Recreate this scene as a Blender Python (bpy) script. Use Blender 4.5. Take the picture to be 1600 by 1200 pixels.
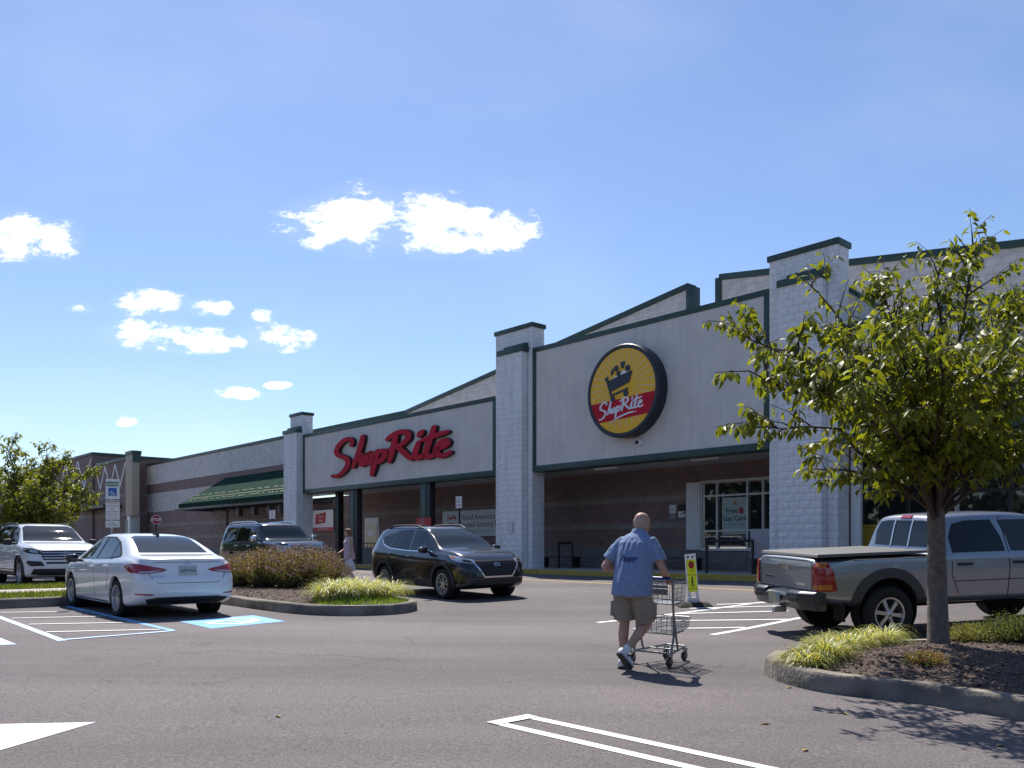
import bpy, bmesh, math, random
from mathutils import Vector, Matrix
from mathutils.bvhtree import BVHTree
from mathutils import noise as mnoise
R = math.radians
rng = random.Random(7)
for o in list(bpy.data.objects): bpy.data.objects.remove(o)
scene = bpy.context.scene
col = scene.collection

# ------------------------------------------------------------------ camera
FPX, CU, HV, CAMZ = 1333.0, 800.0, 855.5, 0.95      # focal length and horizon in 1600x1200 pixels, eye height over the store road
cam_d = bpy.data.cameras.new('camera'); cam = bpy.data.objects.new('camera', cam_d); col.objects.link(cam)
cam_d.sensor_width = 36; cam_d.lens = FPX / 1600 * 36; cam_d.shift_y = (HV - 600) / 1600
cam_d.clip_start = 0.1; cam_d.clip_end = 6000
cam.location = (0, 0, CAMZ); cam.rotation_euler = (R(90), 0, 0)
scene.camera = cam

# ------------------------------------------------------------------ sky, sun, exposure
SUN_EL = R(56); SUN_H = Vector((-0.25, 0.968)).normalized()
world = bpy.data.worlds.new('World'); scene.world = world; world.use_nodes = True
wt = world.node_tree; wt.nodes.clear()
def wn(t, **k):
    n = wt.nodes.new(t)
    for a, b in k.items(): setattr(n, a, b)
    return n
sky = wn('ShaderNodeTexSky', sky_type='NISHITA', sun_disc=False)
sky.sun_elevation = SUN_EL; sky.sun_rotation = math.atan2(SUN_H.x, SUN_H.y)
sky.air_density = 1.0; sky.dust_density = 0.3; sky.ozone_density = 5.0; sky.altitude = 50
SKY_STRENGTH = 0.116
bg = wn('ShaderNodeBackground'); bg.inputs['Strength'].default_value = SKY_STRENGTH
out = wn('ShaderNodeOutputWorld')
def wmath(op, a, b=None, c=None):
    n = wn('ShaderNodeMath', operation=op)
    for i, v in enumerate((a, b, c)):
        if v is None: continue
        if isinstance(v, (int, float)): n.inputs[i].default_value = v
        else: wt.links.new(v, n.inputs[i])
    return n.outputs[0]
tc = wn('ShaderNodeTexCoord'); sep = wn('ShaderNodeSeparateXYZ'); wt.links.new(tc.outputs['Generated'], sep.inputs[0])
ys = wmath('MAXIMUM', sep.outputs['Y'], 0.02)
pu = wmath('DIVIDE', sep.outputs['X'], ys); pv = wmath('DIVIDE', sep.outputs['Z'], ys)
cmb = wn('ShaderNodeCombineXYZ'); wt.links.new(wmath('MULTIPLY', pu, 0.62), cmb.inputs[0]); wt.links.new(wmath('MULTIPLY', pv, 1.15), cmb.inputs[1])
nz = wn('ShaderNodeTexNoise'); nz.inputs['Scale'].default_value = 30; nz.inputs['Detail'].default_value = 11; nz.inputs['Roughness'].default_value = 0.66
wt.links.new(cmb.outputs[0], nz.inputs['Vector'])
nz2 = wn('ShaderNodeTexNoise'); nz2.inputs['Scale'].default_value = 4.0; nz2.inputs['Detail'].default_value = 5
wt.links.new(cmb.outputs[0], nz2.inputs['Vector'])
def cl(u0, v0, u1, v1, w=1.0):   # a small cumulus: centre and half size as tangents of its direction
    return ((u0 + u1) / 2 - CU) / FPX, (HV - (v0 + v1) / 2) / FPX, (u1 - u0) / 2 / FPX, (v1 - v0) / 2 / FPX, w
CLOUDS = [cl(440, 310, 600, 385), cl(490, 292, 640, 392), cl(590, 298, 740, 396), cl(670, 325, 845, 400), cl(-60, 330, 80, 405), cl(30, 345, 125, 405),
          cl(182, 455, 292, 496, .9), cl(290, 466, 358, 494, .9), cl(165, 498, 300, 545, .9), cl(240, 512, 372, 552, .9), cl(380, 505, 480, 550, .95), cl(352, 520, 400, 545, .8),
          cl(325, 604, 402, 625, .85), cl(416, 596, 456, 608, .8), cl(110, 476, 146, 489, .7), cl(396, 484, 428, 502, .5), cl(184, 652, 212, 666, .5)]
cover = None
for (a, b, ra, rb, w) in CLOUDS:
    dx = wmath('DIVIDE', wmath('SUBTRACT', pu, a), ra); dy = wmath('DIVIDE', wmath('SUBTRACT', pv, b), rb)
    r2 = wmath('ADD', wmath('MULTIPLY', dx, dx), wmath('MULTIPLY', dy, dy))
    m = wmath('MULTIPLY', wmath('SUBTRACT', 1.0, r2), w)
    cover = m if cover is None else wmath('MAXIMUM', cover, m)
cover = wmath('MAXIMUM', cover, -1.2)
f = wmath('ADD', wmath('MULTIPLY', cover, 0.62), wmath('MULTIPLY', wmath('SUBTRACT', nz.outputs['Fac'], 0.5), 4.2))
f = wmath('ADD', f, 0.10)
sm = wn('ShaderNodeMapRange', interpolation_type='SMOOTHSTEP'); wt.links.new(f, sm.inputs['Value'])
sm.inputs['From Min'].default_value = 0.0; sm.inputs['From Max'].default_value = 0.75
inside = wn('ShaderNodeMapRange', interpolation_type='SMOOTHSTEP'); wt.links.new(cover, inside.inputs['Value'])
inside.inputs['From Min'].default_value = -1.0; inside.inputs['From Max'].default_value = -0.1
dens = wmath('MULTIPLY', sm.outputs[0], inside.outputs[0])
front = wmath('GREATER_THAN', sep.outputs['Y'], 0.03)
halo = wn('ShaderNodeMapRange', interpolation_type='SMOOTHSTEP'); wt.links.new(cover, halo.inputs['Value']); halo.inputs['From Min'].default_value = -1.1; halo.inputs['From Max'].default_value = 0.6; halo.inputs['To Max'].default_value = 0.12
dens = wmath('MAXIMUM', dens, wmath('MULTIPLY', halo.outputs[0], nz2.outputs['Fac']))
dens = wmath('MULTIPLY', dens, front)
veil = wn('ShaderNodeMapRange', interpolation_type='SMOOTHSTEP'); wt.links.new(nz2.outputs['Fac'], veil.inputs['Value'])
veil.inputs['From Min'].default_value = 0.42; veil.inputs['From Max'].default_value = 0.75; veil.inputs['To Max'].default_value = 0.07
dens = wmath('MAXIMUM', dens, wmath('MULTIPLY', veil.outputs[0], front))
cmix = wn('ShaderNodeMix', data_type='RGBA'); wt.links.new(dens, cmix.inputs['Factor'])
tint = wn('ShaderNodeMix', data_type='RGBA', blend_type='MULTIPLY'); tint.inputs['Factor'].default_value = 1; wt.links.new(sky.outputs[0], tint.inputs[6]); tint.inputs[7].default_value = (0.97, 0.935, 0.95, 1)
wt.links.new(tint.outputs[2], cmix.inputs[6]); cmix.inputs[7].default_value = (9.0, 9.1, 9.4, 1)
wt.links.new(cmix.outputs[2], bg.inputs['Color']); wt.links.new(bg.outputs[0], out.inputs['Surface'])

sun_d = bpy.data.lights.new('sun', 'SUN'); sun_d.energy = 4.8; sun_d.angle = R(0.53); sun_d.color = (1.0, 0.95, 0.87)
sun = bpy.data.objects.new('sun', sun_d); col.objects.link(sun)
S = Vector((SUN_H.x * math.cos(SUN_EL), SUN_H.y * math.cos(SUN_EL), math.sin(SUN_EL)))
sun.rotation_euler = S.to_track_quat('Z', 'Y').to_euler(); sun.location = (0, 0, 60)
vs = scene.view_settings; vs.view_transform = 'Standard'; vs.look = 'None'; vs.gamma = 1; vs.exposure = 0.45
vs.use_curve_mapping = False
scene.render.engine = 'CYCLES'

# ------------------------------------------------------------------ frame of the place
DV = Vector((-1200.0, 1333.0)).normalized()          # along the store front, away from the camera
NV = Vector((DV.y, -DV.x))                            # towards the back of the store
D0 = 21.4                                             # distance of the front plane of the store
def sn(s, n): return Vector((DV.x * s + NV.x * n, DV.y * s + NV.y * n))
def smooth(a, b, x):
    t = min(1, max(0, (x - a) / (b - a))); return t * t * (3 - 2 * t)
def G(x, y):                                          # the lot climbs gently to the store road
    s = DV.x * x + DV.y * y; n = NV.x * x + NV.y * y
    se = s if s > 2 else 2 - 4 * (1 - math.exp((s - 2) / 4))
    return -0.55 * math.exp(-se / 18) * (1 - smooth(9, 21, n))
def ray(u, v, lift=0.0):                              # ground point under a photo pixel
    tx = (u - CU) / FPX; tz = (HV - v) / FPX
    lo, hi = 1.0, 400.0
    for _ in range(60):
        y = (lo + hi) / 2
        if CAMZ + tz * y > G(tx * y, y) + lift: lo = y
        else: hi = y
    return Vector((tx * y, y, G(tx * y, y) + lift))
def FX(u, off=0.0):                                   # store-front coordinate under a pixel column, on the plane off metres back
    t = (u - CU) / FPX; y = (D0 + off) / (NV.x * t + NV.y)
    return -(DV.x * t * y + DV.y * y), y
def FZ(u, v, off=0.0): return CAMZ + (HV - v) / FPX * FX(u, off)[1]
def ground_matrix(x, y, hx, hy, lift=0.0):            # stands a thing on the sloping lot, its +x along (hx, hy)
    e = 0.6
    nrm = Vector((-(G(x + e, y) - G(x - e, y)) / (2 * e), -(G(x, y + e) - G(x, y - e)) / (2 * e), 1)).normalized()
    h = Vector((hx, hy, 0)).normalized(); lf = nrm.cross(h).normalized(); fw = lf.cross(nrm).normalized()
    m = Matrix((fw, lf, nrm)).transposed().to_4x4(); m.translation = (x, y, G(x, y) + lift)
    return m

# ------------------------------------------------------------------ materials
MATS = {}
def mat(name, colr, rough=0.6, metal=0.0, var=0.0, scale=8.0, bump=0.0, bscale=40.0, spec=0.5, coat=0.0, col2=None, trans=0.0, detail=5, emit=None):
    if name in MATS: return MATS[name]
    m = bpy.data.materials.new(name); m.use_nodes = True; nt = m.node_tree; b = nt.nodes['Principled BSDF']
    b.inputs['Roughness'].default_value = rough; b.inputs['Metallic'].default_value = metal
    b.inputs['Specular IOR Level'].default_value = spec
    if coat: b.inputs['Coat Weight'].default_value = coat; b.inputs['Coat Roughness'].default_value = 0.03
    b.inputs['Base Color'].default_value = (*colr, 1)
    if trans: b.inputs['Transmission Weight'].default_value = trans
    tcn = nt.nodes.new('ShaderNodeTexCoord')
    if var or col2:
        n = nt.nodes.new('ShaderNodeTexNoise'); n.inputs['Scale'].default_value = scale; n.inputs['Detail'].default_value = detail
        nt.links.new(tcn.outputs['Object'], n.inputs['Vector'])
        mx = nt.nodes.new('ShaderNodeMix'); mx.data_type = 'RGBA'
        rr = nt.nodes.new('ShaderNodeMapRange'); rr.inputs['From Min'].default_value = 0.3; rr.inputs['From Max'].default_value = 0.7
        nt.links.new(n.outputs['Fac'], rr.inputs['Value']); nt.links.new(rr.outputs[0], mx.inputs['Factor'])
        c2 = col2 if col2 else tuple(min(1, c * (1 + var)) for c in colr)
        c1 = colr if col2 else tuple(c * (1 - var) for c in colr)
        mx.inputs[6].default_value = (*c1, 1); mx.inputs[7].default_value = (*c2, 1)
        nt.links.new(mx.outputs[2], b.inputs['Base Color'])
    if bump:
        n2 = nt.nodes.new('ShaderNodeTexNoise'); n2.inputs['Scale'].default_value = bscale; n2.inputs['Detail'].default_value = 6
        nt.links.new(tcn.outputs['Object'], n2.inputs['Vector'])
        bp = nt.nodes.new('ShaderNodeBump'); bp.inputs['Strength'].default_value = bump; bp.inputs['Distance'].default_value = 0.02
        nt.links.new(n2.outputs['Fac'], bp.inputs['Height']); nt.links.new(bp.outputs[0], b.inputs['Normal'])
    MATS[name] = m
    return m
def nodes_of(m): return m.node_tree.nodes, m.node_tree.links, m.node_tree.nodes['Principled BSDF']

def mat_asphalt():
    m = mat('asphalt', (0.09, 0.085, 0.09), 0.85); N, L, b = nodes_of(m)
    t = N.new('ShaderNodeTexCoord')
    def noise(sc, det, ro=0.5, vec=None):
        n = N.new('ShaderNodeTexNoise'); n.inputs['Scale'].default_value = sc; n.inputs['Detail'].default_value = det; n.inputs['Roughness'].default_value = ro
        L.new(vec or t.outputs['Object'], n.inputs['Vector']); return n.outputs['Fac']
    def ramp(v, a, b_, lo, hi):
        r = N.new('ShaderNodeMapRange'); r.inputs['From Min'].default_value = a; r.inputs['From Max'].default_value = b_
        r.inputs['To Min'].default_value = lo; r.inputs['To Max'].default_value = hi; L.new(v, r.inputs['Value']); return r.outputs[0]
    def mul(a, b_):
        n = N.new('ShaderNodeMath'); n.operation = 'MULTIPLY'; L.new(a, n.inputs[0]); L.new(b_, n.inputs[1]); return n.outputs[0]
    grain = ramp(noise(48, 3, 0.75), 0.32, 0.70, 0.40, 1.62)
    mp = N.new('ShaderNodeMapping'); mp.inputs['Rotation'].default_value = (0, 0, R(-12)); mp.inputs['Scale'].default_value = (0.07, 0.42, 1)
    L.new(t.outputs['Object'], mp.inputs['Vector'])
    streak = ramp(noise(1.0, 4, 0.6, mp.outputs[0]), 0.38, 0.68, 0.82, 1.34)
    big = ramp(noise(0.35, 5, 0.6), 0.3, 0.7, 0.88, 1.12)
    st = ramp(noise(3.0, 6, 0.7), 0.55, 0.8, 1.0, 1.16)
    def crack(sc, w_):
        ds = N.new('ShaderNodeTexNoise'); ds.inputs['Scale'].default_value = 1.3; ds.inputs['Detail'].default_value = 7; L.new(t.outputs['Object'], ds.inputs['Vector'])
        ad = N.new('ShaderNodeVectorMath'); ad.operation = 'MULTIPLY_ADD'; L.new(ds.outputs['Color'], ad.inputs[0]); ad.inputs[1].default_value = (1.6, 1.6, 0); L.new(t.outputs['Object'], ad.inputs[2])
        vo = N.new('ShaderNodeTexVoronoi'); vo.feature = 'DISTANCE_TO_EDGE'; vo.inputs['Scale'].default_value = sc; L.new(ad.outputs[0], vo.inputs['Vector'])
        return ramp(vo.outputs['Distance'], 0.0, w_, 0.62, 1.0)
    def clampn(x):
        x.node.clamp = True; return x
    ck = clampn(crack(0.16, 0.003)); oil = clampn(ramp(noise(0.9, 3, 0.5), 0.66, 0.76, 1.0, 0.8))
    v = mul(mul(mul(grain, streak), mul(big, st)), mul(ck, oil))
    mx = N.new('ShaderNodeVectorMath'); mx.operation = 'SCALE'; mx.inputs[0].default_value = (0.1150, 0.0980, 0.0990); L.new(v, mx.inputs['Scale'])
    L.new(mx.outputs[0], b.inputs['Base Color'])
    bp = N.new('ShaderNodeBump'); bp.inputs['Strength'].default_value = 0.5; bp.inputs['Distance'].default_value = 0.012
    L.new(noise(48, 4, 0.75), bp.inputs['Height']); L.new(bp.outputs[0], b.inputs['Normal'])
    return m
def mat_courses(name, c1, c2, mortar, rough=0.85, bw=0.4, bh=0.2032, bump=0.5, dirt=0.15):
    m = mat(name, c1, rough); N, L, b = nodes_of(m)
    t = N.new('ShaderNodeTexCoord'); sp = N.new('ShaderNodeSeparateXYZ'); cb = N.new('ShaderNodeCombineXYZ')
    L.new(t.outputs['Object'], sp.inputs[0]); L.new(sp.outputs['X'], cb.inputs[0]); L.new(sp.outputs['Z'], cb.inputs[1])
    br = N.new('ShaderNodeTexBrick'); L.new(cb.outputs[0], br.inputs['Vector'])
    br.inputs['Scale'].default_value = 1; br.inputs['Brick Width'].default_value = bw; br.inputs['Row Height'].default_value = bh
    br.inputs['Mortar Size'].default_value = 0.012; br.inputs['Mortar Smooth'].default_value = 0.3
    br.inputs['Color1'].default_value = (*c1, 1); br.inputs['Color2'].default_value = (*c2, 1); br.inputs['Mortar'].default_value = (*mortar, 1)
    n = N.new('ShaderNodeTexNoise'); n.inputs['Scale'].default_value = 3; n.inputs['Detail'].default_value = 8; L.new(t.outputs['Object'], n.inputs['Vector'])
    r = N.new('ShaderNodeMapRange'); r.inputs['To Min'].default_value = 1 - dirt * 2; r.inputs['To Max'].default_value = 1 + dirt * 2; L.new(n.outputs['Fac'], r.inputs['Value'])
    sc = N.new('ShaderNodeVectorMath'); sc.operation = 'SCALE'; L.new(br.outputs['Color'], sc.inputs[0]); L.new(r.outputs[0], sc.inputs['Scale'])
    L.new(sc.outputs[0], b.inputs['Base Color'])
    n3 = N.new('ShaderNodeTexNoise'); n3.inputs['Scale'].default_value = 18; n3.inputs['Detail'].default_value = 6; L.new(t.outputs['Object'], n3.inputs['Vector'])
    ad = N.new('ShaderNodeMath'); ad.operation = 'MULTIPLY_ADD'; L.new(br.outputs['Fac'], ad.inputs[0]); ad.inputs[1].default_value = -1.0; L.new(n3.outputs['Fac'], ad.inputs[2])
    bp = N.new('ShaderNodeBump'); bp.inputs['Strength'].default_value = bump; bp.inputs['Distance'].default_value = 0.02
    L.new(ad.outputs[0], bp.inputs['Height']); L.new(bp.outputs[0], b.inputs['Normal'])
    return m
def mat_leaf(name, c1, c2, rough=0.35, transl=0.35, scale=9.0):
    m = mat(name, c1, rough, var=0, col2=c2, scale=scale, detail=2); N, L, b = nodes_of(m)
    tr = N.new('ShaderNodeBsdfTranslucent'); ms = N.new('ShaderNodeMixShader'); ms.inputs[0].default_value = transl
    src = b.inputs['Base Color'].links[0].from_socket
    g = N.new('ShaderNodeMix'); g.data_type = 'RGBA'; g.inputs['Factor'].default_value = 1; g.blend_type = 'MULTIPLY'
    L.new(src, g.inputs[6]); g.inputs[7].default_value = (2.6, 2.3, 0.7, 1); L.new(g.outputs[2], tr.inputs['Color'])
    o = N['Material Output']; L.new(b.outputs[0], ms.inputs[1]); L.new(tr.outputs[0], ms.inputs[2]); L.new(ms.outputs[0], o.inputs['Surface'])
    return m
def mat_paint(name, c, metal=0.0, rough=0.32):
    m = mat(name, c, rough, metal, coat=1.0)
    return m

# ------------------------------------------------------------------ mesh helpers
def tag(o, label=None, cat=None, group=None, kind=None):
    if label: o['label'] = label
    if cat: o['category'] = cat
    if group: o['group'] = group
    if kind: o['kind'] = kind
    return o
def empty(name, M=None):
    o = bpy.data.objects.new(name, None); col.objects.link(o); o.empty_display_size = 0.2
    if M is not None: o.matrix_world = M
    return o
def link_mesh(name, me, m, parent=None, smooth_deg=None):
    o = bpy.data.objects.new(name, me); col.objects.link(o)
    if m is not None and len(me.materials) == 0: me.materials.append(m)
    if parent: o.parent = parent
    if smooth_deg is not None: shade(me, smooth_deg)
    return o
def shade(me, deg):
    if deg <= 0: return
    me.polygons.foreach_set('use_smooth', [True] * len(me.polygons))
    if deg < 180:
        bm = bmesh.new(); bm.from_mesh(me)
        for e in bm.edges:
            if len(e.link_faces) == 2 and e.calc_face_angle(0) > R(deg): e.smooth = False
        bm.to_mesh(me); bm.free()
class MB:
    def __init__(self): self.v = []; self.f = []
    def add(self, vs_, fs_, M=None):
        b = len(self.v)
        for p in vs_:
            p = Vector(p); self.v.append(tuple(M @ p) if M is not None else tuple(p))
        for f_ in fs_: self.f.append(tuple(i + b for i in f_))
        return self
    def box(self, x0, x1, y0, y1, z0, z1, M=None):
        return self.add([(x0, y0, z0), (x1, y0, z0), (x1, y1, z0), (x0, y1, z0), (x0, y0, z1), (x1, y0, z1), (x1, y1, z1), (x0, y1, z1)],
                        [(0, 3, 2, 1), (4, 5, 6, 7), (0, 1, 5, 4), (1, 2, 6, 5), (2, 3, 7, 6), (3, 0, 4, 7)], M)
    def prism(self, poly, y0, y1, M=None):          # poly in (x, z), pushed from y0 to y1
        n = len(poly)
        area = sum(poly[i][0] * poly[(i + 1) % n][1] - poly[(i + 1) % n][0] * poly[i][1] for i in range(n))
        if area < 0: poly = poly[::-1]
        vs_ = [(p[0], y0, p[1]) for p in poly] + [(p[0], y1, p[1]) for p in poly]
        fs_ = [tuple(range(n)), tuple(range(2 * n - 1, n - 1, -1))]
        for i in range(n):
            j = (i + 1) % n; fs_.append((i, n + i, n + j, j))
        return self.add(vs_, fs_, M)
    def tube(self, pts, r, seg=8, M=None, cap=True):
        pts = [Vector(p) for p in pts]; n = len(pts)
        rs = r if isinstance(r, (list, tuple)) else [r] * n
        vs_ = []; fs_ = []; up = None
        for i, p in enumerate(pts):
            d = (pts[min(i + 1, n - 1)] - pts[max(i - 1, 0)])
            if d.length < 1e-9: d = Vector((0, 0, 1))
            d.normalize()
            if up is None or abs(up.dot(d)) > 0.98: up = Vector((0, 0, 1)) if abs(d.z) < 0.9 else Vector((1, 0, 0))
            a = d.cross(up).normalized(); b = a.cross(d).normalized(); up = b
            for k in range(seg):
                t = 2 * math.pi * k / seg; vs_.append(p + (a * math.cos(t) + b * math.sin(t)) * rs[i])
        for i in range(n - 1):
            for k in range(seg):
                k2 = (k + 1) % seg; fs_.append((i * seg + k, i * seg + k2, (i + 1) * seg + k2, (i + 1) * seg + k))
        if cap: fs_.append(tuple(range(seg))[::-1]); fs_.append(tuple((n - 1) * seg + k for k in range(seg)))
        return self.add(vs_, fs_, M)
    def lathe(self, prof, seg=32, M=None, closed=False):   # prof (radius, axis) about the y axis
        vs_ = []; fs_ = []; n = len(prof)
        for (r, a) in prof:
            for k in range(seg):
                t = 2 * math.pi * k / seg; vs_.append((r * math.cos(t), a, r * math.sin(t)))
        rng_ = range(n if closed else n - 1)
        for i in rng_:
            i2 = (i + 1) % n
            for k in range(seg):
                k2 = (k + 1) % seg; fs_.append((i * seg + k, i2 * seg + k, i2 * seg + k2, i * seg + k2))
        return self.add(vs_, fs_, M)
    def build(self, name, m, parent=None, smooth_deg=None, bevel=0.0):
        me = bpy.data.meshes.new(name); me.from_pydata(self.v, [], self.f); me.update()
        bm = bmesh.new(); bm.from_mesh(me); bmesh.ops.recalc_face_normals(bm, faces=bm.faces)
        if bevel: bmesh.ops.bevel(bm, geom=bm.edges[:], offset=bevel, segments=2, profile=0.6, affect='EDGES', clamp_overlap=True)
        bm.to_mesh(me); bm.free()
        return link_mesh(name, me, m, parent, smooth_deg if smooth_deg is not None else (40 if bevel else None))
def text_mesh(s, size, shear=0.0, ext=0.0, align='CENTER', bold=0.0, space=1.0):
    c = bpy.data.curves.new('txt', 'FONT'); c.body = s; c.size = size; c.shear = shear; c.extrude = ext; c.align_x = align; c.align_y = 'CENTER'
    c.offset = bold; c.space_character = space; c.resolution_u = 3
    o = bpy.data.objects.new('txt', c); col.objects.link(o)
    dg = bpy.context.evaluated_depsgraph_get(); me = bpy.data.meshes.new_from_object(o.evaluated_get(dg))
    bpy.data.objects.remove(o); bpy.data.curves.remove(c)
    return me
def lettering(name, s, size, m, parent, M, **k):     # flat print standing on local x (right) / z (up), facing -y
    me = text_mesh(s, size, **k); me.transform(M @ Matrix.Rotation(R(90), 4, 'X'))
    return link_mesh(name, me, m, parent)
# ------------------------------------------------------------------ ground
def axis_lines(lo, hi, step, far, grow=1.35):
    a = [lo + i * step for i in range(int((hi - lo) / step) + 1)]
    x, st = a[-1], step
    while x < far: st *= grow; x += st; a.append(x)
    x, st = a[0], step; left = []
    while x > -far: st *= grow; x -= st; left.append(x)
    return left[::-1] + a
gx = axis_lines(-24, 24, 0.4, 2500); gy = axis_lines(0, 48, 0.4, 2500)
verts = [(x, y, G(x, y)) for y in gy for x in gx]; W_ = len(gx)
faces = [(j * W_ + i, j * W_ + i + 1, (j + 1) * W_ + i + 1, (j + 1) * W_ + i) for j in range(len(gy) - 1) for i in range(W_ - 1)]
me = bpy.data.meshes.new('asphalt_lot'); me.from_pydata(verts, [], faces); shade(me, 180)
ground = link_mesh('asphalt_lot', me, mat_asphalt()); tag(ground, 'grey asphalt of the parking lot and store road', None, None, 'structure')

def paint_mat(name, c, wear=0.55):
    m = mat(name, c, 0.7); N, L, b = nodes_of(m)
    t = N.new('ShaderNodeTexCoord'); n = N.new('ShaderNodeTexNoise'); n.inputs['Scale'].default_value = 60; n.inputs['Detail'].default_value = 6; n.inputs['Roughness'].default_value = 0.75
    L.new(t.outputs['Object'], n.inputs['Vector'])
    n2 = N.new('ShaderNodeTexNoise'); n2.inputs['Scale'].default_value = 2.5; n2.inputs['Detail'].default_value = 4; L.new(t.outputs['Object'], n2.inputs['Vector'])
    ad = N.new('ShaderNodeMath'); ad.operation = 'MULTIPLY_ADD'; L.new(n2.outputs['Fac'], ad.inputs[0]); ad.inputs[1].default_value = 0.5; L.new(n.outputs['Fac'], ad.inputs[2])
    r = N.new('ShaderNodeMapRange'); r.inputs['From Min'].default_value = 0.76 + (1 - wear) * 0.1; r.inputs['From Max'].default_value = 0.95 + (1 - wear) * 0.1
    L.new(ad.outputs[0], r.inputs['Value'])
    mx = N.new('ShaderNodeMix'); mx.data_type = 'RGBA'; L.new(r.outputs[0], mx.inputs['Factor'])
    mx.inputs[6].default_value = (*c, 1); mx.inputs[7].default_value = (0.16, 0.15, 0.155, 1); L.new(mx.outputs[2], b.inputs['Base Color'])
    return m
WHITEP = paint_mat('white_road_paint', (0.74, 0.74, 0.74)); BLUEP = paint_mat('blue_road_paint', (0.16, 0.42, 0.74)); YELP = paint_mat('yellow_road_paint', (0.62, 0.42, 0.08), 0.8)
LBLUEP = paint_mat('pale_blue_road_paint', (0.5, 0.66, 0.86), 0.6)
def sheet(name, poly, m, lift=0.004, parent=None, res=0.4):    # a painted sheet that follows the lot
    bm = bmesh.new(); vs_ = [bm.verts.new((p[0], p[1], 0)) for p in poly]; bm.faces.new(vs_)
    bmesh.ops.triangulate(bm, faces=bm.faces[:])
    for ax in (0, 1):
        lo = min(p[ax] for p in poly); hi = max(p[ax] for p in poly)
        k = math.ceil(lo / res)
        while k * res < hi:
            co = Vector((0, 0, 0)); co[ax] = k * res; no = Vector((0, 0, 0)); no[ax] = 1
            bmesh.ops.bisect_plane(bm, geom=bm.verts[:] + bm.edges[:] + bm.faces[:], plane_co=co, plane_no=no); k += 1
    for v in bm.verts: v.co.z = G(v.co.x, v.co.y) + lift
    bmesh.ops.recalc_face_normals(bm, faces=bm.faces)
    me = bpy.data.meshes.new(name); bm.to_mesh(me); bm.free()
    for p in me.polygons:
        if p.normal.z < 0: me.flip_normals(); break
    return link_mesh(name, me, m, parent)
def px_sheet(name, pix, m, lift=0.004, parent=None): return sheet(name, [ray(u, v).xy for u, v in pix], m, lift, parent)
def line(name, a, b, w, m, lift=0.004, parent=None):
    a = ray(*a).xy; b = ray(*b).xy; d = (b - a).normalized(); s = Vector((-d.y, d.x)) * w / 2
    return sheet(name, [a + s, b + s, b - s, a - s], m, lift, parent)
marks = []
def marking(name, label): 
    e = empty(name); tag(e, label, 'road marking', None, 'structure'); marks.append(e); return e
k = marking('crosswalk_hatching', 'white hatched crossing lines painted on the asphalt before the store')
line('border_line', (934, 973), (1206, 939), 0.12, WHITEP, parent=k)
line('border_line', (1113, 992), (1252, 965), 0.12, WHITEP, parent=k)
for (a, b) in (((1078, 951), (1225, 947)), ((1050, 959.5), (1232, 955)), ((1000, 970.5), (1245, 968)), ((990, 983), (1165, 981)), ((1120, 945), (1215, 941.5))):
    line('hatch_line', a, b, 0.11, WHITEP, 0.008, parent=k)
k = marking('stall_divider', 'long white double stall line with closed end on asphalt')
A = ray(776, 1130).xy; B = ray(826, 1120.5).xy; C_ = ray(1215, 1204).xy; E_ = ray(1085, 1204).xy
dl = (C_ - B).normalized(); pl = Vector((-dl.y, dl.x))
wl = 0.1
def strip(name, p, q, w, parent, m=WHITEP, lift=0.004):
    d_ = (q - p).normalized(); s_ = Vector((-d_.y, d_.x)) * w / 2
    return sheet(name, [p + s_, q + s_, q - s_, p - s_], m, lift, parent)
strip('long_line', B, B + dl * 5.5, wl, k); 
strip('long_line', A, A + dl * 5.5, wl, k); strip('end_line', A + (A - B).normalized() * 0.05, B + (B - A).normalized() * 0.05, wl * 1.25, k, WHITEP, 0.008)
k = marking('painted_arrow', 'solid white triangular arrow tip painted on asphalt')
px_sheet('arrow_tip', [(150, 1129), (-70, 1133.5), (-70, 1192), (0, 1173)], WHITEP, parent=k)
k = marking('access_aisle', 'pale blue and white hatched access aisle beside the white sedan')
line('side_line', (-45, 948.5), (98, 1001.5), 0.11, LBLUEP, parent=k)
line('side_line', (105, 947.5), (270, 985.5), 0.11, BLUEP, parent=k)
line('end_line', (94, 1000.5), (272, 986), 0.1, LBLUEP, 0.008, parent=k)
for (a, b) in (((0, 957.5), (130, 955.5)), ((18, 966.5), (166, 963.3)), ((44, 976), (206, 973)), ((72, 988), (250, 984))):
    line('hatch_line', a, b, 0.09, WHITEP, 0.008, parent=k)
k = marking('accessible_bay_square', 'blue square with white wheelchair symbol behind the white sedan')
px_sheet('blue_square', [(279, 971), (396, 961.5), (446, 971), (330, 982.5)], BLUEP, 0.004, k)
sq = [ray(u, v).xy for u, v in ((279, 971), (396, 961.5), (446, 971), (330, 982.5))]
def bil(a, b): return (sq[0] * (1 - a) + sq[1] * a) * (1 - b) + (sq[3] * (1 - a) + sq[2] * a) * b
def stroke_ground(name, pts, w, parent):
    pts = [Vector(p) for p in pts]; poly = []; back = []
    for i, p in enumerate(pts):
        d_ = (pts[min(i + 1, len(pts) - 1)] - pts[max(0, i - 1)]).normalized(); s_ = Vector((-d_.y, d_.x)) * w / 2
        poly.append(p + s_); back.append(p - s_)
    for i in range(len(pts) - 1):
        sheet(name, [poly[i], poly[i + 1], back[i + 1], back[i]], WHITEP, 0.008, parent, 5)
stroke_ground('symbol_wheel', [bil(0.5 + 0.3 * math.cos(t * 0.35), 0.5 + 0.3 * math.sin(t * 0.35)) for t in range(-4, 11)], 0.12, k)
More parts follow.
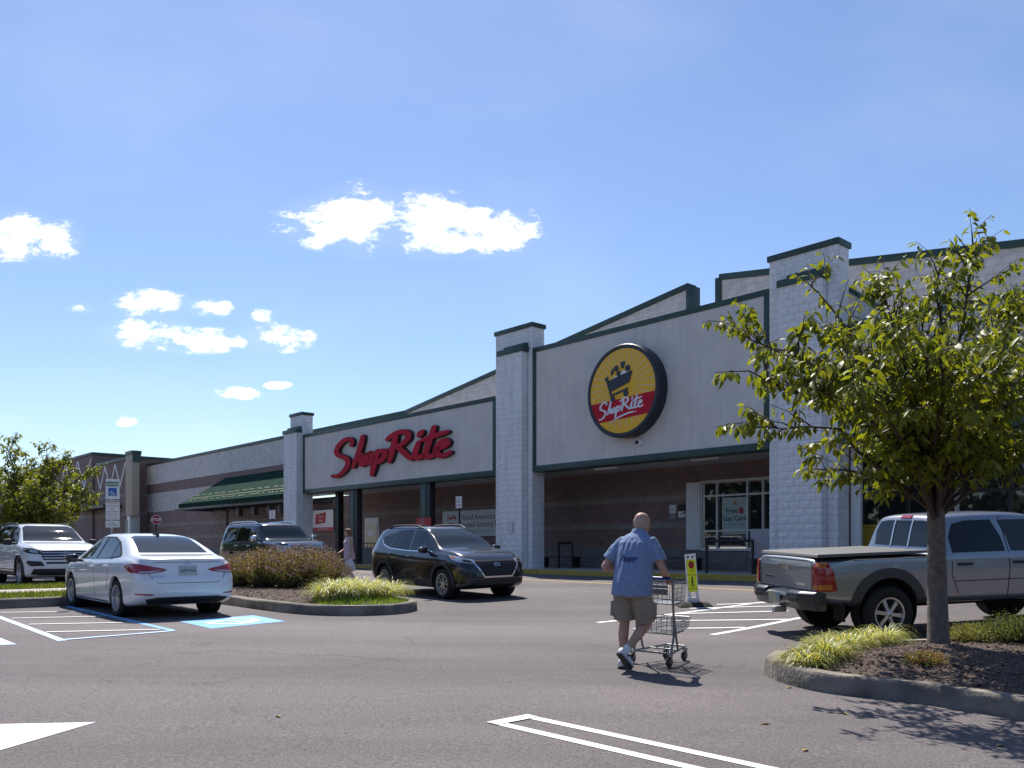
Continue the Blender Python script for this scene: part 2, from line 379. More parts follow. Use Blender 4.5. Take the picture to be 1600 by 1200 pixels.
stroke_ground('symbol_figure', [bil(0.25, 0.35), bil(0.5, 0.42), bil(0.55, 0.62), bil(0.78, 0.66)], 0.13, k)
k = marking('accessible_bay_corner', 'corner of another blue painted square at the aisle end')
px_sheet('blue_square', [(-90, 992), (-20, 989), (26, 1007), (-70, 1011)], LBLUEP, 0.004, k)
k = marking('fire_lane_line', 'thin yellow line painted along the store road')
line('yellow_line', (560, 894), (1215, 924.5), 0.11, YELP, parent=k)

# scattered leaves and litter on the asphalt
litter = mat('dry_leaf', (0.42, 0.3, 0.12), 0.8, var=0.3)
for i, (u, v) in enumerate(((1320, 1116), (1258, 1173), (1233, 1075), (1562, 1166), (1196, 1132), (435, 1120))):
    p = ray(u, v); a = rng.random() * 6
    mb = MB(); L_ = 0.05
    mb.add([(-L_, 0, 0.006), (0, -0.018, 0.014), (L_, 0, 0.004), (0, 0.02, 0.016), (0, 0, 0.002)], [(0, 1, 4), (1, 2, 4), (2, 3, 4), (3, 0, 4)], Matrix.Translation(p) @ Matrix.Rotation(a, 4, 'Z'))
    o = mb.build('fallen_leaf', litter); tag(o, 'small dry leaf lying on the bare asphalt', 'leaf', 'fallen leaves on the asphalt')

# ------------------------------------------------------------------ kerbed islands
KERB = mat('kerb_concrete', (0.085, 0.075, 0.066), 0.9, scale=2.2, bump=0.7, bscale=26, col2=(0.33, 0.285, 0.23), detail=12)
MULCH = mat('mulch', (0.055, 0.036, 0.028), 0.95, bump=1.0, bscale=45, scale=30, col2=(0.12, 0.085, 0.07), detail=8)
CHIPS = mat('mulch_chip', (0.10, 0.066, 0.05), 0.9, scale=60, col2=(0.21, 0.15, 0.12))
GRASSG = mat('lawn_soil', (0.06, 0.075, 0.025), 0.95, var=0.3, scale=12, bump=0.8, bscale=60)
def resample(poly, step):
    outp = []
    for i in range(len(poly) - 1):
        a, b = Vector(poly[i]), Vector(poly[i + 1]); k_ = max(1, round((b - a).length / step))
        for j in range(k_): outp.append(a.lerp(b, j / k_))
    outp.append(Vector(poly[-1])); return outp
def smooth_poly(pts, it=2):
    for _ in range(it):
        q = [pts[0]]
        for i in range(len(pts) - 1):
            a, b = pts[i], pts[i + 1]; q += [a.lerp(b, 0.25), a.lerp(b, 0.75)]
        pts = q + [pts[-1]]
    return pts
def kerb(parent, path, seg=3.0, width=0.17, height=0.18):     # separate kerb stones along a path, inside on the left
    pts = resample(path, 0.15); run = 0; cur = [pts[0]]; stones = []
    for i in range(1, len(pts)):
        run += (pts[i] - pts[i - 1]).length; cur.append(pts[i])
        if run > seg: stones.append(cur); cur = [pts[i]]; run = 0
    if len(cur) > 1: stones.append(cur)
    nrm = {}
    def normal(i, arr):
        d_ = (arr[min(i + 1, len(arr) - 1)] - arr[max(0, i - 1)]).normalized(); return Vector((-d_.y, d_.x))
    for st in stones:
        mb = MB(); n_ = len(st); prof = [(0, -0.05), (0.012, height - 0.03), (0.035, height), (width, height + 0.004), (width, -0.05)]
        if n_ > 2:
            st = list(st); st[0] = st[0] + (st[1] - st[0]).normalized() * 0.006; st[-1] = st[-1] + (st[-2] - st[-1]).normalized() * 0.006
        vs_ = []; fs_ = []; P = len(prof)
        for i, p in enumerate(st):
            nn = normal(i, st)
            for (w_, h_) in prof:
                q = p + nn * w_; jit = mnoise.noise(Vector((q.x * 2.3, q.y * 2.3, h_ * 5))) * 0.012
                vs_.append((q.x + nn.x * jit, q.y + nn.y * jit, G(p.x, p.y) + h_ + (jit * 0.6 if h_ > 0 else 0)))
        for i in range(n_ - 1):
            for k_ in range(P - 1): fs_.append((i * P + k_, (i + 1) * P + k_, (i + 1) * P + k_ + 1, i * P + k_ + 1))
        fs_ += [tuple(range(P)), tuple((n_ - 1) * P + k_ for k_ in range(P))[::-1]]
        mb.add(vs_, fs_); mb.build('kerb_stone', KERB, parent, 50)
def bed(name, poly, m, parent, base=0.15, mound=0.08, amp=0.012, res=0.12):
    bm = bmesh.new(); bm.faces.new([bm.verts.new((p[0], p[1], 0)) for p in poly]); bmesh.ops.triangulate(bm, faces=bm.faces[:])
    for ax in (0, 1):
        lo = min(p[ax] for p in poly); hi = max(p[ax] for p in poly); k_ = math.ceil(lo / res)
        while k_ * res < hi:
            co = Vector((0, 0, 0)); co[ax] = k_ * res; no = Vector((0, 0, 0)); no[ax] = 1
            bmesh.ops.bisect_plane(bm, geom=bm.verts[:] + bm.edges[:] + bm.faces[:], plane_co=co, plane_no=no); k_ += 1
    P = [Vector(p) for p in poly]
    def edge_dist(q):
        best = 9
        for i in range(len(P)):
            a, b = P[i], P[(i + 1) % len(P)]; ab = b - a; t = max(0, min(1, (q - a).dot(ab) / max(1e-9, ab.length_squared))); best = min(best, (q - a - ab * t).length)
        return best
    for v in bm.verts:
        q = Vector((v.co.x, v.co.y)); e = edge_dist(q)
        v.co.z = G(q.x, q.y) + base + mound * smooth(0, 0.9, e) + amp * mnoise.noise(Vector((q.x * 9, q.y * 9, 0))) + amp * 1.5 * mnoise.noise(Vector((q.x * 2.5, q.y * 2.5, 3)))
    bmesh.ops.recalc_face_normals(bm, faces=bm.faces)
    me = bpy.data.meshes.new(name); bm.to_mesh(me); bm.free()
    if me.polygons[0].normal.z < 0: me.flip_normals()
    shade(me, 180)
    o = link_mesh(name, me, m, parent)
    return o, BVHTree.FromPolygons([v.co for v in me.vertices], [tuple(p.vertices) for p in me.polygons])
def height_on(bvh, x, y):
    h = bvh.ray_cast(Vector((x, y, 5)), Vector((0, 0, -1)))
    return h[0].z if h[0] else None
def chips(name, poly, bvh, count, parent, m, size=(0.012, 0.035)):
    xs_ = [p[0] for p in poly]; ys_ = [p[1] for p in poly]; mb = MB(); n_ = 0
    while n_ < count:
        x = rng.uniform(min(xs_), max(xs_)); y = rng.uniform(min(ys_), max(ys_)); h = height_on(bvh, x, y); n_ += 1
        if h is None: continue
        l_ = rng.uniform(*size); w_ = l_ * rng.uniform(0.2, 0.5); M = Matrix.Translation((x, y, h + 0.006)) @ Matrix.Rotation(rng.uniform(0, 6.3), 4, 'Z') @ Matrix.Rotation(rng.uniform(-0.5, 0.5), 4, 'Y') @ Matrix.Rotation(rng.uniform(-0.6, 0.6), 4, 'X')
        mb.add([(-l_, -w_, 0), (l_, -w_ * 0.6, 0), (l_ * 0.9, w_, 0), (-l_ * 0.8, w_ * 0.8, 0), (0, 0, w_ * 0.8)], [(0, 1, 4), (1, 2, 4), (2, 3, 4), (3, 0, 4)], M)
    o = mb.build(name, m, parent); o['kind'] = 'stuff'; return o
def inset(path, w):
    q = []
    for i, p in enumerate(path):
        d_ = (path[min(i + 1, len(path) - 1)] - path[max(0, i - 1)]).normalized(); q.append(p + Vector((-d_.y, d_.x)) * w)
    return q
# right island: round nose by the pickup; the path runs so that the island lies on its left
rp = [ray(1760, 1152).xy, ray(1600, 1127).xy, ray(1442, 1099).xy, ray(1340, 1089).xy, ray(1265, 1079).xy, ray(1218, 1067).xy, ray(1196, 1056).xy]
tp = [ray(1192, 1027, 0.18).xy, ray(1203, 1017, 0.18).xy, ray(1222, 1011, 0.18).xy, ray(1262, 1005, 0.18).xy, ray(1330, 1000, 0.18).xy, ray(1420, 998, 0.18).xy, ray(1520, 996, 0.18).xy, ray(1760, 985, 0.18).xy]
path = [Vector(p) for p in rp + tp][::-1]
def left_ok(p):
    a = 0
    for i in range(len(p)): j = (i + 1) % len(p); a += p[i].x * p[j].y - p[j].x * p[i].y
    return a > 0
if not left_ok(path): path = path[::-1]
path = smooth_poly(path, 2)
isl_r = empty('kerbed_island'); tag(isl_r, 'kerbed mulch island under the leafy tree beside the pickup', None, None, 'structure')
kerb(isl_r, path)
in_r = inset(resample(path, 0.15), 0.165)
bed_r, bvh_r = bed('mulch_bed', in_r, MULCH, isl_r, 0.15, 0.1, 0.016)
chips('mulch_chips', in_r, bvh_r, 11000, isl_r, CHIPS)
# island with the shrubs beside the white sedan, joined to the lawn strip in front of its nose
cp = [(23.6, 7.2), (23.6, 10.0), (15.0, 10.0), (14.0, 9.95), (13.45, 9.7), (13.0, 9.1), (12.95, 8.4), (13.3, 7.75), (14.0, 7.4), (15.2, 7.3), (18.3, 7.3)]
cp = [sn(*p) for p in cp]
if not left_ok(cp): cp = cp[::-1]
cp = smooth_poly(cp, 2)
isl_c = empty('kerbed_island'); tag(isl_c, 'kerbed planting island with shrubs beside the white sedan', None, None, 'structure')
kerb(isl_c, cp)
in_c = inset(resample(cp, 0.2), 0.165)
in_c_full = in_c
bed_c, bvh_c = bed('mulch_bed', in_c, MULCH, isl_c, 0.15, 0.1, 0.016, 0.2)
chips('mulch_chips', [p for p in in_c if (p.x * DV.x + p.y * DV.y) < 17.5], bvh_c, 3500, isl_c, CHIPS, (0.015, 0.04))
lawn = empty('lawn_strip'); tag(lawn, 'kerbed grass strip with concrete walk between the facing stalls', None, None, 'structure')
lp = [sn(18.3, 7.25), sn(18.3, -26)]
kerb(lawn, lp if left_ok(lp + [sn(24, -26), sn(24, 7.25)]) else lp[::-1])
lp2 = [sn(23.6, 7.25), sn(23.6, -26)]
kerb(lawn, lp2 if not left_ok(lp + [sn(24, -26), sn(24, 7.25)]) else lp2[::-1])
def slab(name, a, b, n0, n1, z0, m, parent, step=1.0):
    mb = MB(); ks = int((n1 - n0) / step)
    for i in range(ks):
        q0 = n0 + i * step; q1 = q0 + step; c = [sn(a, q0), sn(b, q0), sn(b, q1), sn(a, q1)]
        mb.add([(p.x, p.y, G(p.x, p.y) + z0) for p in c] , [(0, 1, 2, 3)])
    return mb.build(name, m, parent)
WALKC = mat('walk_concrete', (0.42, 0.38, 0.33), 0.9, var=0.12, scale=3, bump=0.2, bscale=80)
slab('soil', 18.465, 23.44, -26, 7.25, 0.165, GRASSG, lawn)
slab('concrete_walk', 20.1, 21.5, -26, 7.25, 0.185, WALKC, lawn)
# grass blades of the strip
def blades(name, region, count, m, parent, h=(0.05, 0.1), lean=0.5, w=0.006, zfn=None):
    mb = MB()
    for _ in range(count):
        x, y = region(); z = zfn(x, y)
        if z is None: continue
        a = rng.uniform(0, 6.28); hh = rng.uniform(*h); l_ = rng.uniform(0, lean) * hh; c, s_ = math.cos(a), math.sin(a)
        mb.add([(x - s_ * w, y + c * w, z), (x + s_ * w, y - c * w, z), (x + c * l_, y + s_ * l_, z + hh)], [(0, 1, 2)])
    me = bpy.data.meshes.new(name); me.from_pydata(mb.v, [], mb.f); o = link_mesh(name, me, m, parent); o['kind'] = 'stuff'; return o
GRASSM = mat_leaf('grass_blade', (0.07, 0.11, 0.02), (0.16, 0.19, 0.045), 0.5, 0.3, 3)
def lawn_pt():
    s_ = rng.choice((rng.uniform(18.5, 20.1), rng.uniform(21.5, 23.4))); p = sn(s_, rng.uniform(-6, 7.2)); return p.x, p.y
blades('grass', lawn_pt, 30000, GRASSM, lawn, (0.05, 0.1), 0.8, 0.012, lambda x, y: G(x, y) + 0.163)
# ------------------------------------------------------------------ the store (local x along the front to the right, y to the back, z up)
O0 = sn(0, D0)
MS = Matrix.Translation((O0.x, O0.y, 0)) @ Matrix.Rotation(math.atan2(-DV.y, -DV.x), 4, 'Z')
store = empty('supermarket_building', MS)
tag(store, 'long white and brown block supermarket with green trim and tall block pillars', 'building')
GREEN = mat('green_metal_trim', (0.026, 0.056, 0.047), 0.45, var=0.25, scale=2)
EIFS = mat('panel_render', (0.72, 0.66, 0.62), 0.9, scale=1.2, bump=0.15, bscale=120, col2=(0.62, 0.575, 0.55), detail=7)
def streaks(m, amt=0.22, sc=(5, 5, 0.35)):
    N, L, b = nodes_of(m); src = b.inputs['Base Color'].links[0].from_socket; t = N.new('ShaderNodeTexCoord'); mp = N.new('ShaderNodeMapping'); mp.inputs['Scale'].default_value = sc; L.new(t.outputs['Object'], mp.inputs['Vector'])
    n = N.new('ShaderNodeTexNoise'); n.inputs['Scale'].default_value = 1; n.inputs['Detail'].default_value = 6; n.inputs['Roughness'].default_value = 0.65; L.new(mp.outputs[0], n.inputs['Vector'])
    r = N.new('ShaderNodeMapRange'); r.inputs['From Min'].default_value = 0.42; r.inputs['From Max'].default_value = 0.75; r.inputs['To Min'].default_value = 1; r.inputs['To Max'].default_value = 1 - amt; L.new(n.outputs['Fac'], r.inputs['Value'])
    s = N.new('ShaderNodeVectorMath'); s.operation = 'SCALE'; L.new(src, s.inputs[0]); L.new(r.outputs[0], s.inputs['Scale']); L.new(s.outputs[0], b.inputs['Base Color'])
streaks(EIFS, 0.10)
WBLOCK = mat('white_painted_block', (0.85, 0.83, 0.83), 0.8, scale=6, bump=0.6, bscale=30, col2=(0.75, 0.735, 0.745), detail=8)
streaks(WBLOCK, 0.2, (3, 3, 0.5))
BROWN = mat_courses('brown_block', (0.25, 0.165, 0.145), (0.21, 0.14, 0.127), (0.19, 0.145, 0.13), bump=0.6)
GREYB = mat_courses('grey_block', (0.29, 0.25, 0.225), (0.25, 0.22, 0.20), (0.22, 0.195, 0.18), bump=0.6)
DGREY = mat_courses('dark_grey_block', (0.22, 0.20, 0.195), (0.18, 0.165, 0.165), (0.15, 0.14, 0.14), bump=0.6)
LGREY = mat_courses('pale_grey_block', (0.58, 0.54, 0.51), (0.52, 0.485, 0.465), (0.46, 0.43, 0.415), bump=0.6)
LGREYT = mat_courses('pale_parapet_block', (0.66, 0.62, 0.60), (0.58, 0.55, 0.535), (0.52, 0.49, 0.475), bump=0.6)
SOFFIT = mat('soffit', (0.50, 0.47, 0.44), 0.9, var=0.08)
SIDEW = mat('sidewalk_concrete', (0.48, 0.44, 0.40), 0.9, var=0.14, scale=2, bump=0.2, bscale=60)
KYEL = mat('yellow_kerb_paint', (0.50, 0.34, 0.045), 0.75, scale=6, col2=(0.36, 0.245, 0.05), bump=0.3, detail=8)
DARKM = mat('dark_bronze_metal', (0.035, 0.030, 0.032), 0.5, var=0.2)
BLACKM = mat('black_metal', (0.012, 0.012, 0.014), 0.45)
ALU = mat('pale_aluminium', (0.60, 0.59, 0.58), 0.4, 0.3)
WHITEM = mat('white_sheet_metal', (0.74, 0.73, 0.72), 0.55, var=0.06, scale=3)
def mat_glass(name, c=(0.012, 0.015, 0.02), rough=0.03): return mat(name, c, rough, spec=1.0)
SHOPGLASS = mat_glass('shop_glass', (0.02, 0.025, 0.028), 0.02)
YB = 3.6                                              # back wall under the canopy
X = lambda u, off=0.0: FX(u, off)[0]
zP1t, zP1b = FZ(773.2, 618.7), FZ(773.2, 743.7); zP2t, zP2b = FZ(1203, 450.1), FZ(1204, 700.8)
ZB = (zP1b + zP2b) / 2
# pavement
pav = empty('store_sidewalk', MS); tag(pav, 'concrete store sidewalk with yellow painted kerb', None, None, 'structure')
XA, XBR = X(150), X(2600)
for i in range(26):
    x1 = XBR - i * 3.0; MB().box(x1 - 2.99, x1, -0.2, YB + 0.2, -0.3, 0.168).build('paving_slab', SIDEW, pav, bevel=0.006)
    MB().box(x1 - 2.995, x1, -0.4, -0.203, -0.3, 0.17).build('kerb_stone', KYEL, pav, bevel=0.02)

# split-face blocks
def block_mesh(w, h, seed, dep=0.05, nx=4, nzv=3):
    r = random.Random(seed); vs_ = []; fs_ = []
    for j in range(nzv + 1):
        for i in range(nx + 1):
            ed = i in (0, nx) or j in (0, nzv); vs_.append((w * i / nx, (0.006 if ed else -r.uniform(0.001, 0.014)), h * j / nzv))
    for j in range(nzv):
        for i in range(nx): a = j * (nx + 1) + i; fs_.append((a, a + 1, a + nx + 2, a + nx + 1))
    b = len(vs_); vs_ += [(0, dep, 0), (w, dep, 0), (w, dep, h), (0, dep, h)]
    c = [0, nx, nzv * (nx + 1) + nx, nzv * (nx + 1)]
    bot = list(range(nx + 1)); top = [nzv * (nx + 1) + i for i in range(nx + 1)]; lf = [j * (nx + 1) for j in range(nzv + 1)]; rt = [j * (nx + 1) + nx for j in range(nzv + 1)]
    fs_ += [tuple(bot[::-1] + [b, b + 1]), tuple(top + [b + 2, b + 3]), tuple(lf + [b + 3, b]), tuple(rt[::-1] + [b + 1, b + 2])]
    return vs_, fs_
CH = 0.2032
def courses(mb, x0, x1, z0, z1, y, seed, side=None, bw=0.4):      # joined block courses on a front (or on a return at x = side)
    n_ = int(round((z1 - z0) / CH)); hh = (z1 - z0) / n_; r = random.Random(seed)
    for j in range(n_):
        ks = max(1, round((x1 - x0) / bw)); off = 0 if j % 2 else 0.5
        edges = sorted({x0, x1} | {x0 + (x1 - x0) * (i + off) / ks for i in range(ks + 1) if 0.02 < (i + off) / ks < 0.98})
        for i in range(len(edges) - 1):
            a, b = edges[i] + 0.003, edges[i + 1] - 0.003
            vs_, fs_ = block_mesh(b - a, hh - 0.005, r.random(), 0.05, 3, 2)
            if side is None: mb.add(vs_, fs_, Matrix.Translation((a, y, z0 + j * hh)))
            else: mb.add(vs_, fs_, Matrix.Translation((side, a, z0 + j * hh)) @ Matrix.Rotation(R(90), 4, 'Z'))
def coping(parent, x0, x1, y0, y1, z, h=0.14, ov=0.05, name='coping'):
    return MB().box(x0 - ov, x1 + ov, y0 - ov, y1 + ov, z - 0.02, z + h).build(name, GREEN, parent, bevel=0.012)
BLOCKS = {}
def pillar(uL, uR, topv, topu, pL, pR, ptop, single, depth=0.62, proj=0.3):
    x0, x1 = X(uL), X(uR); zt = FZ(topu, topv) - 0.14; q0, q1 = X(pL, -proj), X(pR, -proj); zq = FZ(pR, ptop, -proj) - 0.3
    core = MB().box(x0 + 0.04, x1 - 0.04, 0.045, depth - 0.04, 0.168, zt).build('pillar', WBLOCK, store)
    MB().box(q0 + 0.04, q1 - 0.04, -proj + 0.045, 0.05, 0.168, zq).build('pilaster_core', WBLOCK, core)
    rest = MB()
    if single:
        n_ = int(round((zq - 0.168) / CH)); hh = (zq - 0.168) / n_; ks = 4; w_ = (q1 - q0) / ks
        for key, ww in (('f', w_), ('h', w_ / 2)):
            BLOCKS[key] = []
            for sd in range(8):
                me = bpy.data.meshes.new('block'); me.from_pydata(*[block_mesh(ww - 0.006, hh - 0.007, sd + 50)[0], [], block_mesh(ww - 0.006, hh - 0.007, sd + 50)[1]]); me.materials.append(WBLOCK); BLOCKS[key].append(me)
        for j in range(n_):
            xx = q0; lay = ['f'] * ks if j % 2 else ['h'] + ['f'] * (ks - 1) + ['h']
            for key in lay:
                o = bpy.data.objects.new('block', rng.choice(BLOCKS[key])); col.objects.link(o); o.parent = core
                o.location = (xx + 0.003, -proj + rng.uniform(-0.003, 0.003), 0.168 + j * hh); xx += w_ if key == 'f' else w_ / 2
    else: courses(rest, q0, q1, 0.168, zq, -proj, 3)
    courses(rest, x0, q0 if q0 > x0 + 0.1 else x0 + 0.12, 0.168, zt, 0, 5, bw=0.3)
    courses(rest, max(q1, x0), x1, 0.168, zt, 0, 6, bw=0.3)
    courses(rest, max(q0, x0 + 0.1), q1, zq + 0.3, zt, 0, 7)
    courses(rest, 0, depth, 0.168, zt, 0, 8, side=x1, bw=0.31)
    courses(rest, -proj, 0, 0.168, zq, 0, 9, side=q1, bw=0.3)
    o = rest.build('block_courses', WBLOCK, core); o['kind'] = 'stuff'
    coping(core, x0, x1, 0, depth, zt)
    MB().box(q0 - 0.05, q1 + 0.09, -proj - 0.05, -0.012, zq - 0.02, zq + 0.17).build('pilaster_coping', GREEN, core, bevel=0.012)
    MB().box(q0 + 0.16, q1 + 0.06, -proj + 0.12, -0.014, zq + 0.172, zq + 0.3).build('pilaster_coping', GREEN, core, bevel=0.01)
    return core
pillar(453.5, 472, 643.3, 471.9, 443, 463, 665.5, False)
pillar(774.5, 831.5, 503.1, 831.3, 778.5, 815, 534.5, False)
pillar(1202, 1309, 371.3, 1307.5, 1217, 1283.5, 414, True)

def panel(u0, u1, zb, zt, seams, x_end=None):
    x0, x1 = X(u0), (X(u1) if x_end is None else x_end); tw = 0.17
    xs_ = [x0 + tw] + [X(s_) for s_ in seams] + [x1 - tw]; first = None
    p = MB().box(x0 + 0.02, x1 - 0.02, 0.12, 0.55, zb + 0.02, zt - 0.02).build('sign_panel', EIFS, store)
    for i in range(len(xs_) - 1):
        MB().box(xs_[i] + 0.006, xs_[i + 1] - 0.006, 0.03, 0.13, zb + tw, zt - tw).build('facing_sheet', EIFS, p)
    MB().box(x0, x1, 0.0, 0.6, zt - tw, zt).build('trim', GREEN, p, bevel=0.008)
    MB().box(x0, x1, 0.0, 0.6, zb, zb + tw * 1.25).build('trim', GREEN, p, bevel=0.008)
    MB().box(x0, x0 + tw, 0.004, 0.59, zb + tw * 1.25, zt - tw).build('trim', GREEN, p, bevel=0.008)
    MB().box(x1 - tw, x1, 0.004, 0.59, zb + tw * 1.25, zt - tw).build('trim', GREEN, p, bevel=0.008)
    return p
panel(473, 773.8, ZB, zP1t, (655,)); panel(832, 1201.5, ZB, zP2t, (992,)); panel(1310, 1700, ZB, zP1t, (1450,), X(1309) + 17.5)
# canopy ceiling and the lamps in it
XL, XR = X(455), X(1309) + 17.5
MB().box(XL, XR, 0.6, YB, ZB + 0.14, ZB + 0.3).build('canopy_ceiling', SOFFIT, store)
LAMPB = mat('ceiling_lamp_housing', (0.72, 0.70, 0.62), 0.5)
for u, v in ((670, 752), (737, 748), (948, 731), (1103, 716), (575, 760)):
    z = ZB + 0.12; y = (z - CAMZ) / ((HV - v) / FPX); off = NV.x * (u - CU) / FPX * y + NV.y * y - D0; x = X(u, off)
    if 0.7 < off < YB: MB().box(x - 0.55, x + 0.55, off - 0.1, off + 0.1, z - 0.06, z + 0.018).build('ceiling_lamp', LAMPB, store, bevel=0.015)
# main wall behind the canopy: colour bands of block
def wall(x0, x1, bands, y=YB, th=0.4, holes=()):
    for (z0, z1, m) in bands:
        cuts = [(x0, x1)]
        for (h0, h1, g0, g1) in holes:
            if z1 <= g0 + 1e-4 or z0 >= g1 - 1e-4: continue
            cuts = [c for a, b in cuts for c in ((a, min(b, h0)), (max(a, h1), b)) if c[1] - c[0] > 0.01]
        for a, b in cuts: MB().box(a, b, y, y + th, z0, z1).build('wall_band', m, store)
w0, w1 = X(1098, YB), X(1098, YB) + 5.0; wz0, wz1 = 0.92, 3.2
e0 = X(1344, YB); ez = ZB + 0.14
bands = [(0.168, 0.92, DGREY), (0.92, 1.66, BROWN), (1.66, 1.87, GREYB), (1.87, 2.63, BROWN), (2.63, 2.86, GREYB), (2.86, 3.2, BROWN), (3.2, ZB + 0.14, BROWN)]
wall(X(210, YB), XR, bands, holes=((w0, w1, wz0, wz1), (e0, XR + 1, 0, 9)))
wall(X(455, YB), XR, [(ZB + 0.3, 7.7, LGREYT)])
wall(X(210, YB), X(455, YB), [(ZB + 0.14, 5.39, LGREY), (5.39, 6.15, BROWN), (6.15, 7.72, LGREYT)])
# gabled parapet: long rake, gap, mirrored rake
def para(pix, m=LGREYT, off=YB):
    pts = [(X(u, off), FZ(u, v, off)) for u, v in pix]; return pts
xl, xs1, xk, xk2 = X(209, YB), X(635, YB), X(1074, YB), X(1127, YB); zk = 10.15
x_end = xk2 + (xk - xs1)
MB().prism([(xs1, 7.7), (xk, 7.7), (xk, zk), (xs1, 7.75)], YB, YB + 0.4).build('gable_parapet', LGREYT, store)
MB().prism([(xk2, 7.7), (x_end, 7.7), (x_end, 7.75), (xk2, zk)], YB, YB + 0.4).build('gable_parapet', LGREYT, store)
def cap_line(a, b, w=0.2, y0=YB - 0.06, y1=YB + 0.46, name='parapet_cap'):
    a, b = Vector(a), Vector(b); d_ = (b - a).normalized(); nn = Vector((-d_.y, d_.x)) * w
    if nn.y < 0: nn = -nn
    MB().prism([tuple(a), tuple(b), tuple(b + nn), tuple(a + nn)], y0, y1).build(name, GREEN, store, bevel=0.01)
cap_line((xl, 7.72), (xs1, 7.72)); cap_line((xs1, 7.73), (xk + 0.08, zk + 0.02)); cap_line((xk2 - 0.08, zk + 0.02), (x_end, 7.73))
MB().box(xk - 0.02, xk + 0.22, YB - 0.06, YB + 0.46, 7.7, zk + 0.1).build('parapet_end_trim', GREEN, store, bevel=0.01)
MB().box(xk2 - 0.22, xk2 + 0.02, YB - 0.06, YB + 0.46, 7.7, zk + 0.1).build('parapet_end_trim', GREEN, store, bevel=0.01)
# low sloping parapet behind the entrance pillar
a = (X(1322, 0.9), FZ(1322, 452, 0.9)); b = (X(1378, 0.9), FZ(1378, 487, 0.9))
MB().prism([(a[0], zP1t - 0.1), (b[0], zP1t - 0.1), (b[0], b[1]), (a[0], a[1])], 0.65, 1.0).build('rake_parapet', LGREYT, store)
cap_line(a, b, 0.12, 0.62, 1.04)
# posts under the left sign panel
for u in (548, 660):
    x = X(u); p = MB().box(x - 0.16, x + 0.14, 0.1, 0.4, 0.168, ZB).build('canopy_post', GREEN, store, bevel=0.01)
    MB().box(x + 0.145, x + 0.36, 0.12, 0.42, 0.168, ZB).build('post_casing', DARKM, p, bevel=0.01)
    MB().box(x - 0.34, x - 0.165, 0.12, 0.42, 0.168, ZB).build('post_casing', DARKM, p, bevel=0.01)
# shop window: frame, mullions, panes, poster
win = MB().box(w0 - 0.06, w0, YB - 0.05, YB + 0.15, wz0 - 0.08, wz1 + 0.08).build('shop_window', ALU, store)
MB().box(w0, w1, YB - 0.04, YB + 0.15, wz1, wz1 + 0.08).build('frame_rail', ALU, win); MB().box(w0, w1, YB - 0.06, YB + 0.15, wz0 - 0.08, wz0).build('sill', ALU, win)
mx_ = [w0] + [X(u, YB) for u in (1120.5, 1168, 1192.5, 1230, 1262)] + [w1]
tz = [wz0, FZ(1120, 829.5, YB), FZ(1120, 774.5, YB), wz1]
for i in range(len(mx_) - 1):
    if i: MB().box(mx_[i] - 0.03, mx_[i] + 0.03, YB - 0.03, YB + 0.12, wz0, wz1).build('mullion', ALU, win)
    for j in range(3):
        MB().box(mx_[i] + 0.034, mx_[i + 1] - 0.034, YB + 0.06, YB + 0.075, tz[j] + 0.03, tz[j + 1] - 0.03).build('pane', SHOPGLASS, win)
        if j: MB().box(mx_[i] + 0.032, mx_[i + 1] - 0.032, YB - 0.025, YB + 0.12, tz[j] - 0.028, tz[j] + 0.028).build('transom', ALU, win)
MB().box(X(1074, YB), w0 - 0.065, YB - 0.08, YB + 0.02, wz0 - 0.05, FZ(1085, 754, YB)).build('white_cladding', WHITEM, store, bevel=0.01)
# entrance glazing to the right of the tall pillar
ent = MB().box(e0, e0 + 0.1, YB - 0.02, YB + 0.14, 0.168, ez).build('entrance_glazing', DARKM, store)
for i in range(7):
    x = e0 + 0.1 + i * 1.35
    MB().box(x + 0.004, x + 1.25, YB + 0.05, YB + 0.065, 0.3, 2.45).build('pane', SHOPGLASS, ent); MB().box(x + 0.004, x + 1.25, YB + 0.05, YB + 0.065, 2.55, ez - 0.05).build('pane', SHOPGLASS, ent)
    MB().box(x + 1.254, x + 1.346, YB - 0.02, YB + 0.14, 0.168, ez).build('mullion', ALU if i % 2 else DARKM, ent); MB().box(x + 0.004, x + 1.25, YB - 0.01, YB + 0.13, 2.452, 2.548).build('transom', DARKM, ent)
MB().box(X(1328, 0.62), X(1343, 0.62), 0.66, 0.8, 0.5, ZB).build('white_cladding', WHITEM, store, bevel=0.01)
# service door left of the banner
dx0, dx1 = X(571, YB), X(593, YB)
dr = MB().box(dx0, dx1, YB - 0.05, YB - 0.002, 0.168, 2.55).build('door_frame', WHITEM, store, bevel=0.01)
MB().box(dx0 + 0.14, dx1 - 0.14, YB - 0.075, YB - 0.052, 0.3, 2.2).build('door_glass', SHOPGLASS, dr)
MB().box(dx0 + 0.35, dx1 - 0.35, YB - 0.08, YB - 0.077, 1.55, 1.9).build('door_notice', WHITEM, dr)
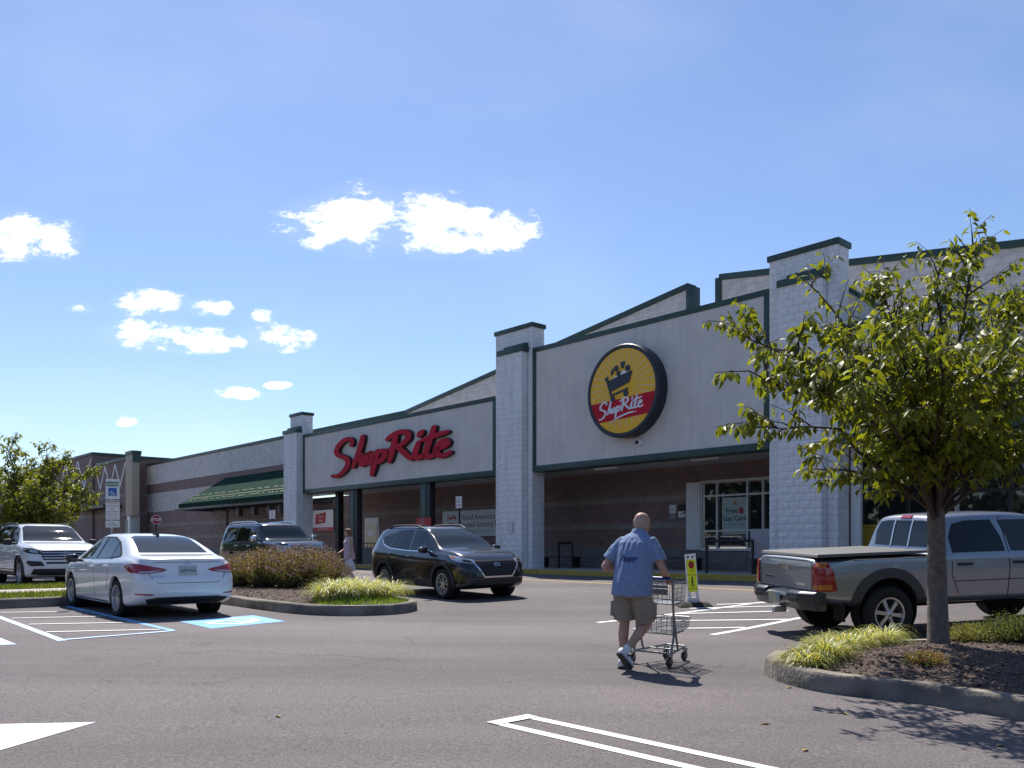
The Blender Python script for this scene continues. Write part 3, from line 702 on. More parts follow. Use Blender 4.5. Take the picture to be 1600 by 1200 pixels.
# far left of the store: faint zigzag relief on the parapet, vents row
ZIG = mat('zigzag_relief', (0.66, 0.63, 0.60), 0.9, var=0.08)
def zigzag(x0, x1, zlo, zhi, n_, m, y, w=0.16, parent=store):
    st = (x1 - x0) / n_
    for i in range(n_):
        a = (x0 + i * st, zlo if i % 2 else zhi); b = (x0 + (i + 1) * st, zhi if i % 2 else zlo); d_ = (Vector(b) - Vector(a)).normalized(); q = Vector((-d_.y, d_.x)) * w / 2
        MB().prism([(a[0] - q.x, a[1] - q.y), (b[0] - q.x, b[1] - q.y), (b[0] + q.x, b[1] + q.y), (a[0] + q.x, a[1] + q.y)], y - 0.012 - 0.002 * (i % 2), y + 0.01).build('zigzag_strip', m, parent)
zigzag(X(222, YB), X(345, YB), 6.4, 7.4, 14, ZIG, YB, 0.13)
for i in range(6): MB().box(X(290, YB) + i * 0.55, X(290, YB) + i * 0.55 + 0.35, YB - 0.03, YB - 0.002, 2.62, 2.8).build('wall_vent', GREYB, store)

# neighbouring shop with white zigzag, at the left end
shop = empty('neighbour_shop', MS); tag(shop, 'brown block shop with white zigzag beyond the store', 'building')
def swall(x0, x1, y, bands):
    for (z0, z1, m) in bands: MB().box(x0, x1, y, y + 4, z0, z1).build('wall', m, shop)
YS = 2.4
a0, a1 = X(148, YS), X(206, YS); b0 = X(40, YS)
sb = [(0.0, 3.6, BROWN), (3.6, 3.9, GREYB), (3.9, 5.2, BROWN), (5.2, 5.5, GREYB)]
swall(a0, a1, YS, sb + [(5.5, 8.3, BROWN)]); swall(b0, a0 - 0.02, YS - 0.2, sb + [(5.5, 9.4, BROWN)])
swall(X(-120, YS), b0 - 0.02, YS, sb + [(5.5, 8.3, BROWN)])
for x0, x1, z, yy in ((a0, a1, 8.3, YS), (b0, a0 - 0.02, 9.4, YS - 0.2), (X(-120, YS), b0 - 0.02, 8.3, YS)):
    MB().box(x0 - 0.1, x1 + 0.1, yy - 0.08, yy + 4.05, z, z + 0.25).build('coping', GREEN, shop, bevel=0.02)
zigzag(a0 + 0.3, a1 - 0.2, 6.2, 8.1, 7, WHITEM, YS, 0.2, shop); zigzag(b0 + 0.3, a0 - 0.4, 6.6, 9.1, 12, WHITEM, YS - 0.2, 0.2, shop)
BEIGE = mat('beige_cladding', (0.46, 0.38, 0.28), 0.8, var=0.06)
fin = MB().box(a1 + 0.02, a1 + 1.55, YS - 0.5, YS + 0.1, 3.55, 8.5).build('beige_fin', BEIGE, shop, bevel=0.02)
MB().box(a1, a1 + 1.75, YS - 0.55, YS + 0.2, 8.52, 8.8).build('coping', GREEN, fin, bevel=0.02); MB().box(a1 + 1.56, a1 + 1.75, YS - 0.5, YS + 0.15, 7.9, 8.5).build('trim', GREEN, fin)
MB().box(a1 + 0.05, a1 + 0.75, YS - 0.4, YS + 0.4, 0.168, 3.54).build('fin_post', ALU, fin, bevel=0.02)
ab = MB().prism([(X(110, 1.0), 4.3), (X(163, 1.0), 4.3), (X(163, 1.0), 4.55), (X(110, 1.0), 4.55)], 0.9, YS).build('awning_frame', DARKM, shop)

# green awning over the left stretch of the store front
aw = empty('green_awning', MS); tag(aw, 'dark green sloping awning with cream dots for sun showing through', 'awning')
AWN = mat('awning_canvas', (0.010, 0.040, 0.028), 0.95, spec=0.1, var=0.25, scale=1.5)
xe0, xe1, xr0, xr1 = X(280, 0.9), X(452, 0.9), X(352, YB), X(466, YB)
ye, ze, zr = 0.9, 3.92, 5.8
n_ = 8
for i in range(n_):
    t0, t1 = i / n_, (i + 1) / n_
    e_0, e_1 = xe0 + (xe1 - xe0) * t0 + 0.01, xe0 + (xe1 - xe0) * t1; r_0, r_1 = xr0 + (xr1 - xr0) * t0 + 0.01, xr0 + (xr1 - xr0) * t1
    sag = 0.03
    vs_ = [(e_0, ye, ze), (e_1, ye, ze), ((e_1 + r_1) / 2, (ye + YB) / 2, (ze + zr) / 2 - sag), ((e_0 + r_0) / 2, (ye + YB) / 2, (ze + zr) / 2 - sag), (r_0, YB - 0.02, zr), (r_1, YB - 0.02, zr)]
    vs_ += [(p[0], p[1], p[2] - 0.03) for p in vs_]
    MB().add(vs_, [(0, 1, 2, 3), (3, 2, 5, 4), (6, 9, 8, 7), (9, 10, 11, 8), (0, 6, 7, 1), (4, 5, 11, 10), (0, 3, 9, 6), (3, 4, 10, 9), (1, 7, 8, 2), (2, 8, 11, 5)]).build('canvas_panel', AWN, aw)
MB().box(xe0, xe1, ye - 0.03, ye, ze - 0.28, ze + 0.02).build('valance', AWN, aw)
MB().tube([(xe0 - 0.6, ye + 0.2, ze - 0.1), (xr0 - 1.2, YB, zr - 0.4)], 0.12, 6).build('hip_rail', DARKM, aw)
MB().box(xe0 - 1.0, xe1, ye + 0.02, ye + 0.14, ze - 0.42, ze - 0.3).build('front_rail', DARKM, aw)
MB().box(xe0 - 1.0, xe1, YB - 0.16, YB - 0.02, ze - 0.42, ze - 0.3).build('rear_rail', DARKM, aw)
for i in range(8):
    x = xe0 - 0.5 + (xe1 - xe0) * i / 7.2; MB().box(x - 0.05, x + 0.05, ye + 0.15, YB - 0.17, ze - 0.41, ze - 0.31).build('cross_rail', DARKM, aw)
for u in (373, 397, 421, 438):
    x = X(u, 1.6); MB().box(x - 0.18, x + 0.18, 1.5, 1.8, ze - 1.0, ze - 0.43).build('hanging_bracket', DARKM, aw, bevel=0.02)  # short dark brackets hanging below the awning
xq = X(355, 1.6); MB().tube([(xq, 1.6, 0.17), (xq, 1.6, ze - 0.42)], 0.09, 8).build('awning_post', DARKM, aw)
SUNDOT = mat('pale_sun_dot', (0.85, 0.78, 0.45), 0.4)  # cream colour stands for sunlight coming through the awning, no lamps
sun_dot_me = bpy.data.meshes.new('sun_dot'); bm = bmesh.new(); bmesh.ops.create_icosphere(bm, subdivisions=1, radius=0.042); bm.to_mesh(bm_ := sun_dot_me); bm.free(); sun_dot_me.materials.append(SUNDOT)
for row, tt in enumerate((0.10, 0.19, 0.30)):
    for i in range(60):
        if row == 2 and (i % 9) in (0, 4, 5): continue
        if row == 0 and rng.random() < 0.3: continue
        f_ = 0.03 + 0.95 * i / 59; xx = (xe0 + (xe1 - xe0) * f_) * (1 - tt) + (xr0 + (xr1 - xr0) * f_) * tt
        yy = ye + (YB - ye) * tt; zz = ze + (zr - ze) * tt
        o = bpy.data.objects.new('sun_dot', sun_dot_me); col.objects.link(o); o.parent = aw; o.location = (xx, yy - 0.03, zz + 0.02 + rng.uniform(-0.015, 0.015))
# ------------------------------------------------------------------ shop signs
SIGNRED = mat('sign_red', (0.50, 0.014, 0.034), 0.7, var=0.1, scale=1.5, spec=0.2); SIGNDARK = mat('sign_return', (0.02, 0.012, 0.016), 0.5); SIGNYEL = mat('sign_yellow', (0.88, 0.46, 0.012), 0.5)
SIGNNAVY = mat('sign_navy', (0.012, 0.014, 0.028), 0.4); SIGNWHITE = mat('sign_white', (0.75, 0.74, 0.78), 0.5); SIGNCREAM = mat('sign_cream', (0.72, 0.55, 0.28), 0.5)
# brush-script strokes in units of letter height: (points, widths) per letter; x to the right, y up
def bez(p, n_=10):
    o = []; p = [Vector(q) for q in p]
    for i in range(0, len(p) - 3, 3):
        for k_ in range(n_ + (1 if i + 3 >= len(p) - 1 else 0)):
            t = k_ / n_; o.append(p[i] * (1 - t) ** 3 + p[i + 1] * 3 * t * (1 - t) ** 2 + p[i + 2] * 3 * t * t * (1 - t) + p[i + 3] * t ** 3)
    return o
SCRIPT = {
 'S': [[(1.02, 2.02), (1.16, 2.42), (0.86, 2.62), (0.52, 2.38), (0.16, 2.12), (-0.02, 1.62), (0.30, 1.42), (0.62, 1.24), (0.92, 1.12), (0.80, 0.70), (0.68, 0.30), (0.30, -0.12), (-0.10, 0.02)]],
 'h': [[(1.66, 2.52), (1.60, 2.0), (1.40, 1.3), (1.12, 0.52)], [(1.20, 0.95), (1.42, 1.25), (1.66, 1.42), (1.62, 1.12), (1.60, 0.90), (1.46, 0.56), (1.70, 0.58)]],
 'o': [[(2.06, 1.36), (1.86, 1.20), (1.72, 0.72), (1.92, 0.66), (2.14, 0.62), (2.34, 1.22), (2.10, 1.36)]],
 'p': [[(2.46, 1.42), (2.40, 1.0), (2.28, 0.5), (2.16, -0.14)], [(2.42, 1.18), (2.60, 1.44), (2.90, 1.46), (2.84, 1.10), (2.78, 0.78), (2.56, 0.58), (2.38, 0.70)]],
 'R': [[(3.42, 2.36), (3.36, 1.9), (3.24, 1.3), (3.08, 0.62)], [(2.98, 2.06), (3.20, 2.40), (3.90, 2.62), (4.02, 2.22), (4.10, 1.86), (3.70, 1.50), (3.10, 1.42)], [(3.52, 1.48), (3.74, 1.22), (3.92, 0.92), (4.16, 0.64)]],
 'i': [[(4.52, 1.62), (4.44, 1.30), (4.24, 0.80), (4.44, 0.68), (4.54, 0.64), (4.62, 0.70), (4.70, 0.80)], [(4.54, 2.02), (4.58, 2.10), (4.64, 2.20), (4.66, 2.26)]],
 't': [[(5.22, 2.42), (5.12, 1.9), (4.86, 1.2), (4.84, 0.86), (4.84, 0.58), (5.06, 0.60), (5.20, 0.76)], [(4.72, 1.72), (5.02, 1.82), (5.40, 1.94), (5.78, 2.02)]],
 'e': [[(5.32, 1.06), (5.56, 1.06), (5.90, 1.28), (5.76, 1.48), (5.62, 1.66), (5.34, 1.30), (5.32, 0.98), (5.30, 0.60), (5.62, 0.52), (5.90, 0.78)]],
}
def ribbon(mb, pts, w, y0, y1, M, ends=0.75):      # a brush stroke as a solid: front at y0, back at y1
    n_ = len(pts); L_, R_ = [], []
    for i, p in enumerate(pts):
        d_ = (pts[min(i + 1, n_ - 1)] - pts[max(0, i - 1)]); d_ = d_.normalized() if d_.length > 1e-6 else Vector((1, 0))
        t = i / (n_ - 1); ww = w * (ends + (1 - ends) * min(1, 5 * min(t, 1 - t)) ) / 2; q = Vector((-d_.y, d_.x)) * ww
        L_.append(p + q); R_.append(p - q)
    def cap(c, a, b):
        v = a - c; k_ = []
        for j in range(1, 5):
            ang = math.pi * j / 5; k_.append(c + Vector((v.x * math.cos(ang) - v.y * math.sin(ang), v.x * math.sin(ang) + v.y * math.cos(ang))))
        return k_
    vs_ = []; fs_ = []
    for i in range(n_): vs_ += [(L_[i].x, y0, L_[i].y), (R_[i].x, y0, R_[i].y), (L_[i].x, y1, L_[i].y), (R_[i].x, y1, R_[i].y)]
    for i in range(n_ - 1):
        a = 4 * i; b = a + 4; fs_ += [(a, a + 1, b + 1, b), (a + 2, b + 2, b + 3, a + 3), (a, b, b + 2, a + 2), (a + 1, a + 3, b + 3, b + 1)]
    mb.add(vs_, fs_, M)
    for c, a, b in ((pts[0], L_[0], R_[0]), (pts[-1], R_[-1], L_[-1])):
        poly = [a] + cap(c, a, b) + [b]; k_ = len(poly)
        mb.add([(p.x, y0, p.y) for p in poly] + [(p.x, y1, p.y) for p in poly], [tuple(range(k_)), tuple(range(2 * k_ - 1, k_ - 1, -1))] + [(i, k_ + i, k_ + i + 1, i + 1) for i in range(k_ - 1)], M)
def script_word(parent, M, w, y0, y1, m, name='letter', back=None):
    for ch, strokes in SCRIPT.items():
        mb = MB(); mb2 = MB()
        for i, st in enumerate(strokes):
            pts = bez(st, 9); 
            if ch == 'o': pts = pts[:-1] + [pts[0], pts[1]]
            ribbon(mb, pts, w, y0 - 0.003 * i, y0 + (0.03 if back else (y1 - y0)), M)
            if back: ribbon(mb2, pts, w * 1.13, y0 + 0.032 + 0.002 * i, y1, M)
        o = mb.build(name, m, parent)
        if back: mb2.build('letter_return', back, o)
# red script sign on the left panel
Mw = Matrix.Translation((-36.51, 0, 4.407)) @ Matrix(((1.542, 0, 0, 0), (0, 1, 0, 0), (-0.0142 * 1.542, 0, 0.684, 0), (0, 0, 0, 1)))
sg = empty('red_script_sign', MS); tag(sg, 'large red script store lettering on the pale panel', 'sign')
script_word(sg, Mw, 0.29, -0.15, 0.028, SIGNRED, back=SIGNDARK)
# round logo sign
cxl = X(984.5); czl = FZ(984.5, 613); rl = (FZ(984.5, 541) - FZ(984.5, 685)) / 2
rs_ = empty('round_logo_sign', MS); tag(rs_, 'round yellow and red store emblem with shopping cart on pale panel', 'sign')
ML = Matrix.Translation((cxl, 0, czl))
MB().lathe([(0, 0.028), (rl, 0.028), (rl * 1.005, -0.40), (rl * 0.985, -0.43), (rl * 0.92, -0.43), (rl * 0.91, -0.405), (0, -0.405)], 64, ML).build('drum', SIGNNAVY, rs_, 30)
def disc_part(name, zlo, zhi, m, y, tiltk=0.0, r=rl * 0.908):      # slice of the disc between two slanted lines
    pts = []; N_ = 96
    for i in range(N_):
        a = 2 * math.pi * i / N_; x, z = r * math.cos(a), r * math.sin(a); pts.append((x, z))
    bm = bmesh.new(); bm.faces.new([bm.verts.new((p[0], 0, p[1])) for p in pts])
    for zz, sgn in ((zlo, -1), (zhi, 1)):
        if zz is None: continue
        bmesh.ops.bisect_plane(bm, geom=bm.verts[:] + bm.edges[:] + bm.faces[:], plane_co=Vector((0, 0, zz)), plane_no=Vector((-tiltk, 0, 1)) * sgn, clear_outer=True)
    me = bpy.data.meshes.new(name); bm.to_mesh(me); bm.free(); me.transform(ML @ Matrix.Translation((0, y, 0)))
    if me.polygons[0].normal.y > 0: me.flip_normals()
    return link_mesh(name, me, m, rs_)
disc_part('yellow_face', None, None, SIGNYEL, -0.409)
TK = 0.05
rb = disc_part('red_band', -0.60 * rl, -0.16 * rl, SIGNRED, -0.418, TK)
for i in range(34):
    a = 2 * math.pi * i / 34 + 0.06; r0, r1 = 0.36 * rl, 0.895 * rl; cz = 0.12 * rl
    w_ = 0.006 * rl; w2 = 0.014 * rl; d_ = Vector((math.cos(a), math.sin(a))); q = Vector((-d_.y, d_.x))
    t1 = r1
    c0 = Vector((0, cz))
    def inside_r(t): return (c0 + d_ * t).length < r1
    while not inside_r(t1) and t1 > r0: t1 -= 0.01
    if t1 <= r0 + 0.05: continue
    p = [c0 + d_ * r0 + q * w_, c0 + d_ * t1 + q * w2, c0 + d_ * t1 - q * w2, c0 + d_ * r0 - q * w_]
    o = MB().add([(v.x, -0.413, v.y) for v in p], [(0, 1, 2, 3)], ML).build('sun_ray', SIGNCREAM, rs_)
cart = MB(); u_ = rl
def P2(pts, dy=0.0): return [(x * u_, z * u_) for x, z in pts]
cart.prism(P2([(-0.36, 0.26), (0.30, 0.40), (0.22, 0.16), (-0.28, 0.02)]), -0.430, -0.415, ML)
cart.prism(P2([(-0.46, 0.34), (-0.40, 0.36), (-0.27, -0.06), (-0.33, -0.06)]), -0.432, -0.416, ML)
cart.prism(P2([(-0.48, 0.32), (-0.38, 0.36), (-0.38, 0.30), (-0.46, 0.27)]), -0.434, -0.417, ML)
cart.prism(P2([(-0.33, -0.10), (0.18, 0.0), (0.18, 0.05), (-0.29, -0.05)]), -0.431, -0.417, ML)
for (cx_, cz_, r_) in ((-0.25, -0.145, 0.062), (0.12, -0.07, 0.066), (-0.15, 0.50, 0.065), (-0.08, 0.38, 0.062), (0.17, 0.46, 0.07)):
    cart.prism([((cx_ + r_ * math.cos(t * 0.524)) * u_, (cz_ + r_ * math.sin(t * 0.524)) * u_) for t in range(12)], -0.436, -0.4175, ML)
cart.prism(P2([(-0.30, 0.36), (-0.22, 0.42), (-0.24, 0.52), (-0.30, 0.46)]), -0.433, -0.4165, ML); cart.prism(P2([(0.0, 0.48), (0.06, 0.48), (0.10, 0.62), (-0.03, 0.62)]), -0.433, -0.4165, ML)
cart.build('cart_emblem', SIGNNAVY, rs_)
MB().prism(P2([(-0.30, 0.285), (-0.10, 0.36), (0.06, 0.43), (0.20, 0.385)]), -0.428, -0.4155, ML).build('cart_load', SIGNWHITE, rs_)
Mt = ML @ Matrix.Translation((-0.62 * rl, 0, -0.56 * rl)) @ Matrix.Rotation(-0.06, 4, 'Y') @ Matrix.Diagonal((0.205 * rl, 1, 0.145 * rl, 1))
script_word(rb, Mt, 0.26, -0.432, -0.419, SIGNWHITE)
ul = MB(); ribbon(ul, bez([(1.6, -0.75), (2.6, -0.1), (4.0, 0.22), (5.0, 0.06)], 14), 0.24, -0.433, -0.419, Mt, 0.4); ul.build('underline', SIGNWHITE, rb)
# camera under the round sign
cm = empty('security_camera', MS); tag(cm, 'small white security camera below the round emblem', 'camera')
xc, zc = X(999), FZ(999, 691.5)
MB().lathe([(0, 0.028), (0.13, 0.028), (0.13, -0.04), (0.10, -0.09), (0, -0.09)], 20, Matrix.Translation((xc, 0, zc))).build('housing', WHITEM, cm, 40)
MB().lathe([(0, -0.085), (0.065, -0.085), (0.05, -0.14), (0, -0.15)], 16, Matrix.Translation((xc - 0.02, 0, zc))).build('lens', BLACKM, cm, 40)

# ------------------------------------------------------------------ notices on the store wall
PAPER = mat('paper_white', (0.70, 0.69, 0.68), 0.7); INKD = mat('print_dark', (0.03, 0.03, 0.035), 0.7); INKR = mat('print_red', (0.42, 0.03, 0.04), 0.6); INKG = mat('print_grey', (0.25, 0.25, 0.26), 0.7)
def wall_board(name, u0, u1, v0, v1, off, m, label, cat, th=0.03):
    e = empty(name, MS); tag(e, label, cat); um = (u0 + u1) / 2
    x0, x1 = X(u0, off), X(u1, off); z1, z0 = FZ(um, v0, off), FZ(um, v1, off)
    MB().box(x0, x1, off - th, off - 0.002, z0, z1).build('board', m, e)
    return e, x0, x1, z0, z1, off - th - 0.004
def T(x, y, z): return Matrix.Translation((x, y, z))
e, x0, x1, z0, z1, yy = wall_board('wall_banner', 692, 790, 797, 838, YB - 0.1, PAPER, 'wide white banner with dark serif lettering on the store wall', 'banner', 0.02)
hh = z1 - z0; ww = x1 - x0
lettering('banner_text', "Voted America's", hh * 0.30, INKD, e, T(x0 + ww * 0.58, yy, z1 - hh * 0.27)); lettering('banner_text', 'Most Trusted Grocery Retailer', hh * 0.29, INKD, e, T(x0 + ww * 0.60, yy, z1 - hh * 0.55))
lettering('banner_text', 'SEE STORE FOR DETAILS', hh * 0.12, INKG, e, T(x0 + ww * 0.6, yy, z1 - hh * 0.82)); 
Mb = Matrix.Translation((x0 + ww * 0.08, 0, z1 - hh * 0.36)) @ Matrix.Diagonal((ww * 0.026, 1, hh * 0.075, 1)); script_word(e, Mb, 0.34, yy, yy + 0.003, INKR, 'script_mark')
e, x0, x1, z0, z1, yy = wall_board('wall_poster', 490, 522, 797, 830, YB - 0.4, PAPER, 'white poster with a tilted red block on the store wall', 'poster', 0.05)
hh = z1 - z0; ww = x1 - x0
MB().prism([(x0 + ww * 0.12, z1 - hh * 0.68), (x0 + ww * 0.62, z1 - hh * 0.60), (x0 + ww * 0.66, z1 - hh * 0.1), (x0 + ww * 0.16, z1 - hh * 0.2)], yy - 0.01, yy).build('red_block', INKR, e)
lettering('poster_text', 'Price\nPlus', hh * 0.2, PAPER, e, T(x0 + ww * 0.4, yy - 0.014, z1 - hh * 0.4), shear=0.2)
MB().box(x0, x1, yy - 0.008, yy, z0, z0 + hh * 0.18).build('red_footer', INKR, e); lettering('poster_text', 'CLUB CARD SAVINGS', hh * 0.1, PAPER, e, T((x0 + x1) / 2, yy - 0.011, z0 + hh * 0.09))
MB().box(x1 + 0.004, x1 + 0.16, yy - 0.01, YB - 0.35, z0 - 0.06, z1 + 0.06).build('case_side', DARKM, e); MB().box(x0 - 0.1, x1, yy - 0.01, YB - 0.35, z1 + 0.004, z1 + 0.08).build('case_top', DARKM, e)
e, x0, x1, z0, z1, yy = wall_board('red_notice', 651, 674, 809, 822, 0.08, INKR, 'small red notice board on the post under the left sign panel', 'notice')
for i, s_ in enumerate(('Store', 'Pickup', 'Reserved')): lettering('notice_text', s_, (z1 - z0) * 0.27, PAPER, e, T((x0 + x1) / 2 - 0.1, yy, z1 - (z1 - z0) * (0.2 + 0.29 * i)))
def parking_plate(u0, u1, v0, v1, off, label, post=None, red=True):
    e, x0, x1, z0, z1, yy = wall_board('parking_notice', u0, u1, v0, v1, off, PAPER, label, 'notice', 0.015)
    k_ = z1 - z0
    for i, s_ in enumerate(('NO', 'PARKING', 'FIRE LANE')): lettering('notice_text', s_, k_ * (0.22 if i == 0 else 0.15), INKR if red else INKG, e, T((x0 + x1) / 2, yy, z1 - k_ * (0.2 + 0.27 * i)))
    if post: MB().tube([((x0 + x1) / 2, off + 0.02, 0.16), ((x0 + x1) / 2, off + 0.02, z1 - 0.02)], 0.035, 8).build('post', BLACKM, e)
    return e
parking_plate(712.5, 722, 775.5, 794, -0.05, 'parking notice on a thin black post before the banner', True)
parking_plate(421, 430, 797, 810.5, -0.05, 'parking notice on a thin post under the green awning', True)
parking_plate(792, 801, 814, 833, -0.33, 'parking notice fixed flat to the white block pillar', None, False)
e, x0, x1, z0, z1, yy = wall_board('wall_notice', 1046.5, 1057, 789, 802, YB, PAPER, 'plain pale notice on the dark block wall beside the other', 'notice')
MB().box(x0, x1, yy, yy + 0.02, z0 - 0.22, z0 - 0.02).build('lower_plate', INKG, e); lettering('notice_text', 'NO\nSMOKING', (z1 - z0) * 0.2, INKG, e, T((x0 + x1) / 2, yy, (z0 + z1) / 2))
e, x0, x1, z0, z1, yy = wall_board('wall_notice', 1060.5, 1071.5, 799, 808.5, YB, PAPER, 'black topped notice with arrow next to the white cladding', 'notice')
MB().box(x0, x1, yy, yy + 0.025, z1 + 0.02, z1 + 0.24).build('upper_plate', BLACKM, e)
MB().prism([(x0 + 0.08, z0 + 0.08), (x0 + 0.3, z0 + 0.14), (x0 + 0.3, z0 + 0.22)], yy - 0.004, yy).build('arrow', INKD, e)
e = empty('window_poster', MS); tag(e, 'pale free gas card poster inside the shop window', 'poster')
x0, x1 = X(1127, YB), X(1166.5, YB); z1, z0 = FZ(1146, 777, YB), FZ(1146, 835, YB); yy = YB + 0.05
POSTG = mat('poster_green', (0.42, 0.50, 0.47), 0.6); MB().box(x0, x1, yy, yy + 0.008, z0, z1).build('sheet', POSTG, e)
INKT = mat('print_teal', (0.015, 0.06, 0.06), 0.7)
hh = z1 - z0; lettering('poster_text', 'Free', hh * 0.2, INKT, e, T(x0 + (x1 - x0) * 0.38, yy - 0.003, z1 - hh * 0.36), bold=0.004); lettering('poster_text', 'Gas Card', hh * 0.19, INKT, e, T((x0 + x1) / 2, yy - 0.003, z1 - hh * 0.57), bold=0.004)
lettering('poster_text', 'see customer service for details', hh * 0.05, INKT, e, T((x0 + x1) / 2, yy - 0.003, z1 - hh * 0.72))
MB().box(x0 + (x1 - x0) * 0.68, x0 + (x1 - x0) * 0.84, yy - 0.004, yy, z1 - hh * 0.44, z1 - hh * 0.28).build('red_pump', INKR, e); MB().prism([(x0 + (x1 - x0) * 0.45, z1 - hh * 0.2), (x0 + (x1 - x0) * 0.6, z1 - hh * 0.2), (x0 + (x1 - x0) * 0.525, z1 - hh * 0.07)], yy - 0.004, yy).build('mark', mat('print_orange', (0.5, 0.18, 0.05), 0.7), e)

# ------------------------------------------------------------------ things on the store sidewalk
def rail(u0, u1, off, h, label, cat='railing', legs=2):
    e = empty('pipe_rail', MS); tag(e, label, cat); x0, x1 = X(u0, off), X(u1, off)
    MB().tube([(x0, off, 0.168 + h), (x1, off, 0.168 + h)], 0.045, 8).build('top_rail', BLACKM, e)
    for i in range(legs):
        x = x0 + (x1 - x0) * i / (legs - 1); MB().tube([(x, off, 0.168), (x, off, 0.168 + h)], 0.045, 8).build('leg', BLACKM, e)
    return e
rail(873, 894, 1.6, 0.95, 'black pipe hoop by the dark block wall near the pillar'); rail(1104, 1176, 0.35, 0.98, 'wide black pipe rail in front of the shop window')
def bench(u0, u1, off, label):
    e = empty('wall_bench', MS); tag(e, label, 'bench'); x0, x1 = X(u0, off), X(u1, off)
    for k_ in range(3): MB().box(x0, x1, off - 0.2 + k_ * 0.14, off - 0.08 + k_ * 0.14, 0.55, 0.59).build('seat_slat', BLACKM, e, bevel=0.008)
    for x in (x0 + 0.15, x1 - 0.15): MB().box(x - 0.03, x + 0.03, off - 0.18, off + 0.18, 0.168, 0.549).build('leg', BLACKM, e)
bench(848, 905, 2.6, 'low black slatted bench at the wall by the left pillar'); bench(990, 1096, 2.9, 'long low black bench along the wall beneath the notices')
e = empty('planter_box', MS); tag(e, 'pale concrete planter block beside the service door', 'planter')
x0, x1 = X(552, 1.2), X(572, 1.2); MB().box(x0, x1, 0.9, 1.6, 0.168, 0.95).build('box', mat('planter_concrete', (0.5, 0.48, 0.45), 0.9, var=0.1), e, bevel=0.03); MB().box(x0 + 0.08, x1 - 0.08, 0.98, 1.52, 0.951, 0.958).build('soil', MULCH, e)
e = empty('door_railing', MS); tag(e, 'thin black picket railing by the service door', 'railing'); x0, x1 = X(556, 2.4), X(640, 2.4)
MB().box(x0, x1, 2.38, 2.42, 1.15, 1.2).build('top_rail', BLACKM, e); MB().box(x0, x1, 2.385, 2.415, 0.3, 0.33).build('bottom_rail', BLACKM, e)
for i in range(15): x = x0 + (x1 - x0) * (i + 0.5) / 15; MB().box(x - 0.012, x + 0.012, 2.388, 2.412, 0.335, 1.148).build('picket', BLACKM, e)
for x in (x0, (x0 + x1) / 2, x1): MB().box(x - 0.03, x + 0.03, 2.37, 2.43, 0.168, 1.25).build('post', BLACKM, e)
e = empty('entry_post', MS); tag(e, 'tall black post at the left end of the left sign panel', 'post'); x = X(529, 0.8); MB().box(x - 0.16, x + 0.16, 0.7, 1.0, 0.168, ZB + 0.1).build('shaft', BLACKM, e, bevel=0.01); MB().box(x - 2.6, x - 0.17, 0.75, 0.9, ZB - 0.35, ZB - 0.2).build('arm', BLACKM, e)
e = empty('vending_rack', MS); tag(e, 'mottled grey rack standing before the shop window by the tall pillar', 'rack')
x0, x1 = X(1178, 0.9), X(1215, 0.9); RACK = mat('rack_print', (0.30, 0.33, 0.34), 0.6, scale=5, col2=(0.45, 0.36, 0.40)); MB().box(x0, x1, 0.7, 1.2, 0.62, 1.5).build('cabinet', RACK, e, bevel=0.02)
for x in (x0 + 0.1, x1 - 0.1): MB().box(x - 0.04, x + 0.04, 0.75, 1.15, 0.168, 0.619).build('leg', BLACKM, e)
e = empty('yellow_bin', MS); tag(e, 'dull yellow bin in the shade of the store entrance', 'bin'); x0, x1 = X(1352, 1.8), X(1372, 1.8)
MB().prism([(x0 + 0.06, 0.168), (x1 - 0.06, 0.168), (x1, 1.5), (x0, 1.5)], 1.6, 2.1).build('bin_body', mat('bin_yellow', (0.5, 0.36, 0.03), 0.6), e, bevel=0.02); MB().box(x0 - 0.03, x1 + 0.03, 1.57, 2.13, 1.502, 1.58).build('lid', mat('bin_yellow', (0.5, 0.36, 0.03), 0.6), e, bevel=0.02)

# ------------------------------------------------------------------ free standing signs in the lot
STEEL = mat('galvanised_steel', (0.45, 0.45, 0.46), 0.45, 0.6, var=0.15); SIGNBLUE = mat('sign_blue', (0.015, 0.10, 0.42), 0.5); SIGNW2 = mat('reflective_white', (0.72, 0.74, 0.74), 0.5, var=0.05); STOPRED = mat('stop_red', (0.34, 0.012, 0.02), 0.5)
def facing(x, y, z=None, yaw=0.0):      # local -y looks at the lot (towards +x -y diagonal given by yaw)
    return Matrix.Translation((x, y, G(x, y) if z is None else z)) @ Matrix.Rotation(yaw, 4, 'Z')
p = sn(22.4, 5.4); sx = (176 - CU) / FPX
yy = 21.5; px_, py_ = sx * yy, yy
acc = empty('accessible_parking_sign', facing(px_, py_, None, R(10))); tag(acc, 'accessible parking sign stack with blue wheelchair symbol on a post', 'sign')
base = G(px_, py_); zof = lambda v: CAMZ + (HV - v) / FPX * py_ - base
kx = py_ / FPX
MB().tube([(-0.03, 0.035, 0), (-0.03, 0.035, zof(750))], 0.03, 8).build('post', STEEL, acc)
def plate(v0, v1, m, name, w=10.3):
    return MB().box(-w * kx, w * kx, -0.004, 0.004, zof(v1), zof(v0)).build(name, m, acc)
plate(748.5, 780, SIGNW2, 'reserved_plate'); plate(782, 812, SIGNW2, 'penalty_plate'); plate(813.5, 824, SIGNW2, 'van_plate')
INKGR = mat('print_green', (0.02, 0.12, 0.06), 0.6)
lettering('sign_text', 'RESERVED\nPARKING', 4.3 * kx, INKGR, acc, T(0, -0.008, zof(756.5)), bold=0.003)
MB().box(-6 * kx, 6 * kx, -0.010, -0.0045, zof(775), zof(762.5)).build('blue_field', SIGNBLUE, acc)
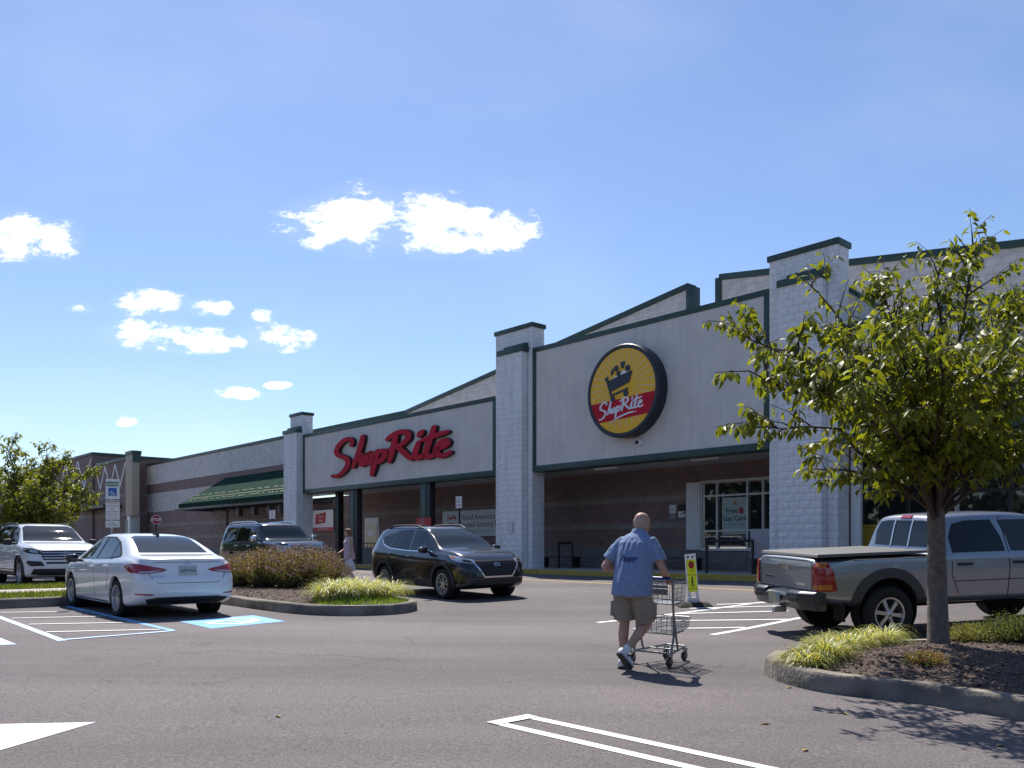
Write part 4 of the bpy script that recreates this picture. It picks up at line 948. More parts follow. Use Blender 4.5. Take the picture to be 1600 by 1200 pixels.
wh = MB(); cz = zof(770.5); ribbon(wh, [Vector((-0.2 * kx + 3.1 * kx * math.cos(t), cz + 3.1 * kx * math.sin(t))) for t in [2.4 + i * 0.3 for i in range(13)]], 1.0 * kx, -0.015, -0.0105, Matrix.Identity(4))
ribbon(wh, [Vector((-1.2 * kx, cz + 4.2 * kx)), Vector((-0.8 * kx, cz + 0.6 * kx)), Vector((2.0 * kx, cz + 0.4 * kx)), Vector((3.4 * kx, cz - 3 * kx))], 1.1 * kx, -0.016, -0.0105, Matrix.Identity(4)); wh.build('wheelchair_symbol', SIGNW2, acc)
for i, s_ in enumerate(('PENALTIES', 'UP TO $200', 'FINE', 'TOW AWAY', 'ZONE  CALL', '555-0100')): lettering('sign_text', s_, 3.2 * kx, INKR, acc, T(0, -0.008, zof(786 + i * 4.6)))
lettering('sign_text', 'VAN\nACCESSIBLE', 3.0 * kx, INKGR, acc, T(0, -0.008, zof(818.5)))
MB().box(-10.3 * kx, 10.3 * kx, -0.0075, -0.0042, zof(784.2), zof(783.2)).build('red_rule', INKR, acc)
MB().tube([(0.33, 0.035, 0), (0.33, 0.035, zof(812))], 0.03, 8).build('post', STEEL, acc)
# stop sign far down the store road
yy = 40.0; px_ = (244 - CU) / FPX * yy; base = G(px_, yy)
st = empty('stop_sign', facing(px_, yy, base, R(20))); tag(st, 'red octagonal stop sign on a thin dark post', 'sign')
zc = CAMZ + (HV - 812) / FPX * yy - base; r_ = 7.9 / FPX * yy
MB().tube([(0, 0.04, 0), (0, 0.04, zc)], 0.035, 8).build('post', BLACKM, st)
MB().prism([(r_ * 0.97 * math.cos(R(22.5 + 45 * i)), zc + r_ * 0.97 * math.sin(R(22.5 + 45 * i))) for i in range(8)], -0.004, 0.0).build('white_border', SIGNW2, st)
MB().prism([(r_ * 0.88 * math.cos(R(22.5 + 45 * i)), zc + r_ * 0.88 * math.sin(R(22.5 + 45 * i))) for i in range(8)], -0.010, -0.005).build('octagon', STOPRED, st)
lettering('sign_text', 'STOP', r_ * 0.78, SIGNW2, st, T(0, -0.014, zc), bold=0.006)
# in-street pedestrian sign
b = ray(1084, 947); FLUO = mat('fluorescent_yellow_green', (0.72, 0.78, 0.01), 0.5); RUB = mat('black_rubber', (0.014, 0.013, 0.012), 0.85, bump=0.5, bscale=30)
ped = empty('pedestrian_sign', facing(b.x, b.y, b.z, R(2))); tag(ped, 'yellow pedestrian crossing sign in white frame on black rubber base', 'sign')
k_ = b.y / FPX
MB().add([(-27 * k_, -0.28, 0), (27 * k_, -0.28, 0), (27 * k_, 0.28, 0), (-27 * k_, 0.28, 0), (-20 * k_, -0.18, 0.08), (20 * k_, -0.18, 0.08), (20 * k_, 0.18, 0.08), (-20 * k_, 0.18, 0.08)], [(0, 3, 2, 1), (4, 5, 6, 7), (0, 1, 5, 4), (1, 2, 6, 5), (2, 3, 7, 6), (3, 0, 4, 7)]).build('rubber_base', RUB, ped, bevel=0.02)
Mt_ = Matrix.Translation((0, 0, 0.07)) @ Matrix.Rotation(R(-4.5), 4, 'Y')
hw, hgt = 8.4 * k_, 76 * k_
fr = MB()
fr.box(-hw, hw, -0.02, 0.02, 20 * k_, hgt - 7 * k_, Mt_); fr.box(-hw, -hw + 5 * k_, -0.021, 0.021, 2 * k_, 20.02 * k_, Mt_); fr.box(hw - 5 * k_, hw, -0.021, 0.021, 2 * k_, 20.02 * k_, Mt_); fr.box(-hw - 1 * k_, hw + 1 * k_, -0.025, 0.025, 0, 8 * k_, Mt_)
fr.box(-hw, -hw + 3 * k_, -0.019, 0.019, hgt - 7.02 * k_, hgt, Mt_); fr.box(hw - 3 * k_, hw, -0.019, 0.019, hgt - 7.02 * k_, hgt, Mt_); fr.box(-1.5 * k_, 1.5 * k_, -0.019, 0.019, hgt - 7.02 * k_, hgt, Mt_); fr.box(-hw, hw, -0.0195, 0.0195, hgt - 3 * k_, hgt - 0.3 * k_, Mt_)
fr.build('frame', WHITEM, ped)
MB().box(-hw * 0.82, hw * 0.82, -0.027, -0.0205, 17 * k_, 67 * k_, Mt_).build('yellow_plate', FLUO, ped)
MB().prism([(4.6 * k_ * math.cos(R(22.5 + 45 * i)), 59 * k_ + 6.2 * k_ * math.sin(R(22.5 + 45 * i))) for i in range(8)], -0.034, -0.0275, Mt_).build('stop_symbol', STOPRED, ped)
lettering('sign_text', 'TO', 4.2 * k_, INKD, ped, Mt_ @ T(0, -0.03, 49.5 * k_)); lettering('sign_text', 'PEDESTRIANS', 2.6 * k_, INKD, ped, Mt_ @ T(0, -0.03, 43.5 * k_)); lettering('sign_text', 'IN CROSSWALK', 2.2 * k_, INKD, ped, Mt_ @ T(0, -0.03, 21.5 * k_))
pg = MB(); ribbon(pg, [Vector((0, 37 * k_)), Vector((0, 31 * k_))], 2.6 * k_, -0.033, -0.0275, Mt_); ribbon(pg, [Vector((0, 31 * k_)), Vector((-1.5 * k_, 25 * k_))], 1.3 * k_, -0.0335, -0.0275, Mt_); ribbon(pg, [Vector((0, 31 * k_)), Vector((1.7 * k_, 25.5 * k_))], 1.3 * k_, -0.034, -0.0275, Mt_); ribbon(pg, [Vector((-0.4 * k_, 36 * k_)), Vector((-2 * k_, 32 * k_))], 1.0 * k_, -0.0345, -0.0275, Mt_)
ribbon(pg, [Vector((0, 39 * k_)), Vector((0.1 * k_, 39.4 * k_))], 2.2 * k_, -0.033, -0.0275, Mt_, 1.0); pg.build('walking_symbol', INKD, ped)
# ------------------------------------------------------------------ vehicles
def pchip(tab):
    xs_ = [p[0] for p in tab]; ys_ = [p[1] for p in tab]; n_ = len(tab)
    if xs_[0] > xs_[-1]: xs_ = xs_[::-1]; ys_ = ys_[::-1]
    h = [xs_[i + 1] - xs_[i] for i in range(n_ - 1)]; dl_ = [(ys_[i + 1] - ys_[i]) / h[i] for i in range(n_ - 1)]; m_ = [0] * n_
    m_[0], m_[-1] = dl_[0], dl_[-1]
    for i in range(1, n_ - 1):
        if dl_[i - 1] * dl_[i] > 0: w1_, w2_ = 2 * h[i] + h[i - 1], h[i] + 2 * h[i - 1]; m_[i] = (w1_ + w2_) / (w1_ / dl_[i - 1] + w2_ / dl_[i])
    def f_(x):
        if x <= xs_[0]: return ys_[0]
        if x >= xs_[-1]: return ys_[-1]
        i = 0
        while x > xs_[i + 1]: i += 1
        t = (x - xs_[i]) / h[i]; a = t * t * (3 - 2 * t)
        return ys_[i] * (1 - a) + ys_[i + 1] * a + h[i] * (t * (1 - t) ** 2 * m_[i] - t * t * (1 - t) * m_[i + 1])
    return f_
def crom(pts, n_=3):
    o = []; P = [Vector(p) for p in pts]
    for i in range(len(P) - 1):
        p0, p1, p2, p3 = P[max(0, i - 1)], P[i], P[i + 1], P[min(len(P) - 1, i + 2)]
        for k_ in range(n_):
            t = k_ / n_; o.append(0.5 * ((2 * p1) + (p2 - p0) * t + (2 * p0 - 5 * p1 + 4 * p2 - p3) * t * t + (3 * p1 - p0 - 3 * p2 + p3) * t ** 3))
    return o + [P[-1]]
GLASSC = mat('car_glass', (0.010, 0.014, 0.016), 0.02, spec=0.6); TINT = mat('tinted_car_glass', (0.004, 0.005, 0.007), 0.03, spec=0.45)
TYRE = mat('tyre_rubber', (0.018, 0.017, 0.017), 0.85, var=0.2, scale=20); ALLOY = mat('wheel_alloy', (0.55, 0.55, 0.57), 0.3, 0.85); CHROME = mat('chrome', (0.75, 0.75, 0.77), 0.12, 1.0)
CLAD = mat('black_plastic', (0.022, 0.022, 0.024), 0.6); SEAM = mat('shut_line', (0.012, 0.012, 0.013), 0.7); LAMPR = mat('tail_lamp_red', (0.30, 0.006, 0.014), 0.12, coat=1.0); LAMPC = mat('lamp_clear', (0.55, 0.56, 0.58), 0.1, 0.6, coat=1.0)
LAMPA = mat('lamp_amber', (0.55, 0.16, 0.02), 0.15, coat=1.0); WELL = mat('wheel_well', (0.008, 0.008, 0.008), 0.9); DARKALLOY = mat('dark_alloy', (0.03, 0.03, 0.032), 0.6, 0.3); PLATEM = mat('plate_white', (0.42, 0.45, 0.42), 0.5)  # the dark alloy serves wheel backing discs and lamp housings
class Car:
    def __init__(self, name, label, cat, spec, paint):
        self.s = spec; self.paint = paint; self.root = empty(name); tag(self.root, label, cat)
        self.shell()
    def shell(self):
        s = self.s; top, belt, bot, wid = (pchip(s[k_]) for k_ in ('top', 'belt', 'bot', 'wid')); fp, rp_ = pchip(s['fprof']), pchip(s['rprof'])
        x0, x1 = s['top'][0][0], s['top'][-1][0]; N_ = 110
        xs_ = sorted({round(x0 + (x1 - x0) * (i / N_), 4) for i in range(N_ + 1)} | {round(x0 + d_, 4) for d_ in (0.01, 0.025, 0.06)} | {round(x1 - d_, 4) for d_ in (0.01, 0.025, 0.06)} | {round(x, 4) for x in s.get('extra', ())})
        rings = []
        rw = s.get('roofw', 0.69); crown = s.get('crown', 0.03)
        for x in xs_:
            zt, zb, w = top(x), bot(x), wid(x); zs = min(belt(x), zt - 0.03); c = max(0, min(1, (zt - zs - 0.08) / s.get('cabh', 0.42)))
            wr = w * (0.84 + (rw - 0.84) * c); dr = 0.022 + 0.045 * c; H = zs - zb
            sh = s.get('shoulder', 0.945)
            pts = [(0, zb), (w * 0.55, zb), (w * 0.86, zb + 0.005), (w * 0.965, zb + 0.05), (w * 0.985, zb + 0.25 * H), (w * 0.993, zb + 0.5 * H), (w, zb + 0.70 * H), (w * 0.985, zb + 0.9 * H), (w * sh, zs),
                   (w * sh * 0.66 + wr * 0.34, zs + (zt - dr - zs) * 0.36), (w * sh * 0.30 + wr * 0.70, zs + (zt - dr - zs) * 0.74), (wr, zt - dr), (wr * 0.86, zt - dr * 0.35), (wr * 0.45, zt - crown * 0.12), (0, zt)]
            rings.append([Vector((x, p[0], p[1])) for p in crom(pts, 2)])
        self.top, self.wid = top, wid
        vs_ = []; fs_ = []; K = len(rings[0]); L = 2 * K - 2
        for rg in rings:
            full = rg + [Vector((p.x, -p.y, p.z)) for p in rg[-2:0:-1]]
            for p in full:
                fw = smooth(x1 - 0.7, x1, p.x); bw = smooth(x0 + 0.7, x0, p.x)
                vs_.append((p.x - fp(p.z) * fw + rp_(p.z) * bw, p.y, p.z))
        for i in range(len(rings) - 1):
            for k_ in range(L): k2 = (k_ + 1) % L; fs_.append((i * L + k_, i * L + k2, (i + 1) * L + k2, (i + 1) * L + k_))
        for base in (0, (len(rings) - 1) * L):
            for k_ in range(K - 1):
                a, b = k_, k_ + 1; a2, b2 = (L - k_) % L, (L - k_ - 1) % L
                f_ = [base + a, base + b, base + b2, base + a2]; f_ = list(dict.fromkeys(f_)); fs_.append(tuple(f_))
        me = bpy.data.meshes.new('body'); me.from_pydata(vs_, [], fs_); bm = bmesh.new(); bm.from_mesh(me); bmesh.ops.remove_doubles(bm, verts=bm.verts[:], dist=1e-5); bmesh.ops.recalc_face_normals(bm, faces=bm.faces); bm.to_mesh(me); bm.free()
        self.bvh = BVHTree.FromPolygons([v.co.copy() for v in me.vertices], [tuple(p.vertices) for p in me.polygons])
        tmp = bpy.data.objects.new('tmp', me); col.objects.link(tmp); cut = MB(); ra = s['arch']; w_ = max(p[1] for p in s['wid'])
        for xw in s['axles']:
            for sg in (1, -1):
                M = Matrix.Translation((xw, sg * (w_ + 0.05), s['r'] + s.get('archup', 0.02))); cut.lathe([(0, -0.33), (ra, -0.33), (ra, 0.33), (0, 0.33)], 40, M)
        co = cut.build('cutter', None); bq = bmesh.new(); bq.from_mesh(co.data); bmesh.ops.remove_doubles(bq, verts=bq.verts[:], dist=1e-5); bmesh.ops.recalc_face_normals(bq, faces=bq.faces); bq.to_mesh(co.data); bq.free(); md = tmp.modifiers.new('b', 'BOOLEAN'); md.object = co; md.operation = 'DIFFERENCE'; md.solver = 'EXACT'; md.use_self = True
        dg = bpy.context.evaluated_depsgraph_get(); out_ = bpy.data.meshes.new_from_object(tmp.evaluated_get(dg)); bpy.data.objects.remove(tmp); bpy.data.objects.remove(co)
        out_.materials.clear(); out_.name = 'body'; self.body = link_mesh('body', out_, self.paint, self.root, 34)
        for xw in s['axles']:
            for sg in (1, -1):
                M = Matrix.Translation((xw, sg * (w_ + 0.05), s['r'] + s.get('archup', 0.02)))
                well = MB().lathe([(0.02, -0.325 * sg), (ra - 0.004, -0.325 * sg), (ra - 0.004, -0.10 * sg)], 36, M); well.build('wheel_well', WELL, self.root)
    def hit(self, o, d):
        h = self.bvh.ray_cast(o, d)
        if h[0] is None: n_ = self.bvh.find_nearest(o + d * 3.0); return n_[0], n_[1]
        return h[0], h[1]
    def decal(self, name, poly, view, m, off=0.004, parent=None, sym=False, res=0.05, depth=0.012, deg=180):
        res_ = []
        for mir in ((1, -1) if sym else (1,)):
            if isinstance(view, (int, float)): a = R(view); d_ = Vector((-math.cos(a), -math.sin(a), 0)); hx = Vector((-math.sin(a), math.cos(a), 0)); p2 = [(Vector(p).dot(hx), p[2]) for p in poly]; mk = lambda q: hx * q[0] + Vector((0, 0, q[1])) - d_ * 4
            elif view == 'L': d_ = Vector((0, -1, 0)); p2 = poly; mk = lambda q: Vector((q[0], 4, q[1]))
            elif view == 'F': d_ = Vector((-1, 0, 0)); p2 = poly; mk = lambda q: Vector((6, q[0], q[1]))
            elif view == 'B': d_ = Vector((1, 0, 0)); p2 = poly; mk = lambda q: Vector((-6, q[0], q[1]))
            elif view == 'T': d_ = Vector((0, 0, -1)); p2 = poly; mk = lambda q: Vector((q[0], q[1], 5))
            bm = bmesh.new(); bm.faces.new([bm.verts.new((q[0], q[1], 0)) for q in p2]); bmesh.ops.triangulate(bm, faces=bm.faces[:])
            for ax in (0, 1):
                lo = min(q[ax] for q in p2); hi = max(q[ax] for q in p2); k_ = math.ceil(lo / res)
                while k_ * res < hi:
                    c_ = Vector((0, 0, 0)); c_[ax] = k_ * res; n_ = Vector((0, 0, 0)); n_[ax] = 1; bmesh.ops.bisect_plane(bm, geom=bm.verts[:] + bm.edges[:] + bm.faces[:], plane_co=c_, plane_no=n_); k_ += 1
            vs_ = list(bm.verts); idx = {v: i for i, v in enumerate(vs_)}; P = []; Q = []
            for v in vs_:
                loc, nr = self.hit(mk((v.co.x, v.co.y)), d_)
                if nr.dot(d_) > 0: nr = -nr
                P.append(loc + nr * off); Q.append(loc - nr * depth)
            n_ = len(P); fs_ = [tuple(idx[v] for v in f_.verts) for f_ in bm.faces]
            side = [(idx[e.verts[0]], idx[e.verts[1]]) for e in bm.edges if len(e.link_faces) == 1]; bm.free()
            allv = P + Q; allf = fs_ + [(a_, b_, b_ + n_, a_ + n_) for a_, b_ in side]
            if mir < 0: allv = [Vector((p.x, -p.y, p.z)) for p in allv]
            me = bpy.data.meshes.new(name); me.from_pydata(allv, [], allf); b2 = bmesh.new(); b2.from_mesh(me); bmesh.ops.recalc_face_normals(b2, faces=b2.faces)
            c_ = sum((f_.normal for f_ in b2.faces[:] if len(f_.verts) == 3), Vector()); 
            if c_.dot(Vector((d_.x, d_.y * mir, d_.z))) > 0: bmesh.ops.reverse_faces(b2, faces=b2.faces)
            b2.to_mesh(me); b2.free(); shade(me, 50)
            res_.append(link_mesh(name, me, m, parent or self.root))
        return res_[0]
    def seam(self, pts, view='L', w=0.008, m=None, off=0.002, sym=True, name='shut_line', parent=None):
        for i in range(len(pts) - 1):
            a, b = Vector(pts[i][-2:] if len(pts[i]) == 2 else pts[i]), Vector(pts[i + 1])
            d_ = (b - a); d_ = d_.normalized(); q = Vector((-d_.y, d_.x)) * w / 2
            self.decal(name, [tuple(a - q), tuple(b - q), tuple(b + q), tuple(a + q)], view, m or SEAM, off + 0.0004 * (i % 2), parent or self.body, sym, 0.12, 0.006)
    def wheels(self, track, spokes=5, style='double', rim_r=0.68, wid_=0.22, m=None):
        s = self.s; r = s['r']; rr = r * rim_r; m = m or ALLOY; wl = empty('wheel'); wl.parent = self.root
        ty = MB().lathe([(rr, -wid_ / 2 + 0.02), (rr + 0.02, -wid_ / 2), (r - 0.05, -wid_ / 2 - 0.008), (r - 0.012, -wid_ / 2 + 0.02), (r, -wid_ / 2 + 0.045), (r, wid_ / 2 - 0.045), (r - 0.012, wid_ / 2 - 0.02), (r - 0.05, wid_ / 2 + 0.008), (rr + 0.02, wid_ / 2), (rr, wid_ / 2 - 0.02)], 48).build('tyre', TYRE, wl, 40)
        rim = MB().lathe([(rr + 0.004, wid_ / 2 - 0.025), (rr + 0.002, wid_ / 2 - 0.002), (rr - 0.018, wid_ / 2 - 0.006), (rr - 0.03, wid_ / 2 - 0.06), (rr - 0.04, -0.05)], 48)
        yo = wid_ / 2 - 0.02
        hub = rr * 0.17
        for k_ in range(spokes):
            a0 = 2 * math.pi * k_ / spokes + 0.3
            offs = (-0.16, 0.16) if style == 'double' else (0,)
            for o_ in offs:
                a = a0 + o_; w0 = rr * (0.075 if style == 'double' else 0.12); w1_ = rr * (0.06 if style == 'double' else 0.15)
                ca, sa = math.cos(a), math.sin(a); cb, sb_ = math.cos(a0 + o_ * 1.6), math.sin(a0 + o_ * 1.6)
                p0 = Vector((ca, 0, sa)) * hub * 0.8; p1 = Vector((cb, 0, sb_)) * (rr - 0.012); d_ = (p1 - p0).normalized(); q = Vector((-d_.z, 0, d_.x))
                vv = []
                for pp, ww, yy_ in ((p0, w0, yo + 0.004), (p1, w1_, yo - 0.012)):
                    for sgn, dy in ((-1, -0.03), (-1, 0), (1, 0), (1, -0.03)): vv.append((pp.x + q.x * ww * sgn * (0.8 if dy == 0 else 1), yy_ + dy, pp.z + q.z * ww * sgn * (0.8 if dy == 0 else 1)))
                rim.add(vv, [(0, 1, 5, 4), (1, 2, 6, 5), (2, 3, 7, 6), (3, 0, 4, 7), (0, 3, 2, 1), (4, 5, 6, 7)])
        rim.lathe([(0, yo + 0.012), (hub * 0.75, yo + 0.01), (hub * 1.25, yo - 0.004), (hub * 1.3, yo - 0.04)], 24)
        rim = rim.build('rim', m, wl, 35); MB().lathe([(0, -0.0), (rr - 0.036, -0.0)], 36).build('brake_disc', DARKALLOY, wl)
        parts = list(wl.children); first = True
        for xw in s['axles']:
            for sg in (1, -1):
                if first: w_ = wl; first = False
                else:
                    w_ = wl.copy(); col.objects.link(w_); w_.parent = self.root
                    for c_ in parts: k_ = c_.copy(); col.objects.link(k_); k_.parent = w_
                w_.location = (xw, sg * track, r); w_.rotation_euler = (0, rng.uniform(0, 6), 0 if sg > 0 else math.pi)
    def mirror_(self, x, z, y, m, sym=True, size=(0.10, 0.11, 0.075)):
        for sg in (1, -1):
            me = bpy.data.meshes.new('door_mirror'); md = bmesh.new(); bmesh.ops.create_uvsphere(md, u_segments=20, v_segments=12, radius=1)
            for v in md.verts:
                q = [math.copysign(abs(t) ** 0.55, t) for t in v.co]; v.co = Vector((x + q[0] * size[0] * 0.75 * (1 if q[0] > 0 else 0.55), sg * (y + 0.06 + size[1] * (1 + q[1])), z + q[2] * size[2] * (1 - 0.15 * q[1])))
            bmesh.ops.recalc_face_normals(md, faces=md.faces); md.to_mesh(me); md.free(); o = link_mesh('door_mirror', me, m, self.root, 60)
            MB().tube([(x, sg * (y - 0.06), z - 0.05), (x, sg * (y + 0.08), z - 0.03)], 0.028, 8).build('mirror_arm', CLAD, o, 40)
    def handle(self, x, z, m, L_=0.2):
        for sg in (1, -1):
            loc, nr = self.hit(Vector((x, 4, z)), Vector((0, -1, 0))); y = loc.y
            mb = MB(); mb.tube([(x - L_ / 2, sg * (y - 0.005), z), (x - L_ / 2 + 0.03, sg * (y + 0.032), z), (x + L_ / 2 - 0.03, sg * (y + 0.032), z), (x + L_ / 2, sg * (y - 0.005), z)], 0.017, 8); mb.build('door_handle', m, self.root, 50)
    def arch_trim(self, w=0.07, m=CLAD, a0=-25, a1=205, flat=False):
        for xw in self.s['axles']:
            zc = self.s['r'] + self.s.get('archup', 0.02); ra = self.s['arch']; po = []; pi = []
            for k_ in range(19):
                a = R(a0 + (a1 - a0) * k_ / 18); po.append((xw + (ra + w) * math.cos(a), max(zc + (ra + w) * math.sin(a), self.s['bot'][len(self.s['bot']) // 2][1] + 0.03))); pi.append((xw + (ra - 0.004) * math.cos(a), max(zc + (ra - 0.004) * math.sin(a), self.s['bot'][len(self.s['bot']) // 2][1] + 0.03)))
            for k_ in range(18):
                pass
            poly = po + pi[::-1]
            self.decal('arch_trim', poly, 'L', m, 0.022, None, True, 0.06, 0.02)
    def place(self, loc, heading, lx=0.0, ly=0.0):
        h = Vector(heading).normalized(); l_ = Vector((-h.y, h.x)); c = Vector(loc[:2]) - h * lx - l_ * ly
        self.root.matrix_world = ground_matrix(c.x, c.y, h.x, h.y)

def plate_on(car, y, z, view, txt, m=PLATEM, w=0.31, h=0.155):
    o = car.decal('number_plate', [(y - w / 2, z - h / 2), (y + w / 2, z - h / 2), (y + w / 2, z + h / 2), (y - w / 2, z + h / 2)], view, m, 0.012, None, False, 0.4)
    sg = -1 if view == 'B' else 1
    loc, nr = car.hit(Vector((6 * sg, y, z)), Vector((-sg, 0, 0)))
    me = text_mesh(txt, h * 0.42); M = Matrix.Translation((loc.x + sg * 0.02, y, z)) @ Matrix.Rotation(R(-90 if sg < 0 else 90), 4, 'Z') @ Matrix.Rotation(R(90), 4, 'X')
    me.transform(M); link_mesh('plate_text', me, INKD, o)
def oval_badge(car, y, z, view, rx, rz, m=CHROME, inner=True):
    o = car.decal('badge', [(y + rx * math.cos(t * 0.3927), z + rz * math.sin(t * 0.3927)) for t in range(16)], view, m, 0.012, None, False, 0.5)
    return o
def h_badge(car, z, view, rx, rz):       # slanted H in an oval ring
    e = 0.80
    ring = []
    for k_ in range(24):
        a0, a1 = 2 * math.pi * k_ / 24, 2 * math.pi * (k_ + 1) / 24
        car.decal('badge_ring', [(rx * math.cos(a0), z + rz * math.sin(a0)), (rx * math.cos(a1), z + rz * math.sin(a1)), (rx * e * math.cos(a1), z + rz * e * math.sin(a1)), (rx * e * math.cos(a0), z + rz * e * math.sin(a0))], view, CHROME, 0.014, car.body, False, 0.5) if k_ % 1 == 0 else None
    sl = -0.25 if view == 'F' else 0.25
    w = rx * 0.14
    for yy_ in (-0.36 * rx, 0.36 * rx): car.decal('badge_bar', [(yy_ - w - sl * rz * 0.8, z - rz * 0.8), (yy_ + w - sl * rz * 0.8, z - rz * 0.8), (yy_ + w + sl * rz * 0.8, z + rz * 0.8), (yy_ - w + sl * rz * 0.8, z + rz * 0.8)], view, CHROME, 0.014, car.body, False, 0.5)
    car.decal('badge_bar', [(-0.36 * rx, z - rz * 0.14), (0.36 * rx, z - rz * 0.14), (0.36 * rx, z + rz * 0.14), (-0.36 * rx, z + rz * 0.14)], view, CHROME, 0.0145, car.body, False, 0.5)

WHITEPAINT = mat_paint('white_car_paint', (0.74, 0.75, 0.77)); BLACKPAINT = mat_paint('black_car_paint', (0.008, 0.008, 0.010), rough=0.2); SILVER = mat_paint('silver_car_paint', (0.27, 0.285, 0.315), 0.75, 0.34)
NAVYPAINT = mat_paint('dark_green_black_paint', (0.007, 0.009, 0.011), rough=0.2)
# ---- white sedan
sp = dict(top=[(-2.33, 0.80), (-2.315, 0.93), (-2.26, 1.005), (-2.1, 1.035), (-1.72, 1.085), (-1.35, 1.24), (-0.95, 1.375), (-0.5, 1.43), (0.0, 1.44), (0.35, 1.395), (0.8, 1.22), (1.26, 1.02), (1.6, 0.95), (2.0, 0.82), (2.15, 0.70), (2.22, 0.56)],
          belt=[(-2.33, 0.78), (-2.1, 0.93), (-1.7, 0.975), (-1.2, 0.965), (0, 0.92), (1.2, 0.88), (2.0, 0.74), (2.22, 0.52)], bot=[(-2.33, 0.40), (-2.28, 0.30), (-2.1, 0.23), (-1.7, 0.19), (0, 0.17), (1.9, 0.17), (2.22, 0.24)],
          wid=[(-2.33, 0.70), (-2.27, 0.79), (-2.1, 0.855), (-1.6, 0.895), (0, 0.90), (1.5, 0.893), (1.95, 0.83), (2.15, 0.70), (2.22, 0.55)], fprof=[(0.2, 0.08), (0.4, 0), (0.6, 0.02), (0.9, 0.1)], rprof=[(0.2, 0.10), (0.34, 0.02), (0.5, -0.02), (0.66, 0.0), (0.76, 0.05), (0.95, 0.07), (1.03, 0.0)],
          axles=(1.35, -1.35), r=0.318, arch=0.365, roofw=0.665, cabh=0.40)
c = Car('sedan_car', 'white four door sedan parked with its rear towards the aisle', 'car', sp, WHITEPAINT); sedan = c
c.decal('rear_window', [(-0.60, 1.098), (0.60, 1.098), (0.50, 1.36), (0.40, 1.385), (-0.40, 1.385), (-0.50, 1.36)], 'B', GLASSC, 0.003, res=0.04)
c.decal('windscreen', [(-0.66, 1.05), (0.66, 1.05), (0.55, 1.36), (-0.55, 1.36)], 'F', GLASSC, 0.003, res=0.04)
trim = c.decal('window_trim', [(1.02, 0.945), (0.30, 1.335), (0.0, 1.372), (-0.5, 1.368), (-0.95, 1.275), (-1.36, 1.075), (-1.40, 1.02), (-1.0, 0.985)], 'L', CLAD, 0.002, None, True)
for nm, poly in (('front_side_window', [(0.90, 0.975), (0.30, 1.305), (0.0, 1.343), (-0.14, 1.345), (-0.10, 0.97)]), ('rear_side_window', [(-0.19, 0.97), (-0.23, 1.345), (-0.5, 1.338), (-0.86, 1.262), (-0.92, 1.0)]), ('quarter_window', [(-0.97, 1.005), (-0.92, 1.245), (-1.28, 1.075), (-1.31, 1.035)])):
    c.decal(nm, poly, 'L', GLASSC, 0.006, None, True)
lp_ = [(-1.80, 0.9, 0.895), (-2.05, 0.87, 0.925), (-2.25, 0.75, 0.905), (-2.30, 0.45, 0.845), (-2.30, 0.36, 0.82), (-2.30, 0.44, 0.785), (-2.25, 0.72, 0.755), (-2.05, 0.87, 0.775), (-1.88, 0.9, 0.83)]
for sg in (1, -1):
    pl_ = [(p[0], p[1] * sg, p[2]) for p in lp_]; o = c.decal('tail_lamp', pl_, 180 - 32 * sg, LAMPR, 0.008, None, False, 0.04)
    c.decal('lamp_strip', [(p[0], p[1] * sg, p[2]) for p in ((-2.2, 0.78, 0.79), (-2.28, 0.62, 0.80), (-2.30, 0.44, 0.815), (-2.28, 0.62, 0.775), (-2.2, 0.78, 0.765))], 180 - 32 * sg, LAMPC, 0.011, o, False, 0.05)
    c.decal('rear_reflector', [(p[0], p[1] * sg, p[2]) for p in ((-2.16, 0.82, 0.415), (-2.28, 0.56, 0.405), (-2.28, 0.56, 0.425), (-2.16, 0.82, 0.44))], 180 - 32 * sg, LAMPR, 0.008, None, False, 0.05)
c.decal('lower_bumper', [(-0.70, 0.335), (-0.62, 0.25), (0.62, 0.25), (0.70, 0.335), (0.5, 0.365), (-0.5, 0.365)], 'B', CLAD, 0.008, None, False)
c.seam([(-0.66, 0.79), (-0.60, 0.68), (-0.50, 0.60), (0.50, 0.60), (0.60, 0.68), (0.66, 0.79)], 'B', sym=False); c.seam([(-0.62, 1.06), (0.62, 1.06)], 'B', 0.014, sym=False)
c.seam([(-0.56, 0.945), (0.56, 0.945)], 'B', 0.008, sym=False)
plate_on(c, 0, 0.80, 'B', 'AZP-4163'); h_badge(c, 0.93, 'B', 0.072, 0.036); c.decal('name_badge', [(0.40, 0.70), (0.62, 0.70), (0.62, 0.72), (0.40, 0.72)], 'B', CHROME, 0.004, None, False, 0.3)
c.seam([(-0.16, 0.965), (-0.17, 0.75), (-0.20, 0.30), (-0.15, 0.215)]); c.seam([(-0.98, 0.98), (-0.99, 0.85), (-0.93, 0.62), (-0.86, 0.45)]); c.seam([(0.96, 0.92), (0.92, 0.60), (0.86, 0.22)])
c.seam([(0.86, 0.235), (-0.9, 0.235)], w=0.02); c.handle(-0.02 - 0.05, 0.83, WHITEPAINT); c.handle(-0.86, 0.855, WHITEPAINT); c.mirror_(0.72, 0.96, 0.86, BLACKPAINT)
MB().add([(-0.86, -0.03, 1.385), (-0.66, -0.035, 1.418), (-0.66, 0.035, 1.418), (-0.86, 0.03, 1.385), (-0.88, 0, 1.47), (-0.82, 0, 1.475)], [(0, 1, 5, 4), (3, 4, 5, 2), (1, 2, 5), (0, 4, 3)]).build('roof_antenna', CLAD, c.root)
c.seam([(0.66, 1.02), (0.84, 0.80)], 'F', sym=False)
